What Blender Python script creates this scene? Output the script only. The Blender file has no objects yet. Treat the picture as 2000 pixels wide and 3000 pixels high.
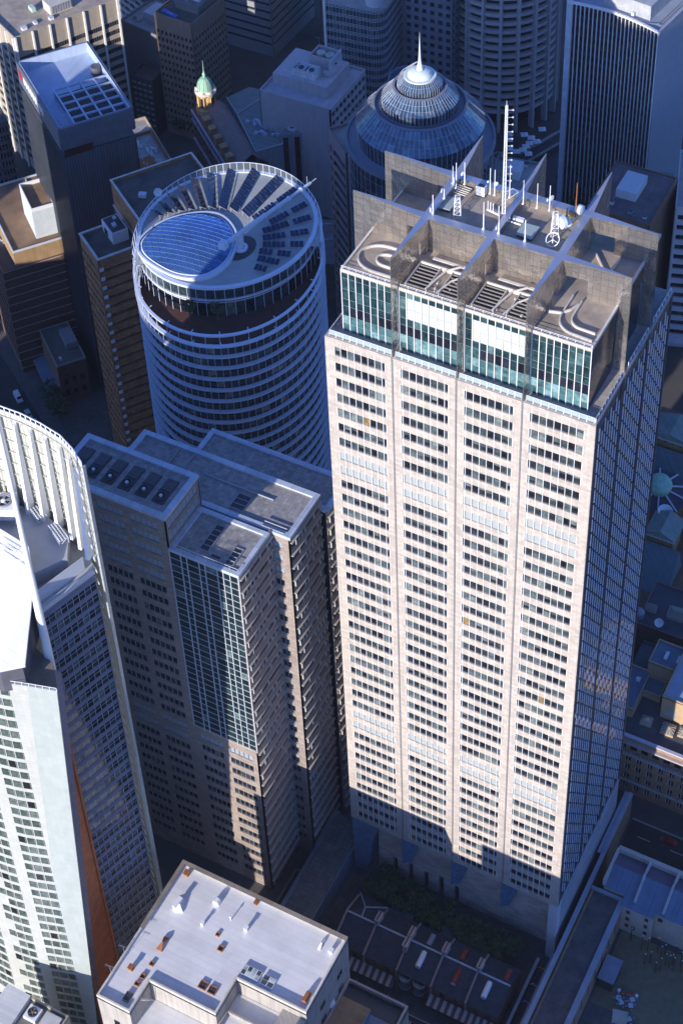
import bpy, math, random
from mathutils import Vector, Matrix
random.seed(7)
PI = math.pi
SC = bpy.context.scene
COL = SC.collection

# ---------------------------------------------------------------- camera
F_PX = 5440.0                      # focal length in pixels of a 2000 x 3000 picture
PPX, PPY = 1005.5138, 750.9728     # the picture is the lower part of a larger frame
CAM = Vector((131.0464, -224.7446, 435.1087))
CR = [Vector(r) for r in [[0.8855004, 0.4634157, -0.0336875], [0.2810459, -0.5919385, -0.7553953], [-0.370003, 0.6594351, -0.6544029]]]
cam_d = bpy.data.cameras.new('camera')
cam = bpy.data.objects.new('camera', cam_d)
COL.objects.link(cam)
cam.matrix_world = Matrix(((CR[0].x, -CR[1].x, -CR[2].x, CAM.x), (CR[0].y, -CR[1].y, -CR[2].y, CAM.y),
                           (CR[0].z, -CR[1].z, -CR[2].z, CAM.z), (0, 0, 0, 1)))
cam_d.sensor_fit = 'VERTICAL'
cam_d.sensor_height = 36.0
cam_d.lens = F_PX / 3000.0 * 36.0
cam_d.shift_x = -(PPX - 1000.0) / 3000.0
cam_d.shift_y = (PPY - 1500.0) / 3000.0
cam_d.clip_start = 1.0
cam_d.clip_end = 20000.0
SC.camera = cam

# ---------------------------------------------------------------- sun, sky, exposure
SUN_EL = math.radians(16.6)
SUN_AZ = math.radians(186.0)       # from +Y towards +X
sun_dir = Vector((math.sin(SUN_AZ) * math.cos(SUN_EL), math.cos(SUN_AZ) * math.cos(SUN_EL), math.sin(SUN_EL)))
sl = bpy.data.lights.new('sun', 'SUN')
sl.energy = 5.0
sl.angle = math.radians(0.5)
sl.color = (1.0, 0.93, 0.85)
so = bpy.data.objects.new('sun', sl)
COL.objects.link(so)
so.rotation_euler = sun_dir.to_track_quat('Z', 'Y').to_euler()
so.location = sun_dir * 900
world = bpy.data.worlds.new('World')
SC.world = world
world.use_nodes = True
wn = world.node_tree.nodes
sky = wn.new('ShaderNodeTexSky')
sky.sky_type = 'NISHITA'
sky.sun_disc = False
sky.sun_elevation = SUN_EL
sky.sun_rotation = SUN_AZ
sky.altitude = 100
sky.air_density = 1.0
sky.dust_density = 0.6
sky.ozone_density = 3.0
wn['Background'].inputs[1].default_value = 0.125
tint = wn.new('ShaderNodeMix')
tint.data_type = 'RGBA'
tint.blend_type = 'MULTIPLY'
tint.inputs[0].default_value = 1.0
tint.inputs[7].default_value = (0.58, 0.86, 1.60, 1.0)     # clear cold morning sky, camera balanced for the sun
world.node_tree.links.new(sky.outputs[0], tint.inputs[6])
world.node_tree.links.new(tint.outputs[2], wn['Background'].inputs[0])
SC.view_settings.view_transform = 'Standard'
SC.view_settings.look = 'None'
SC.view_settings.exposure = 0.42
SC.view_settings.gamma = 1.0

# ---------------------------------------------------------------- helpers
def P(u, v, z):
    """world point at height z seen at pixel (u, v) of the 2000 x 3000 photograph"""
    a, b = (u - PPX) / F_PX, (v - PPY) / F_PX
    d = CR[0] * a + CR[1] * b + CR[2]
    return CAM + d * ((z - CAM.z) / d.z)

class MB:
    def __init__(s):
        s.v, s.f, s.m, s.r = [], [], [], []
    def face(s, pts, m=0, r=None):
        n = len(s.v)
        s.v += [tuple(p) for p in pts]
        s.f.append(tuple(range(n, n + len(pts))))
        s.m.append(m)
        s.r.append(random.random() if r is None else r)
    def hexa(s, c, m=0, skip=()):
        r = random.random()
        for i, q in enumerate(((0, 3, 2, 1), (4, 5, 6, 7), (0, 1, 5, 4), (1, 2, 6, 5), (2, 3, 7, 6), (3, 0, 4, 7))):
            if i not in skip:
                s.face([c[k] for k in q], m, r)
    def box(s, x0, x1, y0, y1, z0, z1, m=0, skip=()):
        s.hexa([(x0, y0, z0), (x1, y0, z0), (x1, y1, z0), (x0, y1, z0), (x0, y0, z1), (x1, y0, z1), (x1, y1, z1), (x0, y1, z1)], m, skip)
    def fbox(s, o, u, a, b, d0, d1, z0, z1, m=0):
        """box on a facade: o start, u unit along, d outward"""
        n = (u[1], -u[0])
        def q(t, d, z): return (o[0] + u[0] * t + n[0] * d, o[1] + u[1] * t + n[1] * d, z)
        s.hexa([q(a, d1, z0), q(b, d1, z0), q(b, d0, z0), q(a, d0, z0), q(a, d1, z1), q(b, d1, z1), q(b, d0, z1), q(a, d0, z1)], m)
    def fquad(s, o, u, a, b, d, z0, z1, m=0, r=None):
        n = (u[1], -u[0])
        def q(t, z): return (o[0] + u[0] * t + n[0] * d, o[1] + u[1] * t + n[1] * d, z)
        s.face([q(a, z0), q(b, z0), q(b, z1), q(a, z1)], m, r)
    def prism(s, poly, z0, z1, m=0, mt=None, cap=True, bottom=True):
        n = len(poly)
        if cap: s.face([(x, y, z1) for x, y in poly], m if mt is None else mt)
        if bottom: s.face([(x, y, z0) for x, y in reversed(poly)], m)
        for i in range(n):
            a, b = poly[i], poly[(i + 1) % n]
            s.face([(a[0], a[1], z0), (b[0], b[1], z0), (b[0], b[1], z1), (a[0], a[1], z1)], m)
    def ring(s, poly, w, z0, z1, m=0):
        """hollow rim of thickness w inside a counter-clockwise outline"""
        ins = inset(poly, w)
        n = len(poly)
        for i in range(n):
            j = (i + 1) % n
            a, b, c, d = poly[i], poly[j], ins[j], ins[i]
            s.hexa([(a[0], a[1], z0), (b[0], b[1], z0), (c[0], c[1], z0), (d[0], d[1], z0), (a[0], a[1], z1), (b[0], b[1], z1), (c[0], c[1], z1), (d[0], d[1], z1)], m, skip=(3, 5))
    def tube(s, p, q, r, n=6, r2=None, m=0, caps=True):
        p, q = Vector(p), Vector(q)
        d = (q - p)
        if d.length < 1e-6: return
        d.normalize()
        a = d.orthogonal().normalized()
        b = d.cross(a)
        r2 = r if r2 is None else r2
        k = len(s.v)
        for i in range(n):
            t = 2 * PI * i / n
            e = a * math.cos(t) + b * math.sin(t)
            s.v.append(tuple(p + e * r)); s.v.append(tuple(q + e * r2))
        rr = random.random()
        for i in range(n):
            j = (i + 1) % n
            s.f.append((k + 2 * i, k + 2 * j, k + 2 * j + 1, k + 2 * i + 1)); s.m.append(m); s.r.append(rr)
        if caps:
            s.f.append(tuple(k + 2 * i for i in reversed(range(n)))); s.m.append(m); s.r.append(rr)
            s.f.append(tuple(k + 2 * i + 1 for i in range(n))); s.m.append(m); s.r.append(rr)
    def path(s, pts, r, n=6, m=0):
        for a, b in zip(pts, pts[1:]): s.tube(a, b, r, n, m=m)
    def lathe(s, cx, cy, prof, n=24, m=0, a0=0.0, a1=2 * PI, sx=1.0, sy=1.0, rot=0.0, rnd=None):
        """prof: list of (radius, z); closed when a full turn"""
        full = abs(a1 - a0 - 2 * PI) < 1e-6
        c, w = math.cos(rot), math.sin(rot)
        def q(r, z, t):
            x, y = r * sx * math.cos(t), r * sy * math.sin(t)
            return (cx + x * c - y * w, cy + x * w + y * c, z)
        for i in range(n):
            t0, t1 = a0 + (a1 - a0) * i / n, a0 + (a1 - a0) * (i + 1) / n
            for j in range(len(prof) - 1):
                (r0, z0), (r1, z1) = prof[j], prof[j + 1]
                pts = [q(r0, z0, t0), q(r0, z0, t1), q(r1, z1, t1), q(r1, z1, t0)]
                if r0 < 1e-6: pts = [pts[0], pts[2], pts[3]]
                elif r1 < 1e-6: pts = pts[:3]
                s.face(pts, m, rnd)
    def sphere(s, c, r, n=10, m=0, sz=1.0):
        k = n // 2
        s.lathe(c[0], c[1], [(r * math.sin(PI * j / k) if 0 < j < k else 0.0, c[2] - r * sz * math.cos(PI * j / k)) for j in range(k + 1)], n, m)
    def build(s, name, mats, parent=None, smooth=False):
        me = bpy.data.meshes.new(name)
        me.from_pydata(s.v, [], s.f)
        if not isinstance(mats, (list, tuple)): mats = [mats]
        for m in mats: me.materials.append(m)
        me.polygons.foreach_set('material_index', s.m)
        at = me.attributes.new('rnd', 'FLOAT', 'FACE')
        at.data.foreach_set('value', s.r)
        if smooth: me.polygons.foreach_set('use_smooth', [True] * len(s.f))
        me.update()
        o = bpy.data.objects.new(name, me)
        COL.objects.link(o)
        if parent is not None: o.parent = parent
        return o

def inset(poly, w):
    n = len(poly); out = []
    for i in range(n):
        p0, p1, p2 = Vector(poly[i - 1]), Vector(poly[i]), Vector(poly[(i + 1) % n])
        d0, d1 = (p1 - p0).normalized(), (p2 - p1).normalized()
        n0, n1 = Vector((-d0.y, d0.x)), Vector((-d1.y, d1.x))
        b = (n0 + n1); k = max(0.25, (1 + n0.dot(n1)))
        out.append(tuple(p1 + b * (w / k)))
    return out

def tag(o, label=None, cat=None, group=None, kind=None):
    if label: o['label'] = label
    if cat: o['category'] = cat
    if group: o['group'] = group
    if kind: o['kind'] = kind
    return o

def root(name, label, cat, loc=(0, 0, 0), rz=0.0, group=None):
    o = bpy.data.objects.new(name, None)
    o.empty_display_size = 0.5
    COL.objects.link(o)
    o.location = loc; o.rotation_euler = (0, 0, rz)
    return tag(o, label, cat, group)

def dup(src, loc, rz=0.0, label=None, scale=None):
    kids = [c for c in COL.objects if c.parent == src]
    r = src.copy(); COL.objects.link(r); r.location = loc; r.rotation_euler = (0, 0, rz)
    if scale: r.scale = scale
    if label: r['label'] = label
    for ch in kids:
        c = ch.copy(); COL.objects.link(c); c.parent = r
        for g in [g for g in COL.objects if g.parent == ch]:
            d = g.copy(); COL.objects.link(d); d.parent = c
    return r

# ---------------------------------------------------------------- materials
MT = {}
def _base(name):
    m = bpy.data.materials.new(name); m.use_nodes = True
    nt = m.node_tree
    return m, nt, nt.nodes['Principled BSDF'], nt.nodes, nt.links

def _math(nt, op, a, b=None):
    n = nt.nodes.new('ShaderNodeMath'); n.operation = op
    for i, x in enumerate((a, b)):
        if x is None: continue
        if isinstance(x, (int, float)): n.inputs[i].default_value = x
        else: nt.links.new(x, n.inputs[i])
    return n.outputs[0]

def _mix(nt, fac, a, b, mode='MIX'):
    n = nt.nodes.new('ShaderNodeMix'); n.data_type = 'RGBA'; n.blend_type = mode
    for i, x in ((0, fac), (6, a), (7, b)):
        if isinstance(x, (int, float)): n.inputs[i].default_value = x
        elif isinstance(x, (tuple, list)): n.inputs[i].default_value = (*x[:3], 1)
        else: nt.links.new(x, n.inputs[i])
    return n.outputs[2]

def wallcoord(nt, horizontal=False):
    tc = nt.nodes.new('ShaderNodeTexCoord')
    if horizontal: return tc.outputs['Object']
    sp = nt.nodes.new('ShaderNodeSeparateXYZ'); nt.links.new(tc.outputs['Object'], sp.inputs[0])
    cb = nt.nodes.new('ShaderNodeCombineXYZ')
    nt.links.new(_math(nt, 'ADD', sp.outputs[0], sp.outputs[1]), cb.inputs[0])
    nt.links.new(sp.outputs[2], cb.inputs[1])
    return cb.outputs[0]

def solid(name, col, rough=0.75, metal=0.0, var=0.18, scale=0.35, tile=None, joint=0.55, tvar=0.12, flat=False, streak=0.0, spec=0.4, bump=0.0, rvar=0.0):
    """plain finish with stains; optional tiles/panels (w, h); streak: weather marks running down"""
    if name in MT: return MT[name]
    m, nt, b, N, L = _base(name)
    tc = N.new('ShaderNodeTexCoord')
    nz = N.new('ShaderNodeTexNoise'); nz.inputs['Scale'].default_value = scale; nz.inputs['Detail'].default_value = 7; nz.inputs['Roughness'].default_value = 0.65
    L.new(tc.outputs['Object'], nz.inputs[0])
    dark = tuple(c * (1 - var) for c in col); lite = tuple(min(1, c * (1 + var)) for c in col)
    rp = N.new('ShaderNodeMapRange'); rp.inputs[1].default_value = 0.3; rp.inputs[2].default_value = 0.7
    L.new(nz.outputs[0], rp.inputs[0])
    c = _mix(nt, rp.outputs[0], dark, lite)
    if tile:
        br = N.new('ShaderNodeTexBrick')
        br.inputs['Scale'].default_value = 1.0
        br.inputs['Brick Width'].default_value = tile[0]; br.inputs['Row Height'].default_value = tile[1]
        br.inputs['Mortar Size'].default_value = tile[2] if len(tile) > 2 else 0.03
        br.inputs['Mortar Smooth'].default_value = 0.2; br.offset = tile[3] if len(tile) > 3 else 0.5
        br.inputs['Color1'].default_value = (1 - tvar,) * 3 + (1,)
        br.inputs['Color2'].default_value = (1 + tvar, 1 + tvar * 0.9, 1 + tvar * 0.75, 1)
        br.inputs['Mortar'].default_value = (joint, joint, joint, 1)
        L.new(wallcoord(nt, flat), br.inputs['Vector'])
        c = _mix(nt, 1.0, c, br.outputs['Color'], 'MULTIPLY')
    if streak:
        mp = N.new('ShaderNodeMapping'); mp.inputs['Scale'].default_value = (1.3, 0.05, 1)
        n2 = N.new('ShaderNodeTexNoise'); n2.inputs['Scale'].default_value = 1.0; n2.inputs['Detail'].default_value = 6
        L.new(wallcoord(nt), mp.inputs[0]); L.new(mp.outputs[0], n2.inputs[0])
        r2 = N.new('ShaderNodeMapRange'); r2.inputs[1].default_value = 0.42; r2.inputs[2].default_value = 0.75; r2.inputs[3].default_value = 1.0; r2.inputs[4].default_value = 1 - streak
        L.new(n2.outputs[0], r2.inputs[0])
        c = _mix(nt, 1.0, c, r2.outputs[0], 'MULTIPLY')
    L.new(c, b.inputs['Base Color'])
    b.inputs['Roughness'].default_value = rough; b.inputs['Metallic'].default_value = metal
    b.inputs['Specular IOR Level'].default_value = spec
    if rvar:
        r3 = N.new('ShaderNodeMapRange'); r3.inputs[3].default_value = rough - rvar; r3.inputs[4].default_value = rough + rvar
        L.new(nz.outputs[0], r3.inputs[0]); L.new(r3.outputs[0], b.inputs['Roughness'])
    if bump:
        bp = N.new('ShaderNodeBump'); bp.inputs['Strength'].default_value = bump; bp.inputs['Distance'].default_value = 0.3
        n4 = N.new('ShaderNodeTexNoise'); n4.inputs['Scale'].default_value = 0.6; n4.inputs['Detail'].default_value = 3
        L.new(tc.outputs['Object'], n4.inputs[0]); L.new(n4.outputs[0], bp.inputs['Height']); L.new(bp.outputs[0], b.inputs['Normal'])
    MT[name] = m
    return m

def glass(name, cols, rough=0.06, spec=0.6, metal=0.0, wav=0.15):
    """panes: each pane (face) picks one of cols [(pos, rgb)...] through its own random number"""
    if name in MT: return MT[name]
    m, nt, b, N, L = _base(name)
    at = N.new('ShaderNodeAttribute'); at.attribute_name = 'rnd'
    oi = N.new('ShaderNodeObjectInfo')
    wn_ = N.new('ShaderNodeTexWhiteNoise'); wn_.noise_dimensions = '2D'
    cb = N.new('ShaderNodeCombineXYZ'); L.new(at.outputs['Fac'], cb.inputs[0]); L.new(oi.outputs['Random'], cb.inputs[1])
    L.new(cb.outputs[0], wn_.inputs['Vector'])
    rp = N.new('ShaderNodeValToRGB'); rp.color_ramp.interpolation = 'CONSTANT'
    e = rp.color_ramp.elements
    while len(e) < len(cols): e.new(0.5)
    for el, (p, c) in zip(e, cols): el.position = p; el.color = (*c, 1)
    L.new(wn_.outputs['Value'], rp.inputs[0])
    c = rp.outputs[0]
    # interiors: soft uneven lightness inside each pane
    tc = N.new('ShaderNodeTexCoord')
    nz = N.new('ShaderNodeTexNoise'); nz.inputs['Scale'].default_value = 0.9; nz.inputs['Detail'].default_value = 4
    L.new(tc.outputs['Object'], nz.inputs[0])
    r2 = N.new('ShaderNodeMapRange'); r2.inputs[1].default_value = 0.3; r2.inputs[2].default_value = 0.7; r2.inputs[3].default_value = 0.55; r2.inputs[4].default_value = 1.45
    L.new(nz.outputs[0], r2.inputs[0])
    c = _mix(nt, 1.0, c, r2.outputs[0], 'MULTIPLY')
    L.new(c, b.inputs['Base Color'])
    b.inputs['Roughness'].default_value = rough; b.inputs['Specular IOR Level'].default_value = spec; b.inputs['Metallic'].default_value = metal
    if wav:
        bp = N.new('ShaderNodeBump'); bp.inputs['Strength'].default_value = wav; bp.inputs['Distance'].default_value = 0.05
        n4 = N.new('ShaderNodeTexNoise'); n4.inputs['Scale'].default_value = 0.45; n4.inputs['Detail'].default_value = 1
        L.new(tc.outputs['Object'], n4.inputs[0]); L.new(n4.outputs[0], bp.inputs['Height']); L.new(bp.outputs[0], b.inputs['Normal'])
    MT[name] = m
    return m

# ---------------------------------------------------------------- windows and facades
WCAP = 100
def splits(w, n):
    return [w * i / n for i in range(n + 1)] if isinstance(n, int) else [0.0, *n, w]
def win_mesh(name, w, h, n, mats, mw=0.09, sub=0, md=0.14, blinds=False):
    """one window: n panes side by side (random number per pane) with mullions; origin lower left, faces -Y"""
    b = MB()
    sp = splits(w, n)
    for p, q in zip(sp, sp[1:]):
        b.fquad((0, 0), (1, 0), p, q, 0, 0, h, 0)
        if blinds and random.random() < 0.4:      # a roller blind part way down
            b.fquad((0, 0), (1, 0), p + .02, q - .02, 0.012, h * random.choice((.35, .5, .62, .75)), h - .01, 2)
    for x in sp:
        x = min(max(x, mw / 2), w - mw / 2)
        b.box(x - mw / 2, x + mw / 2, -md, -0.003, 0, h, 1)
    for k in range(sub):
        z = h * (k + 1) / (sub + 1)
        b.box(0, w, -md * 0.6, -0.004, z - mw / 2, z + mw / 2, 1)
    o = b.build(name, mats); me = o.data
    bpy.data.objects.remove(o)
    return me

class Facade:
    """collects the wall of one building and hangs its windows on it"""
    def __init__(s, rt, wall_mats, win_mats, name='window'):
        s.rt, s.wm, s.mats, s.name = rt, wall_mats, win_mats, name
        s.wall = MB(); s.todo = []; s.cache = {}; s.alt = None
    def panel(s, o, u, L, z0, z1, rows, bays, t=0.3, npan=4, m=0, mw=0.09, sub=0, md=0.14, mwin=None, pier_d=0.0, span_m=None):
        """rows [(zb, zt)] bottom to top or any order, bays [(a, b)] or [(a, b, npanes)] left to right"""
        W = s.wall
        bays = sorted(bays); rows = sorted(rows)
        x = 0.0
        for bb in bays + [(L, L)]:
            if bb[0] - x > 1e-3: W.fbox(o, u, x, bb[0], -t, pier_d, z0, z1, m)
            x = bb[1]
        for bb in bays:
            z = z0
            for (zb, zt) in rows + [(z1, z1)]:
                if zb - z > 1e-3: W.fbox(o, u, bb[0], bb[1], -t, 0, z, zb, m if span_m is None else span_m)
                z = zt
        for (zb, zt) in reversed(rows):
            for bb in bays:
                s.todo.append((o, u, bb[0], bb[1], bb[2] if len(bb) > 2 else npan, -t + 0.02, zb, zt, mw, sub, md, mwin))
    def finish(s, wall_name='wall', sort=None, cap=WCAP):
        w = s.wall.build(wall_name, s.wm, s.rt)
        todo = s.todo if sort is None else sorted(s.todo, key=sort)
        rest = MB()
        for i, (o, u, a, b, n, d, zb, zt, mw, sub, md, mwin) in enumerate(todo):
            if i < cap:
                bl = len(s.mats) > 2 and mwin is None
                key = (round(b - a, 2), round(zt - zb, 2), n, mw, sub, md, mwin, (i * 7) % 9 if bl else 0)
                if key not in s.cache: s.cache[key] = win_mesh(s.name, b - a, zt - zb, n, s.mats if mwin is None else mwin, mw, sub, md, bl)
                ob = bpy.data.objects.new(s.name, s.cache[key]); COL.objects.link(ob); ob.parent = s.rt
                nn = (u[1], -u[0])
                ob.location = (o[0] + u[0] * a + nn[0] * d, o[1] + u[1] * a + nn[1] * d, zb)
                ob.rotation_euler = (0, 0, math.atan2(u[1], u[0]))
            else:
                k2 = 0 if mwin is None else len(s.mats)
                sp = splits(b - a, n)
                for p, q in zip(sp, sp[1:]):
                    rest.fquad(o, u, a + p, a + q, d, zb, zt, k2)
                for x in sp:
                    x = min(max(a + x, a + mw / 2), b - mw / 2)
                    rest.fbox(o, u, x - mw / 2, x + mw / 2, d + 0.003, d + md, zb, zt, 1)
        if rest.f:
            tag(rest.build(s.name, list(s.mats) + ([s.alt] if s.alt else []), s.rt), kind='stuff')
        return w

def floors(ztop, n, fh, wh):
    """n windows of height wh hung at spacing fh, heads starting at ztop"""
    return [(ztop - fh * i - wh, ztop - fh * i) for i in range(n)]
def evenly(L, n, pier, edge=None):
    edge = pier if edge is None else edge
    w = (L - 2 * edge - (n - 1) * pier) / n
    return [(edge + i * (w + pier), edge + i * (w + pier) + w) for i in range(n)]

# ---------------------------------------------------------------- palette
STONE = solid('pale stone cladding', (0.455, 0.40, 0.35), 0.7, var=0.07, scale=0.15, tile=(1.48, 0.70, 0.03), joint=0.68, tvar=0.13, streak=0.14)
STONE2 = solid('brown granite cladding', (0.30, 0.25, 0.22), 0.6, var=0.10, scale=0.2, tile=(1.4, 0.7, 0.03), joint=0.6, tvar=0.16)
STONE3 = solid('sandstone podium blocks', (0.50, 0.45, 0.40), 0.8, var=0.12, scale=0.25, tile=(2.4, 1.1, 0.04), joint=0.6, tvar=0.18)
WHITE = solid('white painted metal', (0.78, 0.78, 0.78), 0.45, var=0.05)
PALE = solid('pale grey metal', (0.55, 0.57, 0.60), 0.5, var=0.06)
GREYM = solid('grey metal', (0.28, 0.29, 0.31), 0.5, var=0.1)
DARKM = solid('dark metal', (0.05, 0.052, 0.06), 0.5, var=0.15)
CONC = solid('weathered concrete', (0.36, 0.34, 0.31), 0.85, var=0.2, scale=0.3, streak=0.2)
CONCD = solid('dark concrete', (0.16, 0.155, 0.15), 0.85, var=0.25, scale=0.3)
ROOFB = solid('brown gravel roof', (0.36, 0.30, 0.235), 0.95, var=0.3, scale=0.22, bump=0.3)
ROOFG = solid('grey pebble roof', (0.30, 0.285, 0.27), 0.95, var=0.22, scale=0.5, tile=(0.9, 0.9, 0.05, 0.0), flat=True, joint=0.8, tvar=0.2)
ROOFD = solid('dark membrane roof', (0.10, 0.085, 0.075), 0.85, var=0.35, scale=0.18)
ROOFBL = solid('pale blue grey membrane roof', (0.30, 0.34, 0.40), 0.6, var=0.14, scale=0.25)
ROOFBD = solid('slate blue membrane roof', (0.11, 0.15, 0.20), 0.7, var=0.2, scale=0.3)
TERRA = solid('terracotta panels', (0.50, 0.15, 0.05), 0.75, var=0.15, scale=0.4, tile=(1.6, 1.4, 0.03), joint=0.6)
STEEL = solid('brushed steel panels', (0.62, 0.575, 0.52), 0.2, metal=0.85, var=0.14, scale=0.12, tile=(1.5, 1.5, 0.035, 0.0), joint=0.4, tvar=0.08, rvar=0.08, spec=0.5, bump=0.9)
STEELT = solid('brushed steel capping', (0.52, 0.53, 0.56), 0.4, metal=0.7, var=0.1, scale=0.3)
GREENR = solid('oxidised copper', (0.30, 0.50, 0.36), 0.7, var=0.22, scale=0.8)
SLATE = solid('slate roof', (0.042, 0.052, 0.072), 0.7, var=0.3, scale=0.8, tile=(0.5, 0.35, 0.03), joint=0.6, flat=True)
BRICK = solid('brown brick', (0.20, 0.115, 0.075), 0.85, var=0.2, scale=0.3, tile=(0.9, 0.35, 0.04), joint=0.75, tvar=0.15)
BRICKO = solid('orange sandstone', (0.42, 0.25, 0.12), 0.85, var=0.2, scale=0.3, tile=(1.4, 0.6, 0.04), joint=0.65)
CREAM = solid('cream render', (0.56, 0.52, 0.44), 0.85, var=0.1, scale=0.4, streak=0.12)
LOUV = solid('pale louvre panels', (0.33, 0.355, 0.35), 0.45, var=0.05)
FROST = solid('white frosted glass panels', (0.47, 0.49, 0.49), 0.25, var=0.04, spec=0.6)
WIN = glass('office window glass', [(0.0, (0.010, 0.012, 0.016)), (0.34, (0.020, 0.026, 0.030)), (0.58, (0.040, 0.055, 0.058)), (0.78, (0.075, 0.10, 0.10)), (0.93, (0.14, 0.17, 0.16)), (0.996, (0.25, 0.16, 0.06))])
WIND = glass('dark window glass', [(0.0, (0.008, 0.010, 0.016)), (0.5, (0.016, 0.022, 0.034)), (0.85, (0.045, 0.055, 0.065)), (0.97, (0.14, 0.14, 0.12))])
WING = glass('green tinted curtain glass', [(0.0, (0.012, 0.034, 0.040)), (0.45, (0.020, 0.052, 0.058)), (0.8, (0.035, 0.080, 0.085)), (0.94, (0.09, 0.16, 0.16))], rough=0.05, spec=0.7)
WINB = glass('blue reflective glass', [(0.0, (0.09, 0.17, 0.30)), (0.4, (0.12, 0.22, 0.37)), (0.75, (0.16, 0.27, 0.43))], rough=0.05, spec=0.8, metal=0.55)
WINS = glass('black bronze glass', [(0.0, (0.010, 0.012, 0.020)), (0.6, (0.018, 0.022, 0.032)), (0.9, (0.03, 0.034, 0.045))], rough=0.12, spec=0.6)
SOLAR = glass('photovoltaic cells', [(0.0, (0.012, 0.028, 0.075)), (0.5, (0.016, 0.036, 0.095)), (0.9, (0.030, 0.048, 0.09))], rough=0.15, spec=0.5)
BAL = solid('balustrade glass', (0.32, 0.40, 0.42), 0.08, var=0.05, spec=0.7)
ASPH = solid('asphalt', (0.050, 0.048, 0.047), 0.9, var=0.3, scale=0.15)
PAVE = solid('granite paving', (0.105, 0.095, 0.088), 0.85, var=0.2, scale=0.2, tile=(1.2, 1.2, 0.05, 0.0), flat=True, joint=0.7)
LINE = solid('road paint', (0.55, 0.55, 0.53), 0.7, var=0.2, scale=1.5)
BARK = solid('tree bark', (0.09, 0.065, 0.045), 0.9, var=0.3, scale=2)
def leafmat(name, lo, hi):
    if name in MT: return MT[name]
    m, nt, b, N, L = _base(name)
    at = N.new('ShaderNodeAttribute'); at.attribute_name = 'rnd'
    L.new(_mix(nt, at.outputs['Fac'], lo, hi), b.inputs['Base Color']); b.inputs['Roughness'].default_value = 0.7
    MT[name] = m
    return m
LEAF = leafmat('green leaves', (0.022, 0.045, 0.014), (0.075, 0.115, 0.038))
RUST = solid('rusted steel', (0.30, 0.115, 0.04), 0.9, var=0.4, scale=2.5)
WROOF = solid('pale sheet roofing', (0.70, 0.69, 0.67), 0.5, var=0.10, scale=0.16, tile=(60.0, 1.4, 0.04, 0.0), joint=0.84, tvar=0.05, flat=True)
REDB = solid('red painted iron', (0.25, 0.035, 0.025), 0.6, var=0.2, scale=1)

# ---------------------------------------------------------------- setting: ground, streets
def sheet(name, poly, z, m, kind='structure'):
    b = MB(); b.face([(x, y, z) for x, y in poly]); return tag(b.build(name, m), kind=kind)
sheet('ground', [(-6000, -6000), (6000, -6000), (6000, 6000), (-6000, 6000)], 0.0, solid('city ground', (0.085, 0.078, 0.072), 0.9, var=0.3, scale=0.05))
sheet('road', [(-60, -41), (140, -41), (140, -29), (-60, -29)], 0.02, ASPH)
sheet('road', [(59, 31.5), (200, 31.5), (200, 45.5), (59, 45.5)], 0.02, ASPH)
ca, sa = math.cos(math.radians(-33)), math.sin(math.radians(-33))
def rot33(o, a, b): return (o[0] + a * ca - b * sa, o[1] + a * sa + b * ca)
o33 = (-179.0, 104.0)
sheet('road', [rot33(o33, -40, -13), rot33(o33, 42, -13), rot33(o33, 42, 2.5), rot33(o33, -40, 2.5)], 0.02, ASPH)
sheet('pavement', [rot33(o33, -40, 2.5), rot33(o33, 42, 2.5), rot33(o33, 42, 26), rot33(o33, -40, 26)], 0.12, PAVE)
sheet('forecourt_paving', [(-30, -28.5), (59, -28.5), (59, 40), (-30, 40)], 0.03, PAVE)
sheet('plaza_paving', [(67.5, -45), (110, -45), (110, 2), (67.5, 2)], 0.03, solid('plaza paving', (0.13, 0.12, 0.115), 0.85, var=0.2, scale=0.2, tile=(1.6, 1.6, 0.06, 0.0), flat=True, joint=0.6, tvar=0.2))
sheet('gravel_court', [(68.0, -6), (90, -6), (90, 15), (68.0, 15)], 0.05, solid('yellow gravel', (0.22, 0.17, 0.10), 0.95, var=0.2, scale=0.6))
b = MB()
for i in range(14):
    b.box(62 + i * 9, 65.5 + i * 9, 35.9, 36.1, 0.03, 0.045); b.box(62 + i * 9, 65.5 + i * 9, 41.2, 41.4, 0.03, 0.045)
tag(b.build('lane_marking', LINE), kind='structure')
b = MB()
for y0, y1 in ((30.9, 31.5), (45.5, 46.0)): b.box(59, 200, y0, y1, 0, 0.15)
for y0, y1 in ((-41.3, -41.0), (-29.0, -28.7)): b.box(-60, 140, y0, y1, 0, 0.15)
tag(b.build('kerb', CONC), kind='structure')

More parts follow.
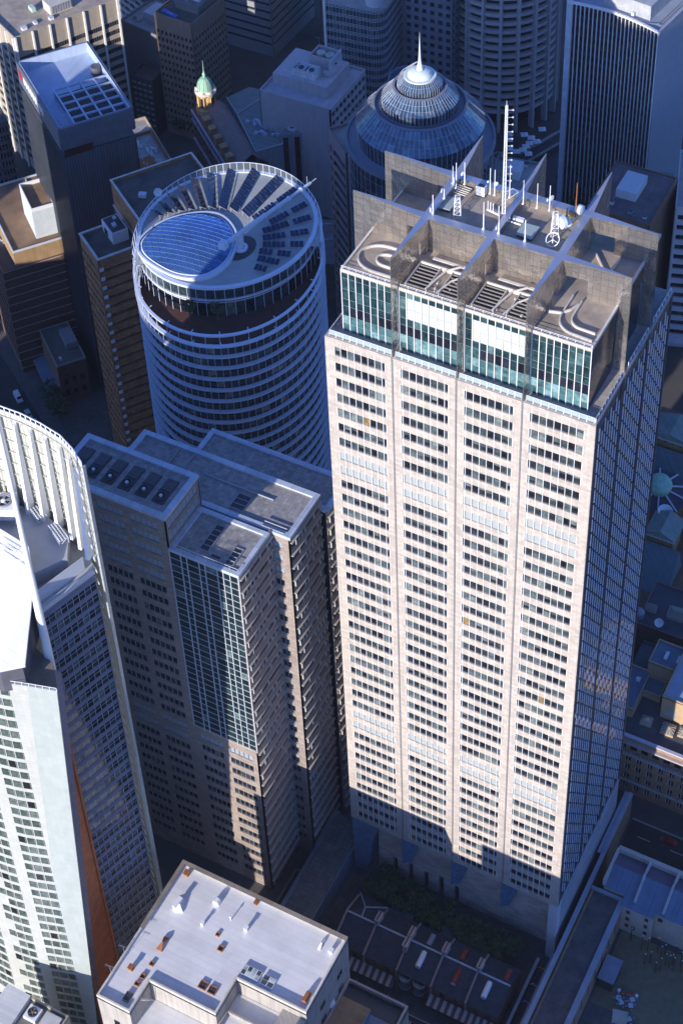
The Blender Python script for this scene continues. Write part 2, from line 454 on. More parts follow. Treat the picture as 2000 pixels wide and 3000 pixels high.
# ---------------------------------------------------------------- main stone tower
GX = (14.48, 27.87, 41.28)
TW, TD, ZT = 55.7, 40.4, 190.1
def main_tower():
    rt = root('stone_office_tower', 'tallest pale stone office tower with crossing steel blade walls on top', 'tower')
    fc = Facade(rt, [STONE, STONE3], [WIN, WHITE, glass('roller blinds', [(0.0, (0.05, 0.065, 0.065)), (0.5, (0.085, 0.105, 0.10)), (0.8, (0.13, 0.15, 0.145))], rough=.2)]); fc.alt = LOUV
    md = 1.475
    rows = floors(188.0, 39, 4.2, 2.3)
    def spl(a, b, first): 
        r, x = [], first
        while x < b - 0.2: r.append(round(x - a, 3)); x += md
        return tuple(r)
    bays = [(1.95, 13.0, 3.39), (16.1, 26.3, 16.62), (29.4, 39.6, 29.92), (42.7, 53.6, 43.22)]
    edges = [(0.0, 14.30), (14.66, 27.69), (28.05, 41.10), (41.46, TW)]
    for (e0, e1), (a, b, f) in zip(edges, bays):
        fc.panel((e0, 0), (1, 0), e1 - e0, 24.4, ZT, rows, [(a - e0, b - e0, spl(a, b, f))], t=0.35, md=0.3, mw=0.11)
    light = {round(188 - 4.2 * n - 2.3, 3) for n in (7, 8, 28, 29)}
    fc.todo = [t[:11] + ((LOUV, WHITE) if round(t[6], 3) in light else None,) for t in fc.todo]
    # tall slots between the bays, lower returns
    for g in GX: fc.wall.box(g - 0.18, g + 0.18, 0.28, 0.6, 24.4, ZT, 0)
    fc.wall.fbox((TW, TD), (-1, 0), 0, TW, -0.4, 0, 24.4, ZT, 0)
    fc.wall.fbox((0, TD), (0, -1), 0, TD - 0.36, -0.4, 0, 24.4, ZT, 0)
    fc.wall.box(0.4, TW - 0.05, 0.7, TD - 0.45, 189.4, 190.0, 0)
    fc.wall.box(0.4, TW - 0.4, 0.36, TD - 0.45, 24.0, 24.4, 1)
    fc.finish('stone_wall', sort=lambda t: -t[6])
    b = MB()
    for a, e, f in bays:
        x = f
        while x < e - 0.2:
            b.box(x - 0.045, x + 0.045, -0.06, 0.0, 26.0, 189.0); x += md
    b.build('mullion_fins', WHITE, rt)
    b = MB()
    for g in GX: b.tube((g, -0.02, 25), (g, -0.02, 189.5), 0.09, 5)
    b.build('slot_rail', GREYM, rt)
    # right hand side: dark curtain wall with staggered glass fins
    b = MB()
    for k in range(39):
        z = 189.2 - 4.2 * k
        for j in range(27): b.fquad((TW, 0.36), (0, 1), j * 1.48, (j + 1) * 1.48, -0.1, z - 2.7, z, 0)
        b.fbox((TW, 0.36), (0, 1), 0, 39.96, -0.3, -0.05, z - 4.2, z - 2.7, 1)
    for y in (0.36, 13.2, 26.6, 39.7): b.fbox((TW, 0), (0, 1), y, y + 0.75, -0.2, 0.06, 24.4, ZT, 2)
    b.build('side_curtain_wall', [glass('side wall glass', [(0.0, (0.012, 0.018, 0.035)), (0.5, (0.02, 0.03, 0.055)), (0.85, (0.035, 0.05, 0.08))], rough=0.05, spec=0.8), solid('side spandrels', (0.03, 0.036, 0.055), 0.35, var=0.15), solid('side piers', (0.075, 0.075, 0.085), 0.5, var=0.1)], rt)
    fin = MB(); fin.box(0.0, 0.16, -0.14, 0.14, 0.0, 3.5); fin.box(-0.05, 0.13, -0.12, 0.12, -0.3, 0.0, 1)
    FINM = [solid('frosted fin glass', (0.62, 0.68, 0.78), 0.3, var=0.08, spec=0.6), DARKM]
    first = fin.build('glass_fin', FINM, rt)
    first.location = (TW + 0.06, 1.9, 184.5)
    rest = MB(); cnt = 1
    for k in range(39):
        for j in range(27):
            if j in (8, 17, 26): continue
            y = 1.9 + j * 1.44; z = 184.5 - 4.2 * k - (2.1 if j % 2 else 0.0)
            if z < 25 or (k == 0 and j == 0): continue
            if cnt < 100:
                o = first.copy(); COL.objects.link(o); o.location = (TW + 0.06, y, z); cnt += 1
            else:
                rest.box(TW + 0.06, TW + 0.22, y - 0.14, y + 0.14, z, z + 3.5); rest.box(TW + 0.01, TW + 0.19, y - 0.12, y + 0.12, z - 0.3, z, 1)
    tag(rest.build('glass_fin', FINM, rt), kind='stuff')
    b = MB(); b.fbox((TW, 2.2), (0, 1), 0, TD - 2.2, -0.5, 0.0, 0, 24.4); b.fbox((TW, 2.2), (0, 1), 0, TD - 2.2, 0.0, 0.12, 22.6, 23.0)
    b.build('side_plinth_wall', solid('pale plinth panels', (0.34, 0.36, 0.40), 0.6, var=0.08, tile=(3.0, 1.5, 0.03), joint=0.8), rt)
    b = MB(); b.box(TW - 0.3, TW + 0.05, 0, TD, ZT, ZT + 0.45); b.build('side_upstand', STEELT, rt)
    # podium
    b = MB()
    doors = [(9.6, 10.9, 7.7), (14.0, 15.2, 8.2), (18.3, 19.6, 7.4), (22.5, 23.9, 8.3), (26.8, 28.2, 7.1)]
    x = 5.6
    for d0, d1, h in doors:
        b.box(x, d0, 3.6, 4.6, 0, 24.0); b.box(d0, d1, 3.6, 4.6, h, 24.0); x = d1
    b.box(x, 53.2, 3.6, 4.6, 0, 24.0)
    b.box(5.6, 53.0, 6.0, 6.3, 0, 24.0, 1)
    b.build('podium_wall', [STONE3, CONCD], rt)
    b = MB(); b.box(53.4, 55.7, 0.0, 2.2, 0, 24.4); b.build('corner_pier', PALE, rt)
    BG = solid('blue prism glass', (0.12, 0.20, 0.32), 0.12, var=0.2, scale=0.5, spec=0.8, tile=(0.6, 0.8, 0.03, 0.0), joint=0.6)
    def wedge(x0, x1, zb, lo):
        w = MB(); a, c, d = (x0, 0.15), (x1, 3.55), (x0, 3.55)
        w.face([(a[0], a[1], lo), (lo_x := x0 + (x1 - x0) * 0.45, 3.55 * 0.5, lo), (c[0], c[1], zb), (a[0], a[1], zb)])
        w.face([(d[0], d[1], lo), (a[0], a[1], lo), (a[0], a[1], zb), (d[0], d[1], zb)])
        w.face([(lo_x, 1.8, lo), (d[0], d[1], lo), (d[0], d[1], zb), (c[0], c[1], zb)])
        w.face([(a[0], a[1], lo), (d[0], d[1], lo), (lo_x, 1.8, lo)])
        return w.build('glass_prism', BG, rt)
    for g in GX: wedge(g - 0.5, g + 4.0, 24.0, 12.8)
    w = MB()
    w.hexa([(0.2, 0.2, 0), (3.4, 1.2, 0), (3.4, 3.8, 0), (0.2, 3.8, 0), (0.2, 0.2, 24), (6.4, 1.2, 24), (6.4, 3.8, 24), (0.2, 3.8, 24)])
    w.build('glass_prism', BG, rt)
    # terrace and its balustrade
    b = MB(); b.box(0.3, TW - 0.3, 0.3, TD - 0.2, 190.0, 190.14)
    b.build('terrace_floor', solid('terrace paving', (0.42, 0.38, 0.34), 0.8, var=0.12, tile=(0.8, 0.8, 0.03, 0.0), flat=True, joint=0.75), rt)
    b = MB()
    def rail(o, u, L, n):
        b.fbox(o, u, 0, L, -0.05, 0.0, 191.35, 191.43, 0); b.fbox(o, u, 0, L, -0.04, -0.01, 190.25, 191.3, 1)
        for i in range(n + 1):
            t = L * i / n
            b.fbox(o, u, max(0, t - 0.05), min(L, t + 0.05), -0.02, 0.12, 189.9, 191.35, 0)
            b.fbox(o, u, max(0, t - 0.1), min(L, t + 0.1), 0.0, 0.3, 190.15, 190.32, 0)
    for (e0, e1) in ((0.8, 14.1), (14.9, 27.5), (28.2, 40.9), (41.7, 55.2)): rail((e0, 0.7), (1, 0), e1 - e0, 9)
    rail((55.3, 0.7), (0, 1), 13.6, 9); rail((55.3, 17.0), (0, 1), 10.5, 7); rail((55.3, 30.2), (0, 1), 9.8, 6)
    rail((0.8, 14.0), (0, -1), 13.2, 8)
    b.build('balustrade', [WHITE, BAL], rt)
    # penthouse
    pv = Facade(rt, [WHITE], [WING, WHITE], 'penthouse_glazing')
    g = MB(); bars = MB()
    ZR = 205.75
    PGM = [WING, FROST, WINS, glass('pale blue pane', [(0.0, (0.05, 0.12, 0.13)), (0.5, (0.10, 0.20, 0.21)), (0.8, (0.16, 0.27, 0.28))], spec=0.7), WINS]
    pb = [(2.7, 13.3, 'g'), (14.8, 26.9, 'w'), (28.2, 40.4, 'w'), (41.5, 52.9, 'g')]
    for a, e, kind in pb:
        n = max(1, round((e - a) / 1.475))
        lv = [190.14, 192.2, 194.2, 196.7, 198.5, 201.0, 203.8, 205.5]
        for i in range(n):
            x0, x1 = a + (e - a) * i / n, a + (e - a) * (i + 1) / n
            for k in range(len(lv) - 1):
                mi = 0
                if kind == 'w' and lv[k] in (198.5, 201.0) and i > 0: mi = 1
                if k == 2 and random.random() < 0.7: mi = 2
                if k in (0, 1): mi = 3
                g.fquad((0, 2.9), (1, 0), x0, x1, -0.06, lv[k], lv[k + 1], mi)
        for i in range(n + 1):
            x = a + (e - a) * i / n; bars.box(x - 0.07, x + 0.07, 2.72, 2.95, 190.14, 205.5)
        for z in lv[1:-1]: bars.box(a, e, 2.90, 2.97, z - 0.02, z + 0.02, 1)
    for y0, y1 in ((3.0, 14.6), (16.4, 28.0), (29.7, 37.5)):
        n = int((y1 - y0) / 1.45)
        for i in range(n):
            for k in range(4): g.fquad((52.9, y0), (0, 1), (y1 - y0) * i / n, (y1 - y0) * (i + 1) / n, -0.05, 190.14 + 3.84 * k, 190.14 + 3.84 * (k + 1), 4)
    g.build('penthouse_glazing', PGM, rt); g = MB()
    for i in range(24):
        for k in range(5): g.fquad((2.7, 37.5), (0, -1), 1.44 * i, 1.44 * (i + 1), -0.05, 190.14 + 3.07 * k, 190.14 + 3.07 * (k + 1), 0)
    g.build('rear_glazing', WING, rt)
    bars.build('penthouse_mullions', [WHITE, GREYM], rt)
    b = MB(); b.box(2.7, 52.9, 2.95, 37.5, 205.0, ZR, 0)
    b.box(2.6, 53.0, 2.75, 3.05, 205.45, 206.0, 1); b.box(52.6, 53.0, 3.05, 37.6, 205.45, 206.1, 1); b.box(2.6, 3.0, 3.05, 37.6, 205.45, 206.1, 1); b.box(3.0, 52.6, 37.3, 37.6, 205.45, 206.1, 1)
    b.build('penthouse_roof', [ROOFB, solid('cream coping', (0.62, 0.57, 0.50), 0.6, var=0.1)], rt)
    b = MB()
    for a, e, _ in pb:
        for y in (3.1,):
            b.tube((a, y, 206.6), (e, y, 206.6), 0.05, 5); b.tube((a, y, 206.3), (e, y, 206.3), 0.035, 5)
            for i in range(8): b.tube((a + (e - a) * i / 7, y, 205.9), (a + (e - a) * i / 7, y, 206.6), 0.04, 5)
    b.build('roof_railing', WHITE, rt)
    # plant decks of the two middle bays, curved cleaning tracks of the outer bays
    b = MB()
    for x0, x1 in ((15.6, 26.4), (29.0, 40.0)):
        for p, q in ((x0, x0 + (x1 - x0) * .38), (x0 + (x1 - x0) * .62, x1)):
            b.box(p, q, 4.2, 10.2, 205.76, 205.82, 1)
            for i in range(7): b.box(p, q, 4.3 + i * 0.95, 4.45 + i * 0.95, 205.82, 206.25, 2)
            b.box(p - .1, p + .05, 4.0, 10.4, 205.76, 206.5, 0); b.box(q - .05, q + .1, 4.0, 10.4, 205.76, 206.5, 0)
        b.box(x0, x1, 10.5, 10.8, 205.76, 206.6, 0); b.box(x0 + 1.5, x1, 12.4, 13.0, 205.76, 206.3, 0)
        b.path([(x0 + 4, 4.2, 206.3), (x0 + 4.6, 7, 206.5), (x0 + 5.4, 10, 206.6), (x0 + 7.5, 12.2, 206.6)], 0.22, 6, 0)
        b.path([(x0 + 6.2, 4.2, 206.2), (x0 + 7.4, 8, 206.4), (x0 + 9.5, 10.5, 206.6), (x0 + 10.6, 11.4, 206.6)], 0.2, 6, 0)
        for i in range(14): 
            x, y = random.uniform(x0 + 3.9, x1), random.uniform(4.5, 12); s_ = random.uniform(.15, .4)
            b.box(x, x + s_, y, y + s_ * 1.4, 205.76, 205.9 + s_, random.choice((0, 2)))
    b.build('plant_deck', [solid('cream ductwork', (0.60, 0.56, 0.50), 0.6, var=0.12), solid('plant pit', (0.06, 0.05, 0.045), 0.9, var=0.3), solid('grating bars', (0.22, 0.20, 0.18), 0.7)], rt)
    b = MB()
    def track(pts):
        for (x0, y0), (x1, y1) in zip(pts, pts[1:]):
            d = Vector((x1 - x0, y1 - y0)); n = Vector((-d.y, d.x)).normalized() * 0.14
            b.hexa([(x0 - n.x, y0 - n.y, 205.76), (x1 - n.x, y1 - n.y, 205.76), (x1 + n.x, y1 + n.y, 205.76), (x0 + n.x, y0 + n.y, 205.76),
                    (x0 - n.x, y0 - n.y, 206.3), (x1 - n.x, y1 - n.y, 206.3), (x1 + n.x, y1 + n.y, 206.3), (x0 + n.x, y0 + n.y, 206.3)])
    def arc(cx, cy, rx, ry, a0, a1, n=14): return [(cx + rx * math.cos(math.radians(a0 + (a1 - a0) * i / n)), cy + ry * math.sin(math.radians(a0 + (a1 - a0) * i / n))) for i in range(n + 1)]
    track([(13.2, 4.6)] + arc(8.4, 8.4, 4.6, 3.8, 270, 90) + [(13.4, 12.2)])
    track([(12.2, 6.9)] + arc(9.6, 8.5, 2.2, 1.6, 270, 90) + [(13.4, 10.1)])
    track([(52.2, 4.6), (49, 4.8)] + arc(48.6, 8.6, 4.0, 3.8, 270, 180) + [(44.6, 14.4)])
    track([(52.0, 6.6), (49.6, 6.7)] + arc(49.2, 9.2, 2.6, 2.5, 270, 180) + [(46.6, 13.6)])
    track([(42.2, 8.6), (44.4, 9.2), (45.6, 10.6), (46.4, 12.6)])
    track([(48.0, 17.5), (48.6, 27.5)]); track([(44.0, 27), (51, 18.5)])
    b.build('cleaning_track', solid('cream track rail', (0.58, 0.54, 0.48), 0.6, var=0.12), rt)
    # steel blade walls
    T0, T1 = 213.6, 215.0
    def blade(kind, c, marks):
        """marks: (position, half width, top); one wall, wedge shaped in plan, with openings beside the crossings"""
        m = MB()
        for (p0, h0, t0, lo), (p1, h1, t1, _) in zip(marks, marks[1:]):
            def q(p, s, z): return (c + s, p, z) if kind == 'ns' else (p, c + s, z)
            pts = [(p0, -h0), (p1, -h1), (p1, h1), (p0, h0)]
            pr = [q(p, s, lo) for p, s in pts]; up = [q(pts[0][0], pts[0][1], t0), q(pts[1][0], pts[1][1], t1), q(pts[2][0], pts[2][1], t1), q(pts[3][0], pts[3][1], t0)]
            n = len(m.v); m.v += pr + up; r = 0.5
            for f, mi in (((0, 1, 2, 3), 0), ((4, 7, 6, 5), 1), ((0, 4, 5, 1), 0), ((1, 5, 6, 2), 0), ((2, 6, 7, 3), 0), ((3, 7, 4, 0), 0)):
                f = f if kind == 'ew' else tuple(reversed(f))
                m.f.append(tuple(n + i for i in reversed(f))); m.m.append(mi); m.r.append(r)
        return m.build('steel_blade', [STEEL, STEELT], rt)
    for g in GX:
        hw = 0.8 if g != GX[1] else 0.62
        blade('ns', g, [(0.2, 0.06, T1, 189.6), (2.9, 0.2, T1 - 0.25, 205.5), (10.8, 0.58, T0 + 0.4, 210.4), (13.4, 0.72, T0 + 0.1, 205.5), (14.6, hw, T0, 205.5), (16.4, hw, T0 - .004, 205.5), (28.0, hw, T0 - .004, 205.5), (29.7, hw, T0, 205.5), (38.0, 0.25, T1 - .2, 190.2), (40.6, 0.06, T1, 190.2)])
    for c, zz in ((15.5, 0.006), (28.85, 0.009)):
        blade('ew', c, [(-1.0, 0.06, T1 - .6, 190.2), (2.7, 0.2, T1 - .7, 205.5), (10.6, 0.6, T0 + .1 + zz, 210.4), (13.2, 0.74, T0 + zz, 205.5), (14.0, 0.85, T0 + zz, 205.5), (41.8, 0.85, T0 + zz, 205.5), (42.2, 0.82, T0 + zz, 210.0), (47.0, 0.5, T0 + zz, 205.5), (52.9, 0.18, T0 - .1, 190.2), (55.15, 0.06, T0 - .2, 190.2)])
    b = MB()
    b.box(15.2, 27.2, 16.3, 28.05, 211.3, 211.9); b.box(28.5, 40.5, 16.3, 28.05, 211.3, 211.9)
    b.build('crown_roof_deck', ROOFB, rt)
    return rt
main_tower()

# ---------------------------------------------------------------- stepped granite tower
def stepped_tower():
    rt = root('stepped_granite_tower', 'stepped grey granite tower with dark curtain glass front and flat roofs at different heights', 'tower')
    LV = solid('blue grey louvre panels', (0.31, 0.35, 0.39), 0.5, var=0.08)
    fc = Facade(rt, [STONE2, solid('floor ledges', (0.46, 0.40, 0.33), 0.6, var=0.1)], [WIND, GREYM]); fc.alt = LV
    rows = floors(132.3, 30, 4.28, 2.25)
    fc.panel((-62, -14.5), (1, 0), 28.6, 0, 135.0, rows, [(1.6, 8.7), (10.6, 17.6), (19.2, 26.4)], npan=5, t=0.3, md=0.28)
    for i, t in enumerate(fc.todo):
        k = round((132.3 - t[7]) / 4.28)
        if k < 5 or k in (17, 18): fc.todo[i] = t[:11] + ((LV, GREYM),)
    # right face of the high block: louvres above the lower roof
    rr = [(126.4, 129.0), (130.6, 133.2)]
    fc.panel((-33.4, -14.5), (0, 1), 13.9, 125.5, 135.0, rr, [(0.8, 13.1)], npan=8, t=0.3, mwin=(LV, GREYM))
    # lower part under the glass front
    fc.panel((-33.4, -14.5), (1, 0), 17.4, 0, 61.0, floors(58.0, 13, 4.28, 2.25), [(1.2, 7.6), (9.4, 15.8)], npan=5, t=0.3, md=0.28)
    for i, t in enumerate(fc.todo):
        if abs(t[7] - 58.0) < 3 and t[0] == (-33.4, -14.5) and t[1] == (1, 0): fc.todo[i] = t[:11] + ((LV, GREYM),)
    # middle block: narrow sunny face beside the glass block
    fc.panel((-16.0, -0.3), (1, 0), 4.6, 0, 125.0, floors(122.4, 28, 4.28, 2.1), [(0.15, 2.5)], npan=2, t=0.3, md=0.25)
    for i, t in enumerate(fc.todo):
        if t[0] == (-16.0, -0.3) and (122.4 - t[7]) / 4.28 < 2.5: fc.todo[i] = t[:11] + ((LV, GREYM),)
    # right faces: glass strips between projecting ledges
    for o, L, ztop in (((-16.0, -14.5), 14.2, 125.5), ((-11.4, -0.3), 13.9, 125.0), ((-9.8, 13.6), 11.1, 120.0)):
        n = int(ztop / 4.28)
        fc.panel(o, (0, 1), L, 0, ztop, floors(ztop - 1.6, n, 4.28, 2.7), [(0.5, L - 0.4)], npan=9, t=0.4, md=0.03, mw=0.05)
        for k in range(n + 1): fc.wall.fbox(o, (0, 1), 0.1, L - 0.1, 0, 0.6, ztop - 1.75 - 4.28 * k, ztop - 1.55 - 4.28 * k, 1)
    # blind faces
    for o, u, L, z in (((-33.4, -0.7), (-1, 0), 28.6, 135.0), ((-62, -0.7), (0, -1), 13.5, 135.0), ((-57.4, 13.6), (0, -1), 13.9, 125.0), ((-11.4, 13.6), (-1, 0), 46, 125), ((-46.2, 24.7), (0, -1), 11.1, 120), ((-9.8, 24.7), (-1, 0), 36.4, 120)):
        fc.wall.fbox(o, u, 0, L, -0.3, 0, 0, z, 0)
    fc.finish('granite_wall', sort=lambda t: -t[7])
    # curtain glass front
    cols = [-33.4, -30.5, -29.0, -25.9, -24.4, -21.3, -19.8, -18.1, -16.0]
    b = MB(); m = MB()
    for k in range(15):
        for j in range(2):
            z1 = 124.7 - 4.28 * k - j * 2.14; z0 = z1 - 2.14
            for x0, x1 in zip(cols, cols[1:]): b.fquad((0, -14.5), (1, 0), x0, x1, -0.05, z0, z1, 0)
            m.box(-33.4, -16, -14.56, -14.42, z0 - 0.04, z0 + 0.04)
    for x in cols: m.box(x - 0.08, x + 0.08, -14.68, -14.43, 60.5, 124.9)
    b.build('curtain_glazing', glass('dark green curtain glass', [(0.0, (0.008, 0.02, 0.026)), (0.5, (0.014, 0.032, 0.038)), (0.88, (0.03, 0.055, 0.06)), (0.97, (0.10, 0.15, 0.15))], rough=0.05, spec=0.7), rt); m.build('curtain_mullions', PALE, rt)
    tick = MB()
    random.seed(3)
    for o, L, ztop, n in (((-16.0, -14.5), 14.2, 125.5, 9), ((-11.4, -0.3), 13.9, 125.0, 10), ((-9.8, 13.6), 11.1, 120.0, 7)):
        for k in range(int(ztop / 4.28)):
            for j in range(n):
                if random.random() < .4: continue
                t = 0.7 + (L - 1.4) * j / (n - 1); z = ztop - 4.3 - 4.28 * k
                tick.fbox(o, (0, 1), t - 0.07, t + 0.07, 0.02, 0.4, z + 0.3, z + 2.2)
    tag(tick.build('glass_fin', solid('pale fin', (0.42, 0.43, 0.42), 0.3, var=0.2), rt), kind='stuff')
    # roofs with broad metal copings
    COP = solid('blue grey coping metal', (0.46, 0.51, 0.58), 0.45, var=0.08, tile=(3.0, 3.0, 0.05, 0.0), joint=0.6, flat=True)
    def roof(x0, x1, y0, y1, z, w=1.3):
        b = MB(); pl = [(x0, y0), (x1, y0), (x1, y1), (x0, y1)]
        b.ring(pl, w, z - 0.9, z, 0); b.face([(x0 + w * .5, y0 + w * .5, z - 0.55), (x1 - w * .5, y0 + w * .5, z - 0.55), (x1 - w * .5, y1 - w * .5, z - 0.55), (x0 + w * .5, y1 - w * .5, z - 0.55)], 1)
        return b.build('roof', [COP, ROOFG], rt)
    roof(-62.15, -33.25, -14.65, -0.55, 135.3); roof(-33.4, -15.85, -14.65, -1.2, 125.6, 1.0); roof(-57.5, -11.25, -0.35, 13.75, 125.2); roof(-46.3, -9.65, 13.8, 24.85, 120.2)
    # roof equipment set into the decks
    def dark_pit(x0, x1, y0, y1, z, bars):
        b = MB(); b.box(x0, x1, y0, y1, z, z + 0.06, 1)
        for i in range(bars + 1): 
            y = y0 + (y1 - y0) * i / bars; b.box(x0, x1, y - 0.08, y + 0.08, z + 0.06, z + 0.25, 0)
        b.box(x0 - .1, x0 + .1, y0, y1, z, z + .3, 0); b.box(x1 - .1, x1 + .1, y0, y1, z, z + .3, 0)
        return b.build('roof_louvre_pit', [GREYM, DARKM], rt)
    dark_pit(-27.6, -25.4, -11.4, -3.8, 125.05, 5); dark_pit(-20.6, -18.6, -12.6, -7.6, 125.05, 4); dark_pit(-24.4, -21.8, -12.4, -11.4, 125.05, 1); dark_pit(-28.0, -24.6, 2.2, 6.6, 124.65, 3)
    b = MB()
    for (x0, y0), (x1, y1) in (((-56, 2.2), (-38, 2.2)), ((-47, 2.2), (-47, 12)), ((-43, 2.2), (-43, 12)), ((-38, 8), (-20, 8))): b.tube((x0, y0, 124.9), (x1, y1, 124.9), 0.22, 5)
    for y in (-4.4, -3): b.tube((-18.6, y + 4.6, 125.3), (-13, y + 4.6, 125.3), 0.15, 5)
    b.build('roof_pipework', GREYM, rt)
    b = MB()
    for i in range(12): b.tube((-60.5 + i * 2.3, -13.9, 135.3), (-60.5 + i * 2.3, -13.9, 136.3), 0.05, 4)
    b.tube((-60.5, -13.9, 136.3), (-35.2, -13.9, 136.3), 0.04, 4)
    b.build('roof_railing', GREYM, rt)
    b = MB()
    b.tube((-32.6, -13.7, 126.4), (-16.6, -13.7, 126.4), 0.07, 4)
    for i in range(9): b.tube((-32.6 + 2 * i, -13.7, 125.4), (-32.6 + 2 * i, -13.7, 126.4), 0.05, 4)
    b.build('roof_railing', PALE, rt)
    first = None
    for i in range(6):
        x = -59.2 + i * 4.35
        if first is None:
            first = root('cooling_unit', 'leftmost sunken cooling unit with a round fan on the grey tower roof', 'cooling unit', (x, -7.6, 134.75), 0, 'cooling units on the granite tower roof')
            b = MB(); b.box(-1.45, 1.45, -3.6, 3.6, 0, 0.25, 0)
            for j in range(7): b.box(-1.3, 1.3, 0.2 + j * 0.48, 0.45 + j * 0.48, 0.25, 0.5, 1)
            b.build('casing', [DARKM, solid('grille bars', (0.13, 0.13, 0.14), 0.6)], first)
            b = MB(); b.lathe(0, -1.8, [(1.15, 0.25), (1.15, 0.8), (0.95, 0.8), (0.95, 0.3)], 18); b.lathe(0, -1.8, [(0.4, 0.3), (0.4, 0.85), (0, 0.95)], 12, 1)
            b.build('fan', [DARKM, PALE], first)
        else:
            dup(first, (x, -7.6, 134.75), 0, ['second sunken cooling unit from the left on the grey tower roof', 'third sunken cooling unit from the left on the grey tower roof', 'fourth sunken cooling unit from the left on the grey tower roof', 'fifth sunken cooling unit, next to the one at the roof corner', 'sunken cooling unit nearest the right corner of the grey tower roof'][i - 1])
stepped_tower()

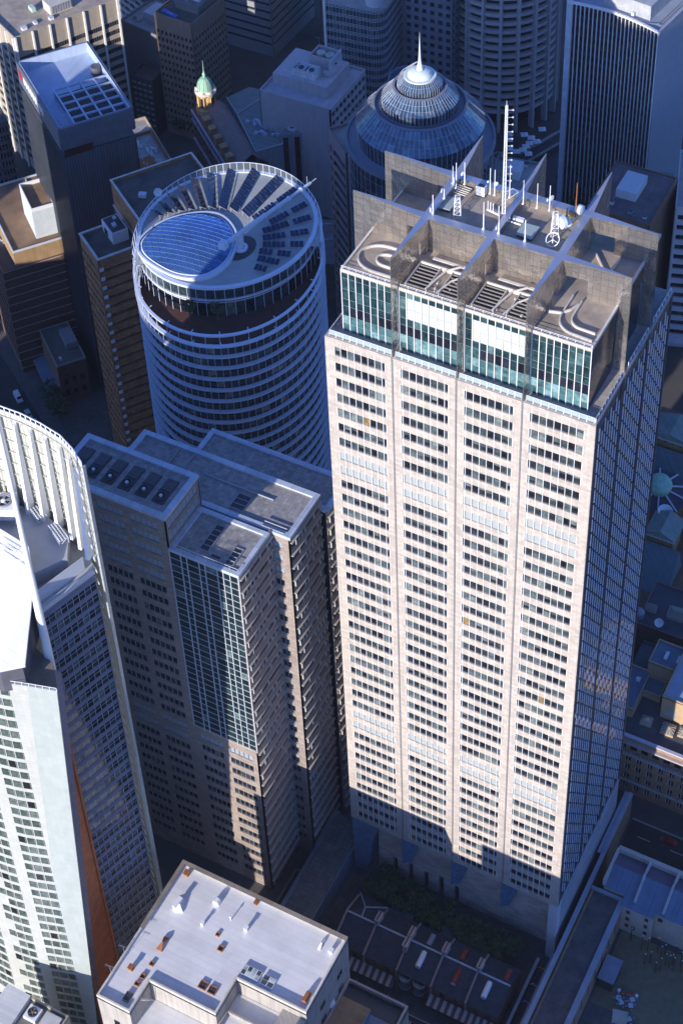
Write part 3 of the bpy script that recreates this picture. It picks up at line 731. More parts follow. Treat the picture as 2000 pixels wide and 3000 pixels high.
# ---------------------------------------------------------------- elliptical glass tower
def ellipse_tower():
    rt = root('elliptical_glass_tower', 'oval glass tower ringed by white sunshades with a blue glass egg skylight on its roof', 'tower')
    CX, CY, A, B_, ROT = -67.4, 70.4, 29.2, 23.4, math.radians(108.6)
    def el(t, k=1.0, cx=CX, cy=CY, a=A, b=B_, rot=ROT):
        x, y = a * k * math.cos(t), b * k * math.sin(t)
        return (cx + x * math.cos(rot) - y * math.sin(rot), cy + x * math.sin(rot) + y * math.cos(rot))
    RING = solid('white blue sunshade metal', (0.62, 0.68, 0.78), 0.35, var=0.05, spec=0.6)
    N = 84
    # front faces camera for t in the near half; draw all round
    g = MB()
    zf = 126.3
    for k in range(33):
        z1 = zf - 3.8 * k; z0 = z1 - 3.8
        for i in range(N):
            t0, t1 = 2 * PI * i / N, 2 * PI * (i + 1) / N
            p, q = el(t0, 0.962), el(t1, 0.962)
            g.face([(p[0], p[1], z0 + 0.5), (q[0], q[1], z0 + 0.5), (q[0], q[1], z1), (p[0], p[1], z1)], 0)
            g.face([(p[0], p[1], z0), (q[0], q[1], z0), (q[0], q[1], z0 + 0.5), (p[0], p[1], z0 + 0.5)], 1)
    g.build('inner_glazing', [glass('deep office glass', [(0.0, (0.012, 0.018, 0.024)), (0.42, (0.020, 0.034, 0.038)), (0.68, (0.035, 0.052, 0.06)), (0.82, (0.09, 0.10, 0.10)), (0.92, (0.22, 0.20, 0.17))], rough=0.05, spec=0.7), DARKM], rt)
    b = MB()
    for i in range(N):
        p = el(2 * PI * i / N, 0.995)
        b.tube((p[0], p[1], 0), (p[0], p[1], zf), 0.055, 4, caps=False)
    b.build('outer_mullions', RING, rt)
    def ringmesh(z, h, k0, k1, t0=0.0, t1=2 * PI, n=N, **kw):
        r = MB()
        full = t1 - t0 > 6.28
        for i in range(n):
            a, c = t0 + (t1 - t0) * i / n, t0 + (t1 - t0) * (i + 1) / n
            p0, p1, q0, q1 = el(a, k0, **kw), el(c, k0, **kw), el(a, k1, **kw), el(c, k1, **kw)
            r.hexa([(p0[0], p0[1], z), (p1[0], p1[1], z), (q1[0], q1[1], z), (q0[0], q0[1], z), (p0[0], p0[1], z + h), (p1[0], p1[1], z + h), (q1[0], q1[1], z + h), (q0[0], q0[1], z + h)], 0, skip=(3, 5) if full or 0 < i < n - 1 else ())
        return r
    rm = ringmesh(0, 0.30, 1.012, 0.972)
    first = None
    for k in range(32):
        z = zf - 3.8 * (k + 1)
        if first is None: first = rm.build('sunshade_ring', RING, rt); first.location = (0, 0, z)
        else:
            o = first.copy(); COL.objects.link(o); o.location = (0, 0, z)
    # terrace level rails with T posts (front), glass fence (rear)
    cam_dir = math.atan2(CAM.y - CY, CAM.x - CX)
    def facing(t):
        p = el(t); d = Vector((p[0] - CX, p[1] - CY)).normalized(); return d.dot(Vector((math.cos(cam_dir), math.sin(cam_dir))))
    ringmesh(zf + 0.0, 0.38, 1.022, 0.985).build('terrace_rail', RING, rt)
    ringmesh(zf + 3.6, 0.38, 1.02, 0.992).build('terrace_rail', RING, rt)
    b = MB()
    for i in range(0, N, 4):
        t = 2 * PI * i / N
        for k0, k1, z in ((1.0, 0.955, zf + 3.75), (1.0, 0.955, zf + 0.2), (1.0, 0.955, zf - 3.6)):
            p, q = el(t, k0), el(t, k1); b.tube((p[0], p[1], z), (q[0], q[1], z), 0.14, 5)
    for i in range(0, N, 2):
        p = el(2 * PI * i / N, 1.0); b.tube((p[0], p[1], zf), (p[0], p[1], zf + 3.7), 0.07, 4)
    b.build('rail_brackets', RING, rt)
    fl = MB(); fl.face([(*el(2 * PI * i / N, 0.96), zf - 1.4) for i in range(N)], 0)
    fl.build('terrace_floor', solid('red brown terrace deck', (0.10, 0.045, 0.035), 0.8, var=0.2, tile=(2.4, 0.35, 0.04), flat=True, joint=0.7), rt)
    # penthouse under the roof plate
    ix, iy, ia, ib, irot = -70.81, 75.93, 23.77, 21.83, math.radians(-101.3)
    kw = dict(cx=ix, cy=iy, a=ia, b=ib, rot=irot)
    ZR = 134.0
    g = MB()
    for i in range(60):
        t0, t1 = 2 * PI * i / 60, 2 * PI * (i + 1) / 60
        p, q = el(t0, 0.99, **kw), el(t1, 0.99, **kw)
        for z0, z1, mi in ((zf - 1.4, zf + 2.6, 0), (zf + 2.6, zf + 2.9, 1), (zf + 2.9, ZR - 3.4, 0)):
            g.face([(p[0], p[1], z0), (q[0], q[1], z0), (q[0], q[1], z1), (p[0], p[1], z1)], mi)
        p, q = el(t0, 0.998, **kw), el(t1, 0.998, **kw)
        g.face([(p[0], p[1], ZR - 3.5), (q[0], q[1], ZR - 3.5), (q[0], q[1], ZR - 0.3), (p[0], p[1], ZR - 0.3)], 3)
    g.build('penthouse_glazing', [WIND, RING, solid('penthouse soffit wall', (0.12, 0.13, 0.14), 0.6, var=0.2), glass('screen glass', [(0.0, (0.03, 0.05, 0.06)), (0.5, (0.05, 0.075, 0.09)), (0.85, (0.10, 0.13, 0.14))], spec=0.7)], rt)
    ringmesh(ZR - 4.1, 0.4, 1.01, 0.96, **kw).build('screen_rail', RING, rt)
    b = MB()
    for i in range(60):
        p = el(2 * PI * i / 60, 1.008, **kw); b.tube((p[0], p[1], zf - 1.4), (p[0], p[1], ZR - 0.2), 0.07, 4)
    b.build('screen_mullions', RING, rt)
    ringmesh(ZR - 0.35, 0.62, 1.012, 0.965, **kw).build('roof_rim', RING, rt)
    b = MB(); b.face([(*el(2 * PI * i / 60, 0.97, **kw), ZR) for i in range(60)], 0)
    # roof apron between plate and the rear skin
    for i in range(N):
        t0, t1 = 2 * PI * i / N, 2 * PI * (i + 1) / N
    b.build('roof_plate', solid('roof screed', (0.37, 0.39, 0.37), 0.75, var=0.12, scale=0.15, tile=(1.8, 0.9, 0.03), flat=True, joint=0.88, tvar=0.05), rt)
    fe = MB()
    for i in range(N):
        t0, t1 = 2 * PI * i / N, 2 * PI * (i + 1) / N
        f = facing((t0 + t1) / 2)
        if f > 0.30: continue
        top = 137.2 - max(0.0, f + 0.05) * 14
        p, q = el(t0, 1.0), el(t1, 1.0)
        fe.tube((p[0], p[1], zf), (p[0], p[1], top), 0.09, 4)
        fe.tube((p[0], p[1], top), (q[0], q[1], top), 0.10, 4)
        a, c = el(t0, 0.975), el(t1, 0.975)
        if f < 0.1: fe.hexa([(a[0], a[1], 133.3), (c[0], c[1], 133.3), (q[0], q[1], 133.3), (p[0], p[1], 133.3), (a[0], a[1], 133.6), (c[0], c[1], 133.6), (q[0], q[1], 133.6), (p[0], p[1], 133.6)], 0)
        for kk in range(3):
            z0, z1 = zf + kk * 3.6, zf + kk * 3.6 + 3.5
            if z1 < top: fe.face([(p[0], p[1], z0), (q[0], q[1], z0), (q[0], q[1], z1), (p[0], p[1], z1)], 1)
    sg = solid('clear screen glass', (0.42, 0.48, 0.52), 0.1, var=0.1, spec=0.6); sg.node_tree.nodes['Principled BSDF'].inputs['Alpha'].default_value = 0.22
    fe.build('rear_glass_screen', [RING, sg], rt)
    b = MB()
    for i in range(N):
        t0, t1 = 2 * PI * i / N, 2 * PI * (i + 1) / N
        if facing((t0 + t1) / 2) > 0.15: continue
        p, q = el(t0, 0.975), el(t1, 0.975)
        s0 = 2 * PI * i / N
        b.face([(p[0], p[1], 133.75), (q[0], q[1], 133.75), (CX, CY, 133.75)], 0)
    b.build('roof_apron', solid('roof apron', (0.37, 0.40, 0.39), 0.7, var=0.12), rt)
    # egg shaped skylight
    egg = [(-87.7, 59.9), (-88.3, 64.5), (-86.8, 70.2), (-83.4, 74.9), (-78.4, 78.5), (-73.6, 78.9), (-68.4, 75.8), (-65.2, 71.3), (-63.3, 65.0), (-63.8, 59.5), (-66.3, 55.6), (-72.4, 53.6), (-79.1, 54.5), (-84.6, 56.6)][::-1]
    def smooth(poly, k=4):
        out = []; n = len(poly)
        for i in range(n):
            p0, p1, p2, p3 = [Vector(poly[(i + j) % n]) for j in (-1, 0, 1, 2)]
            for s in range(k):
                t = s / k
                out.append(0.5 * ((2 * p1) + (p2 - p0) * t + (2 * p0 - 5 * p1 + 4 * p2 - p3) * t * t + (3 * p1 - p0 - 3 * p2 + p3) * t ** 3))
        return out
    eg = smooth(egg)
    cx = sum(p.x for p in eg) / len(eg); cy = sum(p.y for p in eg) / len(eg); c = Vector((cx, cy))
    def er(k, z): return [(*(c + (p - c) * k), z) for p in eg]
    rim = MB(); n = len(eg)
    for k0, k1, z0, z1 in ((1.0, 1.0, ZR - 0.2, ZR + 0.9), (1.0, 0.955, ZR + 0.9, ZR + 0.9), (0.955, 0.945, ZR + 0.9, ZR + 0.6), (0.945, 0.90, ZR + 0.6, ZR + 0.95)):
        a, d = er(k0, z0), er(k1, z1)
        for i in range(n): rim.face([a[i], a[(i + 1) % n], d[(i + 1) % n], d[i]], 1 if k1 == 0.945 else 0)
    rim.build('skylight_rim', [RING, DARKM], rt)
    # dome glass as a triangulated grid clipped to the outline
    def inside(x, y):
        r = False; j = n - 1
        for i in range(n):
            xi, yi = c + (eg[i] - c) * 0.90; xj, yj = c + (eg[j] - c) * 0.90
            if (yi > y) != (yj > y) and x < (xj - xi) * (y - yi) / (yj - yi) + xi: r = not r
            j = i
        return r
    def hz(x, y):
        rx, ry = (x - cx) / 12.5, (y - cy) / 12.5
        return ZR + 0.55 + 2.0 * max(0.0, 1 - (rx * rx + ry * ry)) ** 0.8
    dg = MB(); bars = MB()
    loops = [er(0.90, 0), er(0.72, 0), er(0.54, 0), er(0.36, 0), er(0.18, 0)]
    lz = [[(p[0], p[1], hz(p[0], p[1])) for p in L] for L in loops]
    for a, d in zip(lz, lz[1:]):
        for i in range(n): dg.face([a[i], a[(i + 1) % n], d[(i + 1) % n], d[i]], 0, 0.3)
    dg.face([lz[-1][i] for i in range(n)], 0, 0.3)
    ex = Vector((0.93, 0.36)); 
    for ang in (8, 68, 128):
        d = Vector((math.cos(math.radians(ang)), math.sin(math.radians(ang)))); nn = Vector((-d.y, d.x))
        for k in range(-8, 9):
            prev = None
            for s in range(-28, 29):
                p = c + nn * (k * 1.55) + d * (s * 0.5)
                cur = (p.x, p.y, hz(p.x, p.y) + 0.06) if inside(p.x, p.y) else None
                if cur and prev: bars.tube(prev, cur, 0.05 if ang == 8 else 0.04, 3, caps=False, m=0 if ang == 8 else 1)
                prev = cur
    SKYG = solid('deep blue skylight glass', (0.10, 0.24, 0.52), 0.06, metal=0.65, var=0.25, scale=0.25, spec=0.8, bump=0.06)
    dg.build('skylight_glass', SKYG, rt, smooth=True)
    bars.build('skylight_lattice', [solid('glint lattice', (0.22, 0.36, 0.46), 0.4), solid('blue lattice', (0.10, 0.18, 0.36), 0.4)], rt)  # bars of one direction coloured lighter to paint their glint
    return ZR
ZR = ellipse_tower()

def solar_rows():
    k = 650 / 1568
    rows = [((300, 440), (240, 400)), ((360, 420), (300, 345)), ((440, 405), (365, 285)), ((512, 395), (435, 230)), ((592, 385), (525, 175)), ((655, 382), (645, 135)), ((728, 385), (795, 115)), ((805, 398), (965, 120)),
            ((888, 428), (1135, 172)), ((945, 465), (1245, 250)), ((1060, 490), (1320, 355)), ((1010, 550), (1350, 448)), ((1010, 598), (1335, 550)), ((1010, 645), (1300, 640)), ((985, 690), (1210, 712)), ((975, 740), (1130, 770)), ((955, 800), (1040, 820))]
    words = ['shortest solar panel row, by the left end of the oval roof', 'second solar row from the left edge of the oval roof', 'third solar row from the left edge of the oval roof', 'fourth solar row from the left edge of the oval roof', 'fifth solar row from the left, tilted to the left', 'solar row just left of the roof top, nearly upright', 'solar row at the far top of the oval roof', 'sunlit solar row just right of the far top of the roof', 'last sunlit solar row, leaning to the right',
             'solar row just left of the white crane boom', 'solar row half hidden under the crane boom', 'first solar row right of the crane boom', 'second solar row right of the crane boom', 'level solar row at the right edge of the oval roof', 'sixth solar row from the front of the shaded side', 'second solar row from the front of the shaded side', 'frontmost short solar row of two panel blocks']
    for i, (a, b_) in enumerate(rows):
        p = P(350 + a[0] * k, 450 + a[1] * k, ZR + 0.9); q = P(350 + b_[0] * k, 450 + b_[1] * k, ZR + 0.9)
        d = (q - p); L = Vector((d.x, d.y)).length; u = Vector((d.x, d.y)).normalized()
        rt = root('solar_panel_row', words[i], 'solar panels', (p.x, p.y, ZR), math.atan2(u.y, u.x), 'solar panel rows on the oval roof')
        b = MB(); npan = max(2, round(L / 1.15)); w = 2.1 if i < 9 else 1.7; tl = 0.75 if i < 9 else 0.22
        for j in range(npan):
            x0, x1 = L * j / npan + 0.05, L * (j + 1) / npan - 0.05
            if npan > 6 and j == npan * 5 // 9 and i > 8: continue
            b.hexa([(x0, -w / 2, 1.0 - tl), (x1, -w / 2, 1.0 - tl), (x1, w / 2, 1.0 + tl), (x0, w / 2, 1.0 + tl), (x0, -w / 2 - .03, 1.07 - tl), (x1, -w / 2 - .03, 1.07 - tl), (x1, w / 2 - .03, 1.07 + tl), (x0, w / 2 - .03, 1.07 + tl)])
        b.build('solar_panels', SOLAR, rt)
        b = MB()
        for j in range(0, npan + 1, 2):
            x = L * j / npan; b.tube((x, w * .35, 0), (x, w * .35, 1.5), 0.05, 4); b.tube((x, -w * .4, 0), (x, -w * .4, 0.35), 0.05, 4); b.tube((x, -w * .45, 0.4), (x, w * .45, 1.6), 0.04, 4)
        b.build('support_frame', PALE, rt)
solar_rows()

def roof_crane():
    p, q = Vector((-65.4, 65.4, 138.4)), Vector((-56.2, 94.7, 140.4))
    base = p.lerp(q, 0.17); base.z = 0
    rt = root('roof_crane', 'long pale blue cleaning crane boom lying across the oval roof', 'crane', (base.x, base.y, ZR))
    o = Vector((base.x, base.y, ZR)); p, q = p - o, q - o
    CRM = solid('pale blue crane paint', (0.60, 0.66, 0.74), 0.4, var=0.06)
    b = MB(); b.tube(p.lerp(q, .05), p.lerp(q, .45), 0.62, 4); b.tube(p.lerp(q, .45), p.lerp(q, .72), 0.50, 4); b.tube(p.lerp(q, .72), p.lerp(q, .98), 0.38, 4)
    for t in (.2, .45, .6, .72, .86): b.tube(p.lerp(q, t), p.lerp(q, t + .012), 0.75, 6)
    b.tube(p.lerp(q, .96), q + Vector((0.4, 1.2, .2)), 0.12, 4)
    b.build('boom', CRM, rt)
    b = MB(); b.box(p.x - 1.0, p.x + .9, p.y - .9, p.y + .9, p.z - 1.0, p.z + 1.0); b.build('counterweight', CRM, rt)
    b = MB(); m = p.lerp(q, 0.17); b.tube((0, 0, 0.2), (0, 0, m.z), 1.0, 14); b.lathe(0, 0, [(1.9, 0.05), (1.9, 0.5), (1.1, 0.7)], 18)
    b.build('pedestal', CRM, rt, smooth=False)
    b = MB(); e = p.lerp(q, .94); b.tube(e, e + Vector((0, 0, 2.8)), 0.06, 4); b.build('antenna', PALE, rt)
    w = MB()
    for i in range(20):
        a0, a1 = 2 * PI * i / 20, 2 * PI * (i + 1) / 20
        w.face([(3.6 * math.cos(a0), 5.0 * math.sin(a0), 0.03), (3.6 * math.cos(a1), 5.0 * math.sin(a1), 0.03), (0, 0, 0.03)])
    w.build('base_well', DARKM, rt)
roof_crane()

# ---------------------------------------------------------------- white curved tower at the left
def sail_tower():
    rt = root('white_sail_tower', 'white curved office tower with sail like glass walls, striped shaded side and terracotta strip', 'tower')
    TILE = solid('white glazed cladding', (0.46, 0.475, 0.44), 0.4, var=0.05, scale=0.2, tile=(1.5, 1.2, 0.03, 0.0), joint=0.80, tvar=0.05, spec=0.5)
    FRIT = solid('fritted glass edge', (0.40, 0.44, 0.42), 0.2, var=0.06, tile=(1.5, 3.6, 0.03, 0.0), joint=0.9, tvar=0.04, spec=0.6)
    Z0, Z1 = 0.0, 142.0
    def E(z): t = (z - 8) / 134.0; return (-33.7 + 8.4 * t, -67.9 + 2.6 * t)
    prof = [(0, 0, 0), (6, -5.8, -1.55), (11, -10.6, -3.0), (16, -15.5, -3.9), (20, -19.5, -4.3), (25, -24.5, -4.2), (30, -29.4, -3.4), (36, -35.2, -1.6), (42, -40.9, 0.6)]
    def S(s, z):
        for (a, x0, y0), (b, x1, y1) in zip(prof, prof[1:]):
            if a <= s <= b:
                t = (s - a) / (b - a); e = E(z)
                return (e[0] + x0 + (x1 - x0) * t, e[1] + y0 + (y1 - y0) * t)
    b = MB()
    ss = [i * 1.5 for i in range(28)]
    zz = [i * 3.55 for i in range(41)]
    for s0, s1 in zip(ss, ss[1:]):
        for z0, z1 in zip(zz, zz[1:]):
            p, q, r, w = S(s1, z0), S(s0, z0), S(s0, z1), S(s1, z1)
            b.face([(*p, z0), (*q, z0), (*r, z1), (*w, z1)], 1 if s1 <= 6.1 else 0)
            n = (q[1] - p[1], -(q[0] - p[0])); L = math.hypot(*n); n = (n[0] / L * .4, n[1] / L * .4)
            if s0 == 0: b.face([(*q, z0), (q[0] - n[0], q[1] - n[1], z0), (r[0] - n[0], r[1] - n[1], z1), (*r, z1)], 1)
            b.face([(p[0] - n[0], p[1] - n[1], z0), (w[0] - n[0], w[1] - n[1], z1), (r[0] - n[0], r[1] - n[1], z1), (q[0] - n[0], q[1] - n[1], z0)], 0)
            if z1 == zz[-1]: b.face([(*w, z1), (*r, z1), (r[0] - n[0], r[1] - n[1], z1), (w[0] - n[0], w[1] - n[1], z1)], 0)
    b.build('front_shell', [TILE, FRIT], rt)
    # windows in threes, stepping sideways with the lean of the shell
    AW = glass('pale green window glass', [(0.0, (0.055, 0.08, 0.068)), (0.3, (0.085, 0.115, 0.098)), (0.7, (0.115, 0.145, 0.125)), (0.93, (0.012, 0.015, 0.016))], rough=0.08, spec=0.7)
    wm = win_mesh('window', 1.75, 2.25, 1, (AW, GREYM), 0.1, 0, 0.10)
    cnt = 0; rest = MB(); dark_rows = {8: 1, 31: 1}
    for k in range(38):
        z = 138.0 - 3.55 * k
        sh = 10.0 - 0.055 * (142 - z)
        for j in range(15):
            if j % 3 == 2 and k % 5 in (1, 3) and j > 4: continue
            s1 = sh + j * 2.05 + (j // 3) * 2.5; s0 = s1 + 1.75
            if s0 > 41 or s1 < 1.2: continue
            p, q = S(s0, z), S(s1, z)
            a = math.atan2(q[1] - p[1], q[0] - p[0])
            if cnt < 100:
                o = bpy.data.objects.new('window', wm); COL.objects.link(o); o.parent = rt
                o.location = (p[0] + math.sin(a) * 0.06, p[1] - math.cos(a) * 0.06, z)
                o.rotation_euler = (0, 0, a); cnt += 1
            else:
                u = (math.cos(a), math.sin(a))
                rest.fquad(p, u, 0, 1.75, 0.06, z, z + 2.25, 0)
                for x in (.05, 1.7): rest.fbox(p, u, x - .05, x + .05, .05, .16, z, z + 2.25, 1)
    tag(rest.build('window', [AW, GREYM], rt), kind='stuff')
    b = MB()
    for i in range(30):
        p = S(i * 1.4, Z1); b.tube((*p, Z1 - .2), (p[0], p[1], Z1 + 0.9), 0.07, 4)
    for i in range(29): b.tube((*S(i * 1.4, Z1), Z1 + .9), (*S(i * 1.4 + 1.4, Z1), Z1 + .9), 0.08, 4)
    b.build('shell_railing', WHITE, rt)
    # rear shell rising above the roof deck
    BR = [(-29.5, -41.8), (-33.0, -39.6), (-37.0, -37.8), (-42.1, -36.8), (-47.2, -36.3), (-52.2, -36.4), (-57.5, -37.3), (-63, -38.9), (-70, -42), (-75, -45), (-80, -49)]  # unseen left end extended to shade the oval tower roof
    pts = []
    for a, c in zip(BR, BR[1:]):
        for i in range(4): pts.append((a[0] + (c[0] - a[0]) * i / 4, a[1] + (c[1] - a[1]) * i / 4))
    ZB = 180.0
    b = MB()
    zz2 = [ZB - 3.6 * i for i in range(51) if ZB - 3.6 * i > -3]
    for p, q in zip(pts, pts[1:]):
        for z1, z0 in zip(zz2, zz2[1:]):
            b.face([(*p, z0), (*q, z0), (*q, z1), (*p, z1)], 0)
            b.face([(q[0], q[1] + .35, z0), (p[0], p[1] + .35, z0), (p[0], p[1] + .35, z1), (q[0], q[1] + .35, z1)], 0)
        b.face([(*p, ZB), (*q, ZB), (q[0], q[1] + .35, ZB), (p[0], p[1] + .35, ZB)], 0)
    b.build('rear_shell', solid('cream fritted glass', (0.50, 0.50, 0.43), 0.3, var=0.05, scale=0.3, tile=(2.1, 3.6, 0.06, 0.0), joint=0.6, tvar=0.06), rt)
    b = MB()
    e = Vector((0.86, -0.5))
    for k in range(50):
        z = ZB - 3.6 * k
        b.fbox((pts[0][0] + .15, pts[0][1] - .3), (0, 1), 0, 0.9, -0.1, 0.25, z - 3.5, z, 0)
        x, y = pts[0]
        for a in range(2): b.tube((x - 1.2 - a, y - .2 + a * .5, z - .6), (x - .2, y - 1.0, z - 1.1), 0.09, 4, m=1)
    b.build('shell_edge', [FRIT, WHITE], rt)
    b = MB()
    for k in range(8):
        z = ZB - 1.2 - 3.3 * k
        for p, q in zip(pts, pts[1:]): b.tube((p[0], p[1] - .25, z), (q[0], q[1] - .25, z), 0.11, 4)
        for p in pts[::2]: b.tube((p[0], p[1] - .1, z), (p[0] + .1, p[1] - 1.0, z - .5), 0.08, 4)
    for p in pts[::1]: b.tube((p[0], p[1] - .22, 154), (p[0], p[1] - .22, ZB), 0.05, 4)
    b.build('shell_framing', solid('grey white framing', (0.50, 0.50, 0.46), 0.5), rt)
    b = MB()
    for p, q in zip(pts, pts[1:]):
        b.tube((p[0], p[1], ZB + 1.3), (q[0], q[1], ZB + 1.3), 0.13, 4); b.tube((p[0], p[1], ZB), (p[0], p[1], ZB + 1.3), 0.11, 4); b.tube((p[0], p[1], ZB + .1), (q[0], q[1], ZB + .1), 0.16, 4)
    b.build('crown_railing', WHITE, rt)
    for i in range(2, len(pts) - 1, 3):
        p = pts[i]; b = MB()
        b.hexa([(p[0] - .3, p[1] - 2.6, 153.8), (p[0] + .5, p[1] - 2.6, 153.8), (p[0] + .5, p[1] - .5, 153.8), (p[0] - .3, p[1] - .5, 153.8),
                (p[0] - .3, p[1] - 1.3, ZB - 1.6), (p[0] + .3, p[1] - 1.3, ZB - 1.6), (p[0] + .3, p[1] - .5, ZB - 1.6), (p[0] - .3, p[1] - .5, ZB - 1.6)])
        b.build('shell_column', WHITE, rt)
    # roof deck and striped side
    O, B = Vector((-34.5, -55.5)), Vector((-30.6, -42.6))
    u = (B - O); L = u.length; u = u / L
    b = MB(); b.prism([(-70, -55), tuple(O), tuple(B), (-33, -40), (-42, -37.3), (-52, -37), (-63, -39.5), (-70, -42)], 149.6, 150.0); 
    b.build('roof_deck', solid('pale grey deck', (0.42, 0.43, 0.45), 0.7, var=0.1), rt)
    b = MB(); b.prism([(-52, -49), (-39, -51.5), (-35.0, -44.6), (-38.5, -38.9), (-46, -37.4), (-56, -37.6)], 150.05, 154.0)
    b.build('plant_platform', solid('plant platform', (0.40, 0.41, 0.43), 0.7, var=0.1), rt)
    nf = 41
    first = None
    SH = solid('lilac grey shade board', (0.19, 0.18, 0.22), 0.5, var=0.08)
    n = (u.y, -u.x)
    GLS = [glass('strip window glass', [(0.0, (0.015, 0.022, 0.03)), (0.5, (0.035, 0.05, 0.06)), (0.85, (0.08, 0.11, 0.12))], spec=0.7), PALE]
    for k in range(nf):
        z = 148.2 - 3.62 * k
        if first is None:
            m = MB(); m.hexa([(0, -.50, -0.50), (L - .4, -.50, -0.50), (L - .4, -0.46, -0.40), (0, -0.46, -0.40), (0, -0.12, 0.0), (L - .4, -0.12, 0), (L - .4, 0, 0.05), (0, 0, .05)])
            first = m.build('shade_board', SH, rt); o = first
            wmesh = win_mesh('window', L, 2.75, 9, GLS, 0.07, 1, 0.04)
        else: o = first.copy(); COL.objects.link(o)
        o.location = (O.x, O.y, z); o.rotation_euler = (0, 0, math.atan2(u.y, u.x))
        w = bpy.data.objects.new('window', wmesh); COL.objects.link(w); w.parent = rt
        w.location = (O.x, O.y, z - 3.45); w.rotation_euler = o.rotation_euler
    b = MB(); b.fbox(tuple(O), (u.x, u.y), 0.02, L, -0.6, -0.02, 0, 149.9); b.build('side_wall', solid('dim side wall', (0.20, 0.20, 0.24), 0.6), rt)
    b = MB(); b.fbox(tuple(O), (u.x, u.y), 0, L, -.3, .2, 149.3, 150.2); b.tube((O.x, O.y, 151.2), (B.x, B.y, 151.2), 0.06, 4); 
    b.fbox((O.x - 1.5, O.y + .5), (u.x, u.y), 0.5, L - 1, -.1, 0, 150.2, 153.8)
    b.build('deck_edge', PALE, rt)
    # terracotta strip and the louvred wing behind the front shell
    O2 = Vector((-33.2, -66.5)); v = (O - O2); Lv = v.length; v = v / Lv
    b = MB(); b.fbox(tuple(O2), (v.x, v.y), 0, Lv + .4, -0.6, 0.0, 0, 124.0); b.fbox(tuple(O), (u.x, u.y), -.55, 0.0, -.5, 0.55, 0, 124.5)
    b.build('terracotta_wall', TERRA, rt)
    for k in range(38):
        z = 139.5 - 3.62 * k
        e = E(z); e2 = (e[0] - 4.5, e[1] + 5.0)
        d = Vector((e2[0] - e[0], e2[1] - e[1])); l = d.length; d = d / l; nn = Vector((d.y, -d.x))
        m = MB()
        def q(t, dd, zz_): return (e[0] + d.x * t + nn.x * dd - .4, e[1] + d.y * t + nn.y * dd + .5, zz_)
        m.hexa([q(0, 1.3, z - 1.9), q(l, 1.3, z - 1.9), q(l, 1.2, z - 1.75), q(0, 1.2, z - 1.75), q(0, .12, z), q(l, .12, z), q(l, 0, z + .05), q(0, 0, z + .05)])
        m.build('shade_board', SH, rt)
        m = MB(); m.face([q(0, 0, z - 3.6), q(l, 0, z - 3.6), q(l, 0, z - .05), q(0, 0, z - .05)]); m.build('wing_window', GLS[0], rt)
    # sloping white roof
    b = MB()
    top = [P(0, 1548, 158), P(84, 1600, 158), P(101, 1690, 156.5), P(74, 1948, 149), P(0, 1963, 149)]
    dx = Vector((-26, -4, 0)); poly = [top[0] + dx] + top + [top[4] + dx]
    t_, s_ = [tuple(p) for p in poly], [tuple(p - Vector((0, 0, .7))) for p in poly]
    b.face(list(reversed(t_))); b.face(s_)
    for i in range(len(poly)): j = (i + 1) % len(poly); b.face([t_[i], t_[j], s_[j], s_[i]])
    b.build('sloping_roof', solid('white roof sheeting', (0.72, 0.72, 0.72), 0.5, var=0.04, tile=(40, 2.2, 0.04, 0.0), joint=0.8, tvar=0.03, flat=True), rt)
    b = MB()
    ins = [p.lerp(sum(poly, Vector()) / len(poly), 0.10) for p in poly]
    for i in range(len(poly)):
        a, c = ins[i], ins[(i + 1) % len(poly)]
        b.face([(a.x, a.y, 140), (c.x, c.y, 140), (c.x, c.y, c.z - .75), (a.x, a.y, a.z - .75)])
    b.build('roof_upstand', solid('shadow gap upstand', (0.10, 0.10, 0.12), 0.6), rt)  # dark colour stands in for the shadow gap below the roof edge
    b = MB(); e = E(140)
    b.face([(e[0], e[1] + .4, 140.3), (e[0] - 5, e[1] + 6, 140.3), (-60, -50, 140.3), (-70, -60, 140.3), (S(41, 140)[0], S(41, 140)[1] + .6, 140.3), (S(20, 140)[0], S(20, 140)[1] + .6, 140.3), (S(10, 140)[0], S(10, 140)[1] + .6, 140.3)])
    b.build('front_roof', solid('brown grille roof', (0.20, 0.17, 0.14), 0.8, var=0.2), rt)
    b = MB()
    def pr(u0, v0, z, up=1.1): p = P(u0, v0, z); return p
    for (a, c) in (((-10, 1625), (80, 1658)), ((-10, 1598), (66, 1625))):
        p, q = P(*a, 157.4), P(*c, 157.0); b.tube(p, q, .08, 4); b.tube(p + Vector((0, 0, 1)), q + Vector((0, 0, 1)), .07, 4)
        for i in range(6): r = p.lerp(q, i / 5); b.tube(r, r + Vector((0, 0, 1)), .06, 4)
    b.build('roof_walkway', PALE, rt)
    # mast
    b = MB(); m0 = Vector((-32.4, -58.2, 124.5)); m1 = Vector((-33.2, -57.0, 214))
    for a, c, r0, r1 in ((0, .03, .15, .95), (.03, .2, .9, .92), (.2, .5, .92, .58), (.5, 1.0, .58, .16)): b.tube(m0.lerp(m1, a), m0.lerp(m1, c), r0, 14, r1)
    c0 = m0.lerp(m1, .07)
    for z in (-.3, .5): b.lathe(c0.x, c0.y, [(1.15, c0.z + z), (1.35, c0.z + z), (1.35, c0.z + z + .12), (1.15, c0.z + z + .12)], 16)
    b.build('mast', WHITE, rt, smooth=False)
sail_tower()

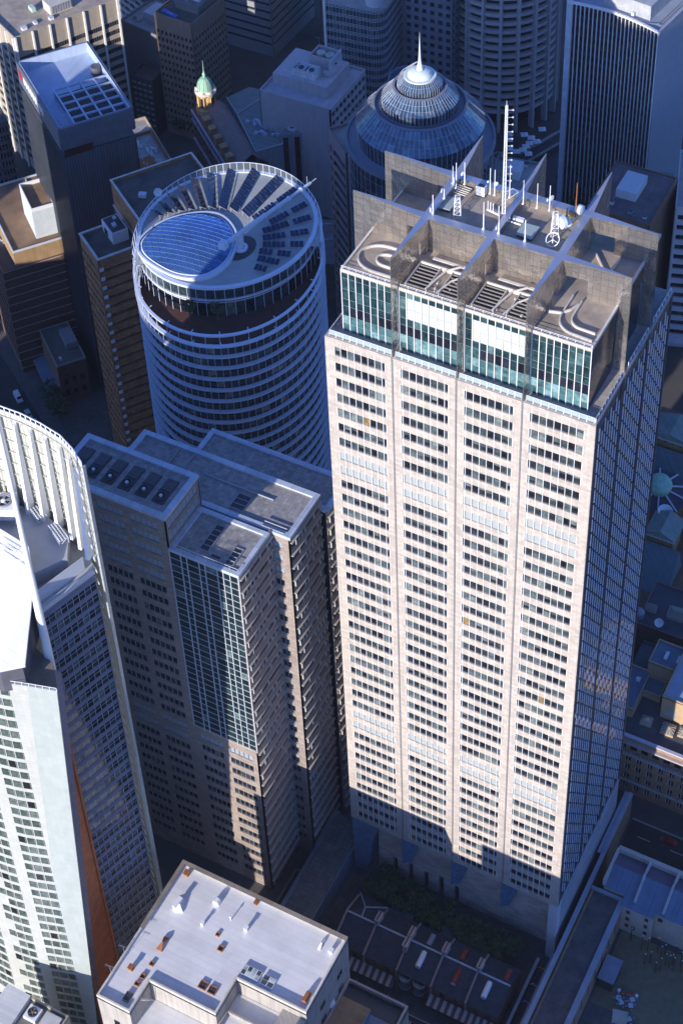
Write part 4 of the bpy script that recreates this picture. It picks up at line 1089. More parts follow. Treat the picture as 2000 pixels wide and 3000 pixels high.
# rooftop plant of the white tower
def fan_unit(name, label, cat, loc, rz, sx, sy, h, mats, grp=None, legs=0.0):
    rt = root(name, label, cat, loc, rz, grp)
    b = MB(); b.box(-sx, sx, -sy, sy, legs, legs + h)
    if legs:
        for x in (-sx + .15, sx - .15):
            for y in (-sy + .15, sy - .15): b.box(x - .12, x + .12, y - .12, y + .12, 0, legs)
    b.build('casing', mats[0], rt)
    r = min(sx, sy) * .72
    b = MB(); b.lathe(0, 0, [(r, legs + h), (r, legs + h + .45), (r * .86, legs + h + .45), (r * .86, legs + h + .02)], 18); b.build('fan_ring', mats[1], rt)
    b = MB(); b.lathe(0, 0, [(r * .84, legs + h + .03), (0, legs + h + .03)], 18, 0); b.lathe(0, 0, [(r * .3, legs + h + .1), (r * .28, legs + h + .35), (0, legs + h + .42)], 12, 1)
    for i in range(5):
        a = 2 * PI * i / 5; b.hexa([(r * .25 * math.cos(a), r * .25 * math.sin(a), legs + h + .15), (r * .8 * math.cos(a), r * .8 * math.sin(a), legs + h + .15), (r * .8 * math.cos(a + .5), r * .8 * math.sin(a + .5), legs + h + .25), (r * .25 * math.cos(a + .5), r * .25 * math.sin(a + .5), legs + h + .25)] + [(r * .25 * math.cos(a), r * .25 * math.sin(a), legs + h + .18), (r * .8 * math.cos(a), r * .8 * math.sin(a), legs + h + .18), (r * .8 * math.cos(a + .5), r * .8 * math.sin(a + .5), legs + h + .28), (r * .25 * math.cos(a + .5), r * .25 * math.sin(a + .5), legs + h + .28)], 2)
    b.build('fan', [DARKM, mats[2], GREYM], rt)
    return rt
p = P(14, 1485, 157); fan_unit('cooling_tower', 'white louvred cooling tower standing on the white curved tower deck', 'cooling tower', (p.x, p.y, 154), .5, 2.4, 2.4, 3.0, (WHITE, GREYM, WHITE), None, 1.6)
def pipe_rack(label, p, n, rz):
    rt = root('pipe_rack', label, 'pipe rack', tuple(p), rz, 'pipe racks on the white tower deck')
    for i in range(n):
        b = MB(); x = i * .55; b.tube((x, -1, 0), (x, -1, 1.8), .09, 4); b.tube((x, 1, 0), (x, 1, 1.8), .09, 4); b.tube((x, -1.2, 1.8), (x, 1.2, 1.8), .12, 4); b.tube((x, -1, .2), (x, 1, 1.7), .07, 4)
        b.build('frame', PALE, rt)
    b = MB()
    for y in (-.9, -.3, .3, .9): b.tube((-.3, y, 1.95), (n * .55, y, 1.95), .11, 5)
    b.build('pipes', PALE, rt)
pipe_rack('larger pipe rack near the tower deck edge, in full sun', P(160, 1555, 154), 9, -.5)
pipe_rack('smaller pipe rack in the shade behind the white mast', P(108, 1505, 154), 6, -.5)

# ---------------------------------------------------------------- building with the white roof
def white_roof_block():
    rt = root('white_roofed_building', 'grey rendered building with a broad white sheet roof and stepped front edge', 'building')
    pl = [(-21.3, -77.8), (-12.8, -77.8), (-12.8, -69.8), (4.15, -69.8), (4.15, -60.8), (21.5, -60.8), (21.5, -41.4), (-21.3, -41.4)]
    RW = solid('grey render', (0.40, 0.37, 0.33), 0.85, var=0.12, scale=0.25, streak=0.3)
    b = MB(); b.prism(pl, 0, 49.0, 0, cap=False)
    b.build('wall', RW, rt)
    b = MB(); b.face([(x, y, 49.05) for x, y in inset(pl, .3)]); b.build('roof', WROOF, rt)
    b = MB(); b.ring(pl, .42, 48.4, 49.9, 0); b.build('parapet', solid('cream parapet', (0.66, 0.61, 0.53), 0.75, var=0.1, streak=0.25), rt)
    b = MB(); b.ring([(-21.35, -42.3), (-21.35, -42.3), (21.55, -42.3), (21.55, -41.35), (-21.35, -41.35)][1:], .1, 49.92, 50.05); 
    b.box(-21.4, 21.6, -42.3, -41.3, 49.92, 50.06); b.box(-21.4, -20.5, -60, -42.3, 49.92, 50.06)
    b.build('stone_coping', solid('brown stone coping', (0.25, 0.21, 0.17), 0.8, var=0.15, tile=(2.5, 2.5, .05, 0.0), flat=True, joint=.7), rt)
    # lower roofs in the front steps
    b = MB(); b.box(-12.8, 4.15, -84, -69.82, 0, 42.0); b.face([(-12.8, -84, 42.02), (4.1, -84, 42.02), (4.1, -69.9, 42.02), (-12.8, -69.9, 42.02)], 1); b.build('lower_wing', [RW, WROOF], rt)
    b = MB(); b.box(4.17, 21.5, -75, -60.82, 0, 43.5); b.face([(4.2, -75, 43.52), (21.4, -75, 43.52), (21.4, -60.9, 43.52), (4.2, -60.9, 43.52)], 1)
    b.box(4.17, 21.5, -66.2, -65.8, 43.5, 44.8); b.box(4.17, 4.6, -75, -66, 43.5, 45); b.box(15.5, 21.4, -66, -60.9, 43.5, 46.2)
    b.build('lower_wing', [RW, WROOF], rt)
    b = MB()
    for z in (36, 30): b.fquad((-21.3, -77.8), (1, 0), 3.5, 5.0, 0.05, z, z + 6)
    for y in (-47, -55): 
        for z in (40, 34, 28): b.fquad((21.5, y), (0, 1), 0, 2.2, .05, z, z + 2)
    b.build('window', WIND, rt)
    b = MB()
    for i in range(9): b.tube((-12.4, -70.5 - i * .45, 43 + i * .75), (-11.8, -70.5 - i * .45, 43 + i * .75), .05, 4)
    for x in (-12.4, -11.8): b.tube((x, -70.5, 43), (x, -74.1, 49.7), .07, 4)
    b.build('roof_ladder', PALE, rt)
white_roof_block()
ZW = 49.08
def WP(x, y): return P(270 + x * 450 / 1568, 2480 + y * 450 / 1568, ZW)
def vent(label, p, sx, sy, h, m, kind='box', rz=0.0):
    rt = root('roof_vent', label, 'vent', tuple(p), rz, 'vents on the white roof')
    if kind == 'box':
        b = MB(); b.box(-sx, sx, -sy, sy, 0, h); b.build('vent_body', m, rt); b = MB(); b.box(-sx - .12, sx + .12, -sy - .12, sy + .12, h + .003, h + .12); b.build('cap', m, rt)
    elif kind == 'pipe':
        b = MB(); b.tube((0, 0, 0), (0, 0, h), sx, 8); b.build('flue', m, rt); b = MB(); b.lathe(0, 0, [(sx * 2.2, h), (sx * 1.6, h + .25), (0, h + .35)], 10); b.build('cap', m, rt)
    elif kind == 'bow':
        for sgn in (-1, 1):
            b = MB(); y0 = 0; y1 = sgn * sy
            b.face([(-sx, y1, .02), (sx, y1, .02), (0, 0, h)]); b.face([(sx, y1, .02), (-sx, y1, .02), (-sx, y1, .35), (sx, y1, .35)]); b.face([(-sx, y1, .35), (sx, y1, .35), (.15, 0, h + .1), (-.15, 0, h + .1)])
            b.face([(-sx, y1, .02), (-.15, 0, h), (-.15, 0, h + .1), (-sx, y1, .35)]); b.face([(sx, y1, .35), (.15, 0, h + .1), (.15, 0, h), (sx, y1, .02)])
            b.build('hood', m, rt)
    elif kind == 'hood':
        b = MB(); pr = [(-sx, 0), (-sx, h * .6), (-sx * .6, h), (sx * .6, h), (sx, h * .6), (sx, 0)]
        for a, c in zip(pr, pr[1:]): b.face([(a[0], -sy, a[1]), (c[0], -sy, c[1]), (c[0], sy, c[1]), (a[0], sy, a[1])][::-1])
        b.face([(x, -sy, z) for x, z in pr][::-1]); b.face([(x, sy, z) for x, z in pr]); b.build('hood', m, rt)
        b = MB(); b.box(-sx * 1.1, sx * 1.1, -sy * 1.05, sy * 1.05, 0, .25); b.build('curb', WHITE, rt)
    elif kind == 'open':
        b = MB(); b.ring([(-sx, -sy), (sx, -sy), (sx, sy), (-sx, sy)], .16, 0, h); b.build('curb', m, rt)
        b = MB(); b.box(-sx + .17, sx - .17, -sy + .17, sy - .17, 0.02, h * .45); b.build('grille', DARKM, rt)
    return rt
vent('rusty box vent at the back left corner of the white roof', WP(970, 285), .55, .6, .9, RUST)
vent('rusty box vent halfway along the white roof left strip', WP(402, 1250), .5, .55, 1.0, RUST)
vent('rusty bow tie hood in the middle of the white roof left side', WP(725, 1000), .75, 1.7, 1.1, RUST, 'bow')
vent('white double hood beside the twin flue box on the roof', WP(890, 610), .9, 1.6, 1.2, WHITE, 'bow', .5)
vent('tall white twin flue box between two hoods', WP(875, 600), .45, 1.3, 1.5, WHITE, 'box', -.1)
vent('round topped white hood near the back of the white roof', WP(1275, 575), .75, .6, 1.3, WHITE, 'hood')
vent('small white box vent left of the roof centre', WP(1130, 800), .3, .35, 1.1, WHITE)
vent('thin white flue pipe right of the roof centre', WP(1415, 750), .12, .1, 1.2, WHITE, 'pipe')
vent('small open rusty curb just right of the roof centre', WP(1285, 900), .45, .5, .35, RUST, 'open')
vent('larger open rusty curb below the roof centre', WP(1315, 1045), .65, .7, .4, RUST, 'open')
vent('open rusty curb above the step of the parapet', WP(612, 1200), .5, .55, .4, RUST, 'open')
vent('open rusty curb nearest the step, first in the edge row', WP(520, 1330), .6, .6, .4, RUST, 'open')
vent('open rusty curb in the middle of the edge row', WP(462, 1405), .6, .55, .4, RUST, 'open')
vent('big open dark curb at the front end of the edge row', WP(365, 1540), .7, 1.1, .5, DARKM, 'open')
vent('square rusty fan curb, left one of the twin pair', WP(1135, 1420), .95, .95, .35, RUST, 'open')
vent('square rusty fan curb, right one of the twin pair', WP(1230, 1470), .95, .95, .35, RUST, 'open')
def WQ(x, y): return P(700 + x * 500 / 1568, 2580 + y * 500 / 1568, ZW)
vent('white box vent in the right half of the white roof', WQ(68, 455), .4, .4, 1.2, WHITE)
vent('rusty grille by the back coping of the white roof', WQ(165, 200), .4, .7, .5, RUST)
vent('small white bow tie hood near the right corner', WQ(760, 590), .35, 1.3, .9, WHITE, 'bow')
vent('white box vent nearest the right back corner', WQ(845, 655), .45, .45, .9, WHITE)
vent('tall rusty hood against the right parapet', WQ(620, 1085), .6, 1.2, 1.3, RUST, 'hood')
def skylight(label, p, n, sx):
    rt = root('skylight', label, 'skylight', tuple(p), 0, 'skylights on the white roof')
    b = MB(); b.box(0, sx, -1.2, 1.2, 0, .5); b.build('curb', WHITE, rt)
    b = MB()
    for i in range(n): 
        for y0, y1 in ((-1.1, -.05), (.05, 1.1)): b.face([(sx * i / n + .08, y0, .52), (sx * (i + 1) / n - .08, y0, .52), (sx * (i + 1) / n - .08, y1, .52), (sx * i / n + .08, y1, .52)])
    b.build('pane', glass('skylight pane', [(0, (.06, .07, .07)), (.4, (.35, .38, .36)), (.8, (.45, .47, .44))], spec=.6), rt)
p = WQ(35, 815); skylight('longer four bay skylight behind the front parapet', (p.x, p.y, ZW), 4, 4.4)
p = WQ(215, 910); skylight('shorter two bay skylight right of the long one', (p.x, p.y, ZW), 2, 3.0)
def tv_aerial(label, p, h, grp='aerials on the white roof edge'):
    rt = root('roof_aerial', label, 'aerial', tuple(p), 0, grp)
    b = MB(); b.tube((0, 0, 0), (0, 0, h), .05, 5); b.build('pole', GREYM, rt)
    b = MB(); b.tube((-1.2, 0, h), (1.2, 0.3, h), .035, 4)
    for i in range(6): b.tube((-1.1 + i * .4, -.4, h), (-1.1 + i * .4, .4, h), .025, 4)
    b.build('aerial_arms', GREYM, rt)
tv_aerial('roof aerial nearest the front on the left parapet', P(326, 2850, 50), 2.6)
tv_aerial('shorter roof aerial further back on the left parapet', P(364, 2788, 50), 2.0)

# building with a timber roof terrace beside the white roof
def terrace_building():
    rt = root('roof_terrace_building', 'low building with a timber roof terrace and planted edge right of the white roof', 'building')
    pl = [(21.7, -66), (36.8, -66), (36.8, -42.4), (21.7, -42.4)]
    b = MB(); b.prism(pl, 0, 33.0, cap=False); b.build('wall', solid('pale brick wall', (0.40, 0.32, 0.27), .85, var=.12, tile=(.8, .3, .03), joint=.8), rt)
    b = MB(); b.ring(pl, .5, 32.0, 34.0); b.build('parapet', solid('pink brown parapet', (.40, .31, .27), .8, var=.15), rt)
    b = MB(); b.face([(x, y, 32.5) for x, y in inset(pl, .4)]); b.build('roof', DARKM, rt)
    b = MB(); b.box(22.2, 29.5, -64, -46.6, 32.55, 33.4); b.build('timber_deck', solid('timber deck', (.32, .21, .11), .8, var=.2, tile=(4.0, .3, .03), joint=.6, flat=True), rt)
    b = MB(); b.box(29.9, 35.4, -64, -47.6, 32.55, 33.0); b.box(29.6, 29.9, -64, -47.6, 32.55, 34.6); b.build('tiled_terrace', solid('blue grey tiles', (.16, .2, .27), .6, tile=(.6, .6, .03, 0.0), flat=True), rt)
    b = MB()
    for i in range(500):
        if i % 2: x, y = random.uniform(22.4, 36.0), random.uniform(-43.9, -43.0)
        else: x, y = random.uniform(35.5, 36.2), random.uniform(-60, -43)
        z = 32.6 + random.uniform(0, .7); s_ = .16; a = random.uniform(0, PI)
        b.face([(x - s_ * math.cos(a), y - s_ * math.sin(a), z), (x + s_ * math.cos(a), y + s_ * math.sin(a), z), (x + s_ * .3, y + .1, z + s_ * 1.6)])
    tag(b.build('planting', LEAF, rt), kind='stuff')
    for x in (24, 28, 32, 36):
        b = MB(); b.tube((x, -42.7, 34.0), (x, -42.7, 35.6), .05, 4); b.build('fence_post', GREYM, rt)
terrace_building()
def umbrella_closed(label, p, rz):
    rt = root('sun_umbrella', label, 'umbrella', tuple(p), rz, 'umbrellas on the timber terrace')
    b = MB(); b.tube((0, 0, 0), (0, 0, 2.5), .05, 5); b.build('pole', GREYM, rt)
    b = MB()
    for i in range(8):
        a, c = 2 * PI * i / 8, 2 * PI * (i + 1) / 8
        b.face([(1.4 * math.cos(a), 1.4 * math.sin(a), 2.0), (1.4 * math.cos(c), 1.4 * math.sin(c), 2.0), (0, 0, 2.6)])
    b.build('canopy', solid('pale blue canvas', (.55, .64, .66), .8, var=.1), rt)
umbrella_closed('pale blue umbrella further back on the timber terrace', P(965, 2950, 33.4), .2)
umbrella_closed('pale blue umbrella at the front of the timber terrace', P(925, 2995, 33.4), .6)

# small roof at the lower left corner
def corner_roof():
    rt = root('flat_roofed_block', 'pale flat roofed block with rooftop machinery in the lower left corner', 'building')
    b = MB(); b.prism([(-46.6, -100), (-30.0, -100), (-30.0, -79.1), (-46.6, -79.1)], 0, 34.2, cap=False); b.build('wall', CREAM, rt)
    b = MB(); b.face([(-46.6, -100, 34.2), (-30.0, -100, 34.2), (-30.0, -79.1, 34.2), (-46.6, -79.1, 34.2)]); b.build('roof', CONCD, rt)
    b = MB(); b.box(-46.5, -40.2, -100, -79.2, 34.21, 35.6); b.build('upper_roof', solid('pale metal roof', (.55, .56, .56), .5, var=.08, tile=(30, .9, .03, 0.0), flat=True, joint=.85), rt)
    b = MB(); b.box(-40.1, -30.0, -79.5, -79.1, 34.21, 35.0); b.box(-30.4, -30.0, -100, -79.5, 34.21, 35.0); b.build('parapet', solid('dirty parapet', (.40, .34, .26), .85, var=.2), rt)
    b = MB(); b.box(-34.9, -30.8, -89, -80.4, 34.6, 35.4); b.build('slatted_cover', solid('white slats', (.62, .62, .62), .6, tile=(10, .35, .08, 0.0), flat=True, joint=.35), rt)
corner_roof()
fan_unit('rooftop_fan_unit', 'white fan unit with a dark round fan on the corner roof', 'fan unit', (-37.5, -82.3, 34.3), 0, 1.6, 1.6, 1.2, (WHITE, DARKM, RUST))

# ---------------------------------------------------------------- surrounding city blocks
def box_tower(name, label, loc, ang, W, D, H, wall, win, front=None, right=None, roofm=None, left=None, parapet=0.9, base=0.0, cap=WCAP, wallname='wall', extra=None, cat='tower', group=None, clutter=True):
    """rectangular building; local x along its front face, y into its depth; front/right: dict(rows, bays, ...)"""
    rt = root(name, label, cat, (loc[0], loc[1], 0), math.radians(ang), group)
    fc = Facade(rt, [wall] + (extra or []), win)
    faces = (((0, 0), (1, 0), W, front), ((W, 0), (0, 1), D, right), ((W, D), (-1, 0), W, None), ((0, D), (0, -1), D, left))
    for o, u, L, s in faces:
        if s: fc.panel(o, u, L, base, H, **s)
        else: fc.wall.fbox(o, u, 0, L, -0.3, 0, base, H)
    fc.finish(wallname, sort=lambda t: -t[7], cap=cap)
    b = MB(); pl = [(0.02, 0.02), (W - .02, 0.02), (W - .02, D - .02), (0.02, D - .02)]
    b.face([(x, y, H - parapet) for x, y in inset(pl, .25)], 1)
    b.ring(pl, .38, H - parapet, H + .12, 0)
    b.build('roof', [wall, roofm or ROOFD], rt)
    if clutter and min(W, D) > 12:
        rg = random.Random(len(name) * 7 + int(W * 10)); z = H - parapet + .01
        b = MB(); b.box(W * .3, W * .62, D * .35, D * .75, z, z + 3.2); b.build('roof_plant_room', PALE, rt)
        for i in range(5):
            x, y = rg.uniform(W * .08, W * .85), rg.choice((rg.uniform(D * .06, D * .28), rg.uniform(D * .8, D * .9))); s_ = rg.uniform(.5, 1.2)
            b = MB(); b.box(x, x + s_ * 1.6, y, y + s_, z, z + s_); b.box(x + .1, x + s_ * 1.6 - .1, y + .1, y + s_ - .1, z + s_, z + s_ + .15, 1); b.build('roof_unit', [PALE if i % 2 else GREYM, DARKM], rt)
        b = MB(); b.path([(W * .1, D * .2, z + .25), (W * .3, D * .2, z + .25), (W * .3, D * .5, z + .25)], .14, 5); b.build('roof_pipe', GREYM, rt)
    return rt

def grid(H, top, fh, wh, L, nb, pier, edge, npan, **kw):
    n = int((H - top) / fh)
    return dict(rows=floors(H - top, n, fh, wh), bays=evenly(L, nb, pier, edge), npan=npan, **kw)

BEIGE = solid('beige aggregate concrete', (0.40, 0.335, 0.25), .85, var=.10, scale=.5, streak=.12)
WPIL = solid('white concrete pilasters', (.74, .71, .65), .7, var=.06)
def beige_tower():
    H, ang, W, D = 62.0, -27.7, 30.0, 42.3
    u = (math.cos(math.radians(ang)), math.sin(math.radians(ang)))
    F = (-242.2, 206.6)
    rt = box_tower('beige_pilaster_tower', 'beige concrete tower with white vertical pilasters and rows of narrow windows', (F[0] - W * u[0], F[1] - W * u[1]), ang, W, D, H, BEIGE, [WIND, DARKM],
                   grid(H, 9.0, 3.83, 2.0, W, 5, .6, .5, 6, mw=.4), grid(H, 9.0, 3.83, 2.0, D, 6, .6, .5, 7, mw=.4), ROOFB, clutter=False)
    b = MB()
    for i in range(7): 
        if i < 6: x = .25 + (W - .5) * i / 5; b.box(x - .35, x + .35, -.8, 0, 0, H + .1)
        y = .25 + (D - .5) * i / 6; b.box(W, W + .75, y - .3, y + .3, 0, H + .1)
    b.build('pilasters', WPIL, rt)
    for k, (x, y, r) in enumerate(((W - 22, 20, 1.5), (W - 19, 23.5, 1.5))):
        t = root('round_tank', ['round white tank at the far left of the beige roof', 'round white tank nearer the ridge of the beige roof'][k], 'tank', rt.matrix_basis @ Vector((x, y, H - .9)), 0, 'tanks on the beige tower roof')
        b = MB(); b.lathe(0, 0, [(r, 0), (r, 2.6), (r * .85, 2.6), (r * .8, .5), (0, .5)], 18); b.build('shell', WHITE, t); b = MB(); b.lathe(0, 0, [(r * 1.08, 1.2), (r * 1.08, 1.4)], 18); b.build('band', PALE, t)
    M = rt.matrix_basis
    for lab, x, y, sx, sy, h in (('white rooftop box beside the roof edge of the beige tower', W - 4, 6, .8, .9, 1.0), ('flat white rooftop box in the middle of the brown roof', W - 5, 11, .9, .6, .7), ('white rooftop box near the plant house of the beige tower', W - 4, 17, .8, .8, .8)):
        t = root('rooftop_box', lab, 'vent', M @ Vector((x, y, H - .9)), rt.rotation_euler.z, 'boxes on the beige tower roof')
        b = MB(); b.box(-sx, sx, -sy, sy, 0, h); b.build('box_body', WHITE, t); b = MB(); b.box(-sx * 1.1, sx * 1.1, -sy * 1.1, sy * 1.1, h + .003, h + .15); b.build('lid', PALE, t)
    t = root('plant_house', 'pale plant house with grey louvres on the beige tower roof', 'plant house', M @ Vector((W - 9, 19, H - .9)), rt.rotation_euler.z)
    b = MB(); b.box(-3, 3, -1, 8, 0, 4.0); b.build('walls', CREAM, t)
    b = MB(); 
    for i in range(8): b.box(3.02, 3.3, -.6 + i * 1.05, .1 + i * 1.05, .6, 3.6)
    b.build('louvres', GREYM, t)
    t = root('green_machine', 'green painted rooftop machine on the beige tower', 'machine', M @ Vector((W - 13, 14, H - .9)), rt.rotation_euler.z)
    b = MB(); b.box(-1.6, 1.6, -.8, .8, .3, 2.0); b.build('body', solid('white green machine', (.5, .6, .52), .5), t)
    b = MB(); b.tube((-1.5, 0, 0), (-2.2, 0, 5.0), .14, 5); b.tube((1.5, .6, 2), (2.6, .6, .2), .12, 5); b.build('arm', solid('green paint', (.02, .26, .10), .5), t)
beige_tower()

def blue_roof_tower():
    H, ang, W, D = 108.0, -36.8, 39.5, 23.2
    u = (math.cos(math.radians(ang)), math.sin(math.radians(ang)))
    F = (-156.2, 119.4)
    L = (F[0] - W * u[0], F[1] - W * u[1])
    rt = root('dark_ribbed_tower', 'dark blue ribbed tower with a sunken pale blue roof and a roof grid', 'tower', (L[0], L[1], 0), math.radians(ang))
    RIB = solid('dark blue ribbed wall', (.12, .14, .175), .35, var=.2, scale=.1, tile=(.9, 200, .22, 0.0), joint=.45, tvar=.10, spec=.6)
    b = MB()
    b.fbox((0, 0), (1, 0), 0, W, -.4, 0, 0, 97.5); b.fbox((W, 0), (0, 1), 0, D, -.4, 0, 0, 97.5); b.fbox((W, D), (-1, 0), 0, W, -.4, 0, 0, 97.5); b.fbox((0, D), (0, -1), 0, D, -.4, 0, 0, 97.5)
    for x in range(44): b.fbox((0, 0), (1, 0), .1 + x * .9, .28 + x * .9, 0, .22, 0, 97.5)
    for x in range(26): b.fbox((W, 0), (0, 1), .1 + x * .9, .28 + x * .9, 0, .22, 0, 97.5)
    b.build('ribbed_wall', RIB, rt)
    b = MB()
    for o, uu, L_ in (((0, 0), (1, 0), W), ((W, 0), (0, 1), D), ((W, D), (-1, 0), W), ((0, D), (0, -1), D)): b.fbox(o, uu, 0, L_, -.5, .28, 100.2, H); b.fbox(o, uu, 0.6, L_ - .6, -1.6, -.9, 97.4, 100.3)
    for x in range(26): b.fbox((W, 0), (0, 1), .1 + x * .9, .25 + x * .9, .28, .42, 100.2, H)
    b.build('crown_wall', solid('crown ribs', (.14, .16, .19), .4, var=.2, spec=.6), rt)
    BLU = solid('pale blue painted roof', (.42, .50, .62), .6, var=.12, scale=.2, streak=.15)
    b = MB(); b.face([(.5, .5, 104.4), (W - .5, .5, 104.4), (W - .5, D - .5, 104.4), (.5, D - .5, 104.4)])
    for o, uu, L_ in (((.5, .5), (0, 1), D - 1), ((.5, D - .5), (1, 0), W - 1), ((W - .5, D - .5), (0, -1), D - 1), ((W - .5, .5), (-1, 0), W - 1)): b.fbox(o, uu, 0, L_, -.02, .06, 104.4, H + .15)
    b.build('sunken_roof', BLU, rt)
    b = MB(); x0, x1, y0, y1 = W - 20.5, W - .6, 5.5, D - .6
    for i in range(6): x = x0 + (x1 - x0) * i / 5; b.box(x - .22, x + .22, y0, y1, H - 1.1, H - .5)
    for i in range(5): y = y0 + (y1 - y0) * i / 4; b.box(x0, x1, y - .22, y + .22, H - 1.1, H - .505)
    for x, y in ((x0, y0), (x0, y1), (x0, (y0 + y1) / 2)): b.box(x - .3, x + .3, y - .3, y + .3, 104.4, H - 1.1)
    for i in range(6): b.box(W - 8 + i * 1.1, W - 7.85 + i * 1.1, 1, 5.2, H - 1.1, H - .8)
    for i in range(4): b.box(W - 8, W - 2.4, 1 + i * 1.3, 1.15 + i * 1.3, H - 1.1, H - .82)
    b.build('roof_grid', BLU, rt)
    b = MB(); b.box(x0 + .3, x1 - .1, y0 + .3, y1 - .1, 104.45, 105.4); b.build('plant_under_grid', solid('dark plant', (.06, .065, .07), .8, var=.4, scale=.4, tile=(2.2, 1.6, .12), flat=True), rt)
    b = MB(); b.fbox((0, 0), (1, 0), 2.0, 4.4, .3, .5, 103.6, 106.4, 0); b.build('red_sign_emblem', solid('red sign', (.55, .02, .03), .4), rt)
    b = MB()
    for i in range(9): x = 6.5 + i * 2.2; b.fbox((0, 0), (1, 0), x, x + 1.2, .3, .5, 103.7, 106.3, 0)
    b.build('white_sign_lettering', WHITE, rt)
    b = MB(); b.fbox((W, 0), (0, 1), .5, 9.5, .29, .4, 97.6, 100.1, 0); b.build('dark_sign_board', solid('maroon sign board', (.05, .012, .015), .4), rt)
    M = rt.matrix_basis
    t = root('grating_box', 'dark round grating box on the pale blue sunken roof', 'vent', M @ Vector((13, D - 2.2, 104.4)), math.radians(ang))
    b = MB(); b.box(-1.3, 1.3, -1.3, 1.3, 0, 1.0); b.build('base', DARKM, t); b = MB(); b.lathe(0, 0, [(1.6, 1.0), (1.6, 3.0), (1.3, 3.0), (0, 2.9)], 14); b.build('drum', solid('grey mesh', (.12, .12, .13), .7), t)
blue_roof_tower()

TANB = solid('brown precast concrete', (.25, .185, .13), .85, var=.12, scale=.3, streak=.15)
def brown_tower():
    H, W, D, ang = 55.0, 17.0, 21.6, -4.0
    g = dict(mw=.1)
    box_tower('brown_concrete_tower', 'brown concrete office tower pierced by small square windows, blue mats on its roof', (-211.6, 250.6), ang, W, D, H, TANB, [WIND, DARKM],
              grid(H, 7.0, 3.3, 1.75, W, 9, .85, .7, 1, t=.45), grid(H, 7.0, 3.3, 1.75, D, 12, .85, .7, 1, t=.45), ROOFD, clutter=False)
    b = MB()
    rt = root('rooftop_plant_room', 'plant room with grey cooling units on the brown tower roof', 'plant room', (-203.5, 258.5, H - .8), math.radians(ang))
    b.box(-3, 7.5, -1, 10, 0, 3.4); b.build('walls', CONCD, rt)
    b = MB(); b.box(-2, 1.5, 1, 3.2, 3.42, 4.8); b.box(3, 6, 2, 5, 3.42, 4.5); b.build('cooling_units', PALE, rt)
    b = MB(); 
    for i in range(4): b.box(-5 + i * .2, -4 + i * .2, 1 + i * 2, 2 + i * 2, 0, 2.4)
    b.build('blue_ducts', solid('blue ducts', (.05, .15, .42), .5), rt)
    t = root('roof_mat', 'bright blue tarpaulin mat on the front of the brown tower roof', 'tarpaulin', (-206.2, 253.2, H - .8), math.radians(-14))
    b = MB(); b.box(-3.6, 3.6, -.9, .9, .05, .5); b.build('mat', solid('blue tarpaulin', (.015, .14, .50), .5, var=.2), t); b = MB(); b.box(-1.2, 1.5, -.4, .3, .5, .62); b.build('ladder_piece', GREYM, t)
brown_tower()

# low roof block behind the ribbed tower
def pit_roof_block():
    rt = box_tower('rust_rimmed_block', 'long low block with a rust rimmed roof full of pale pipes', (-200.8, 200.0), -39, 31, 14, 40, solid('tan render', (.42, .33, .24), .85, streak=.2), [WIND, DARKM], grid(40, 2.5, 3.6, 1.6, 31, 9, 1.2, 1, 2), grid(40, 2.5, 3.6, 1.6, 14, 4, 1.2, 1, 2), CONC, clutter=False)
    b = MB()
    for i in range(26): 
        x, y = random.uniform(12, 29), random.uniform(4, 11); b.tube((x, y, 39.3), (x + random.uniform(-3, 3), y + random.uniform(-.5, .5), 40 + random.uniform(0, .8)), random.uniform(.12, .35), 5)
    b.build('pipework', PALE, rt)
    b = MB(); pl = [(9, 1.2), (30.2, 1.2), (30.2, 13), (9, 13)]; b.ring(pl, .3, 39.2, 40.4); b.box(22, 29, 3, 9, 39.2, 39.6); b.build('rust_rim', RUST, rt)
pit_roof_block()

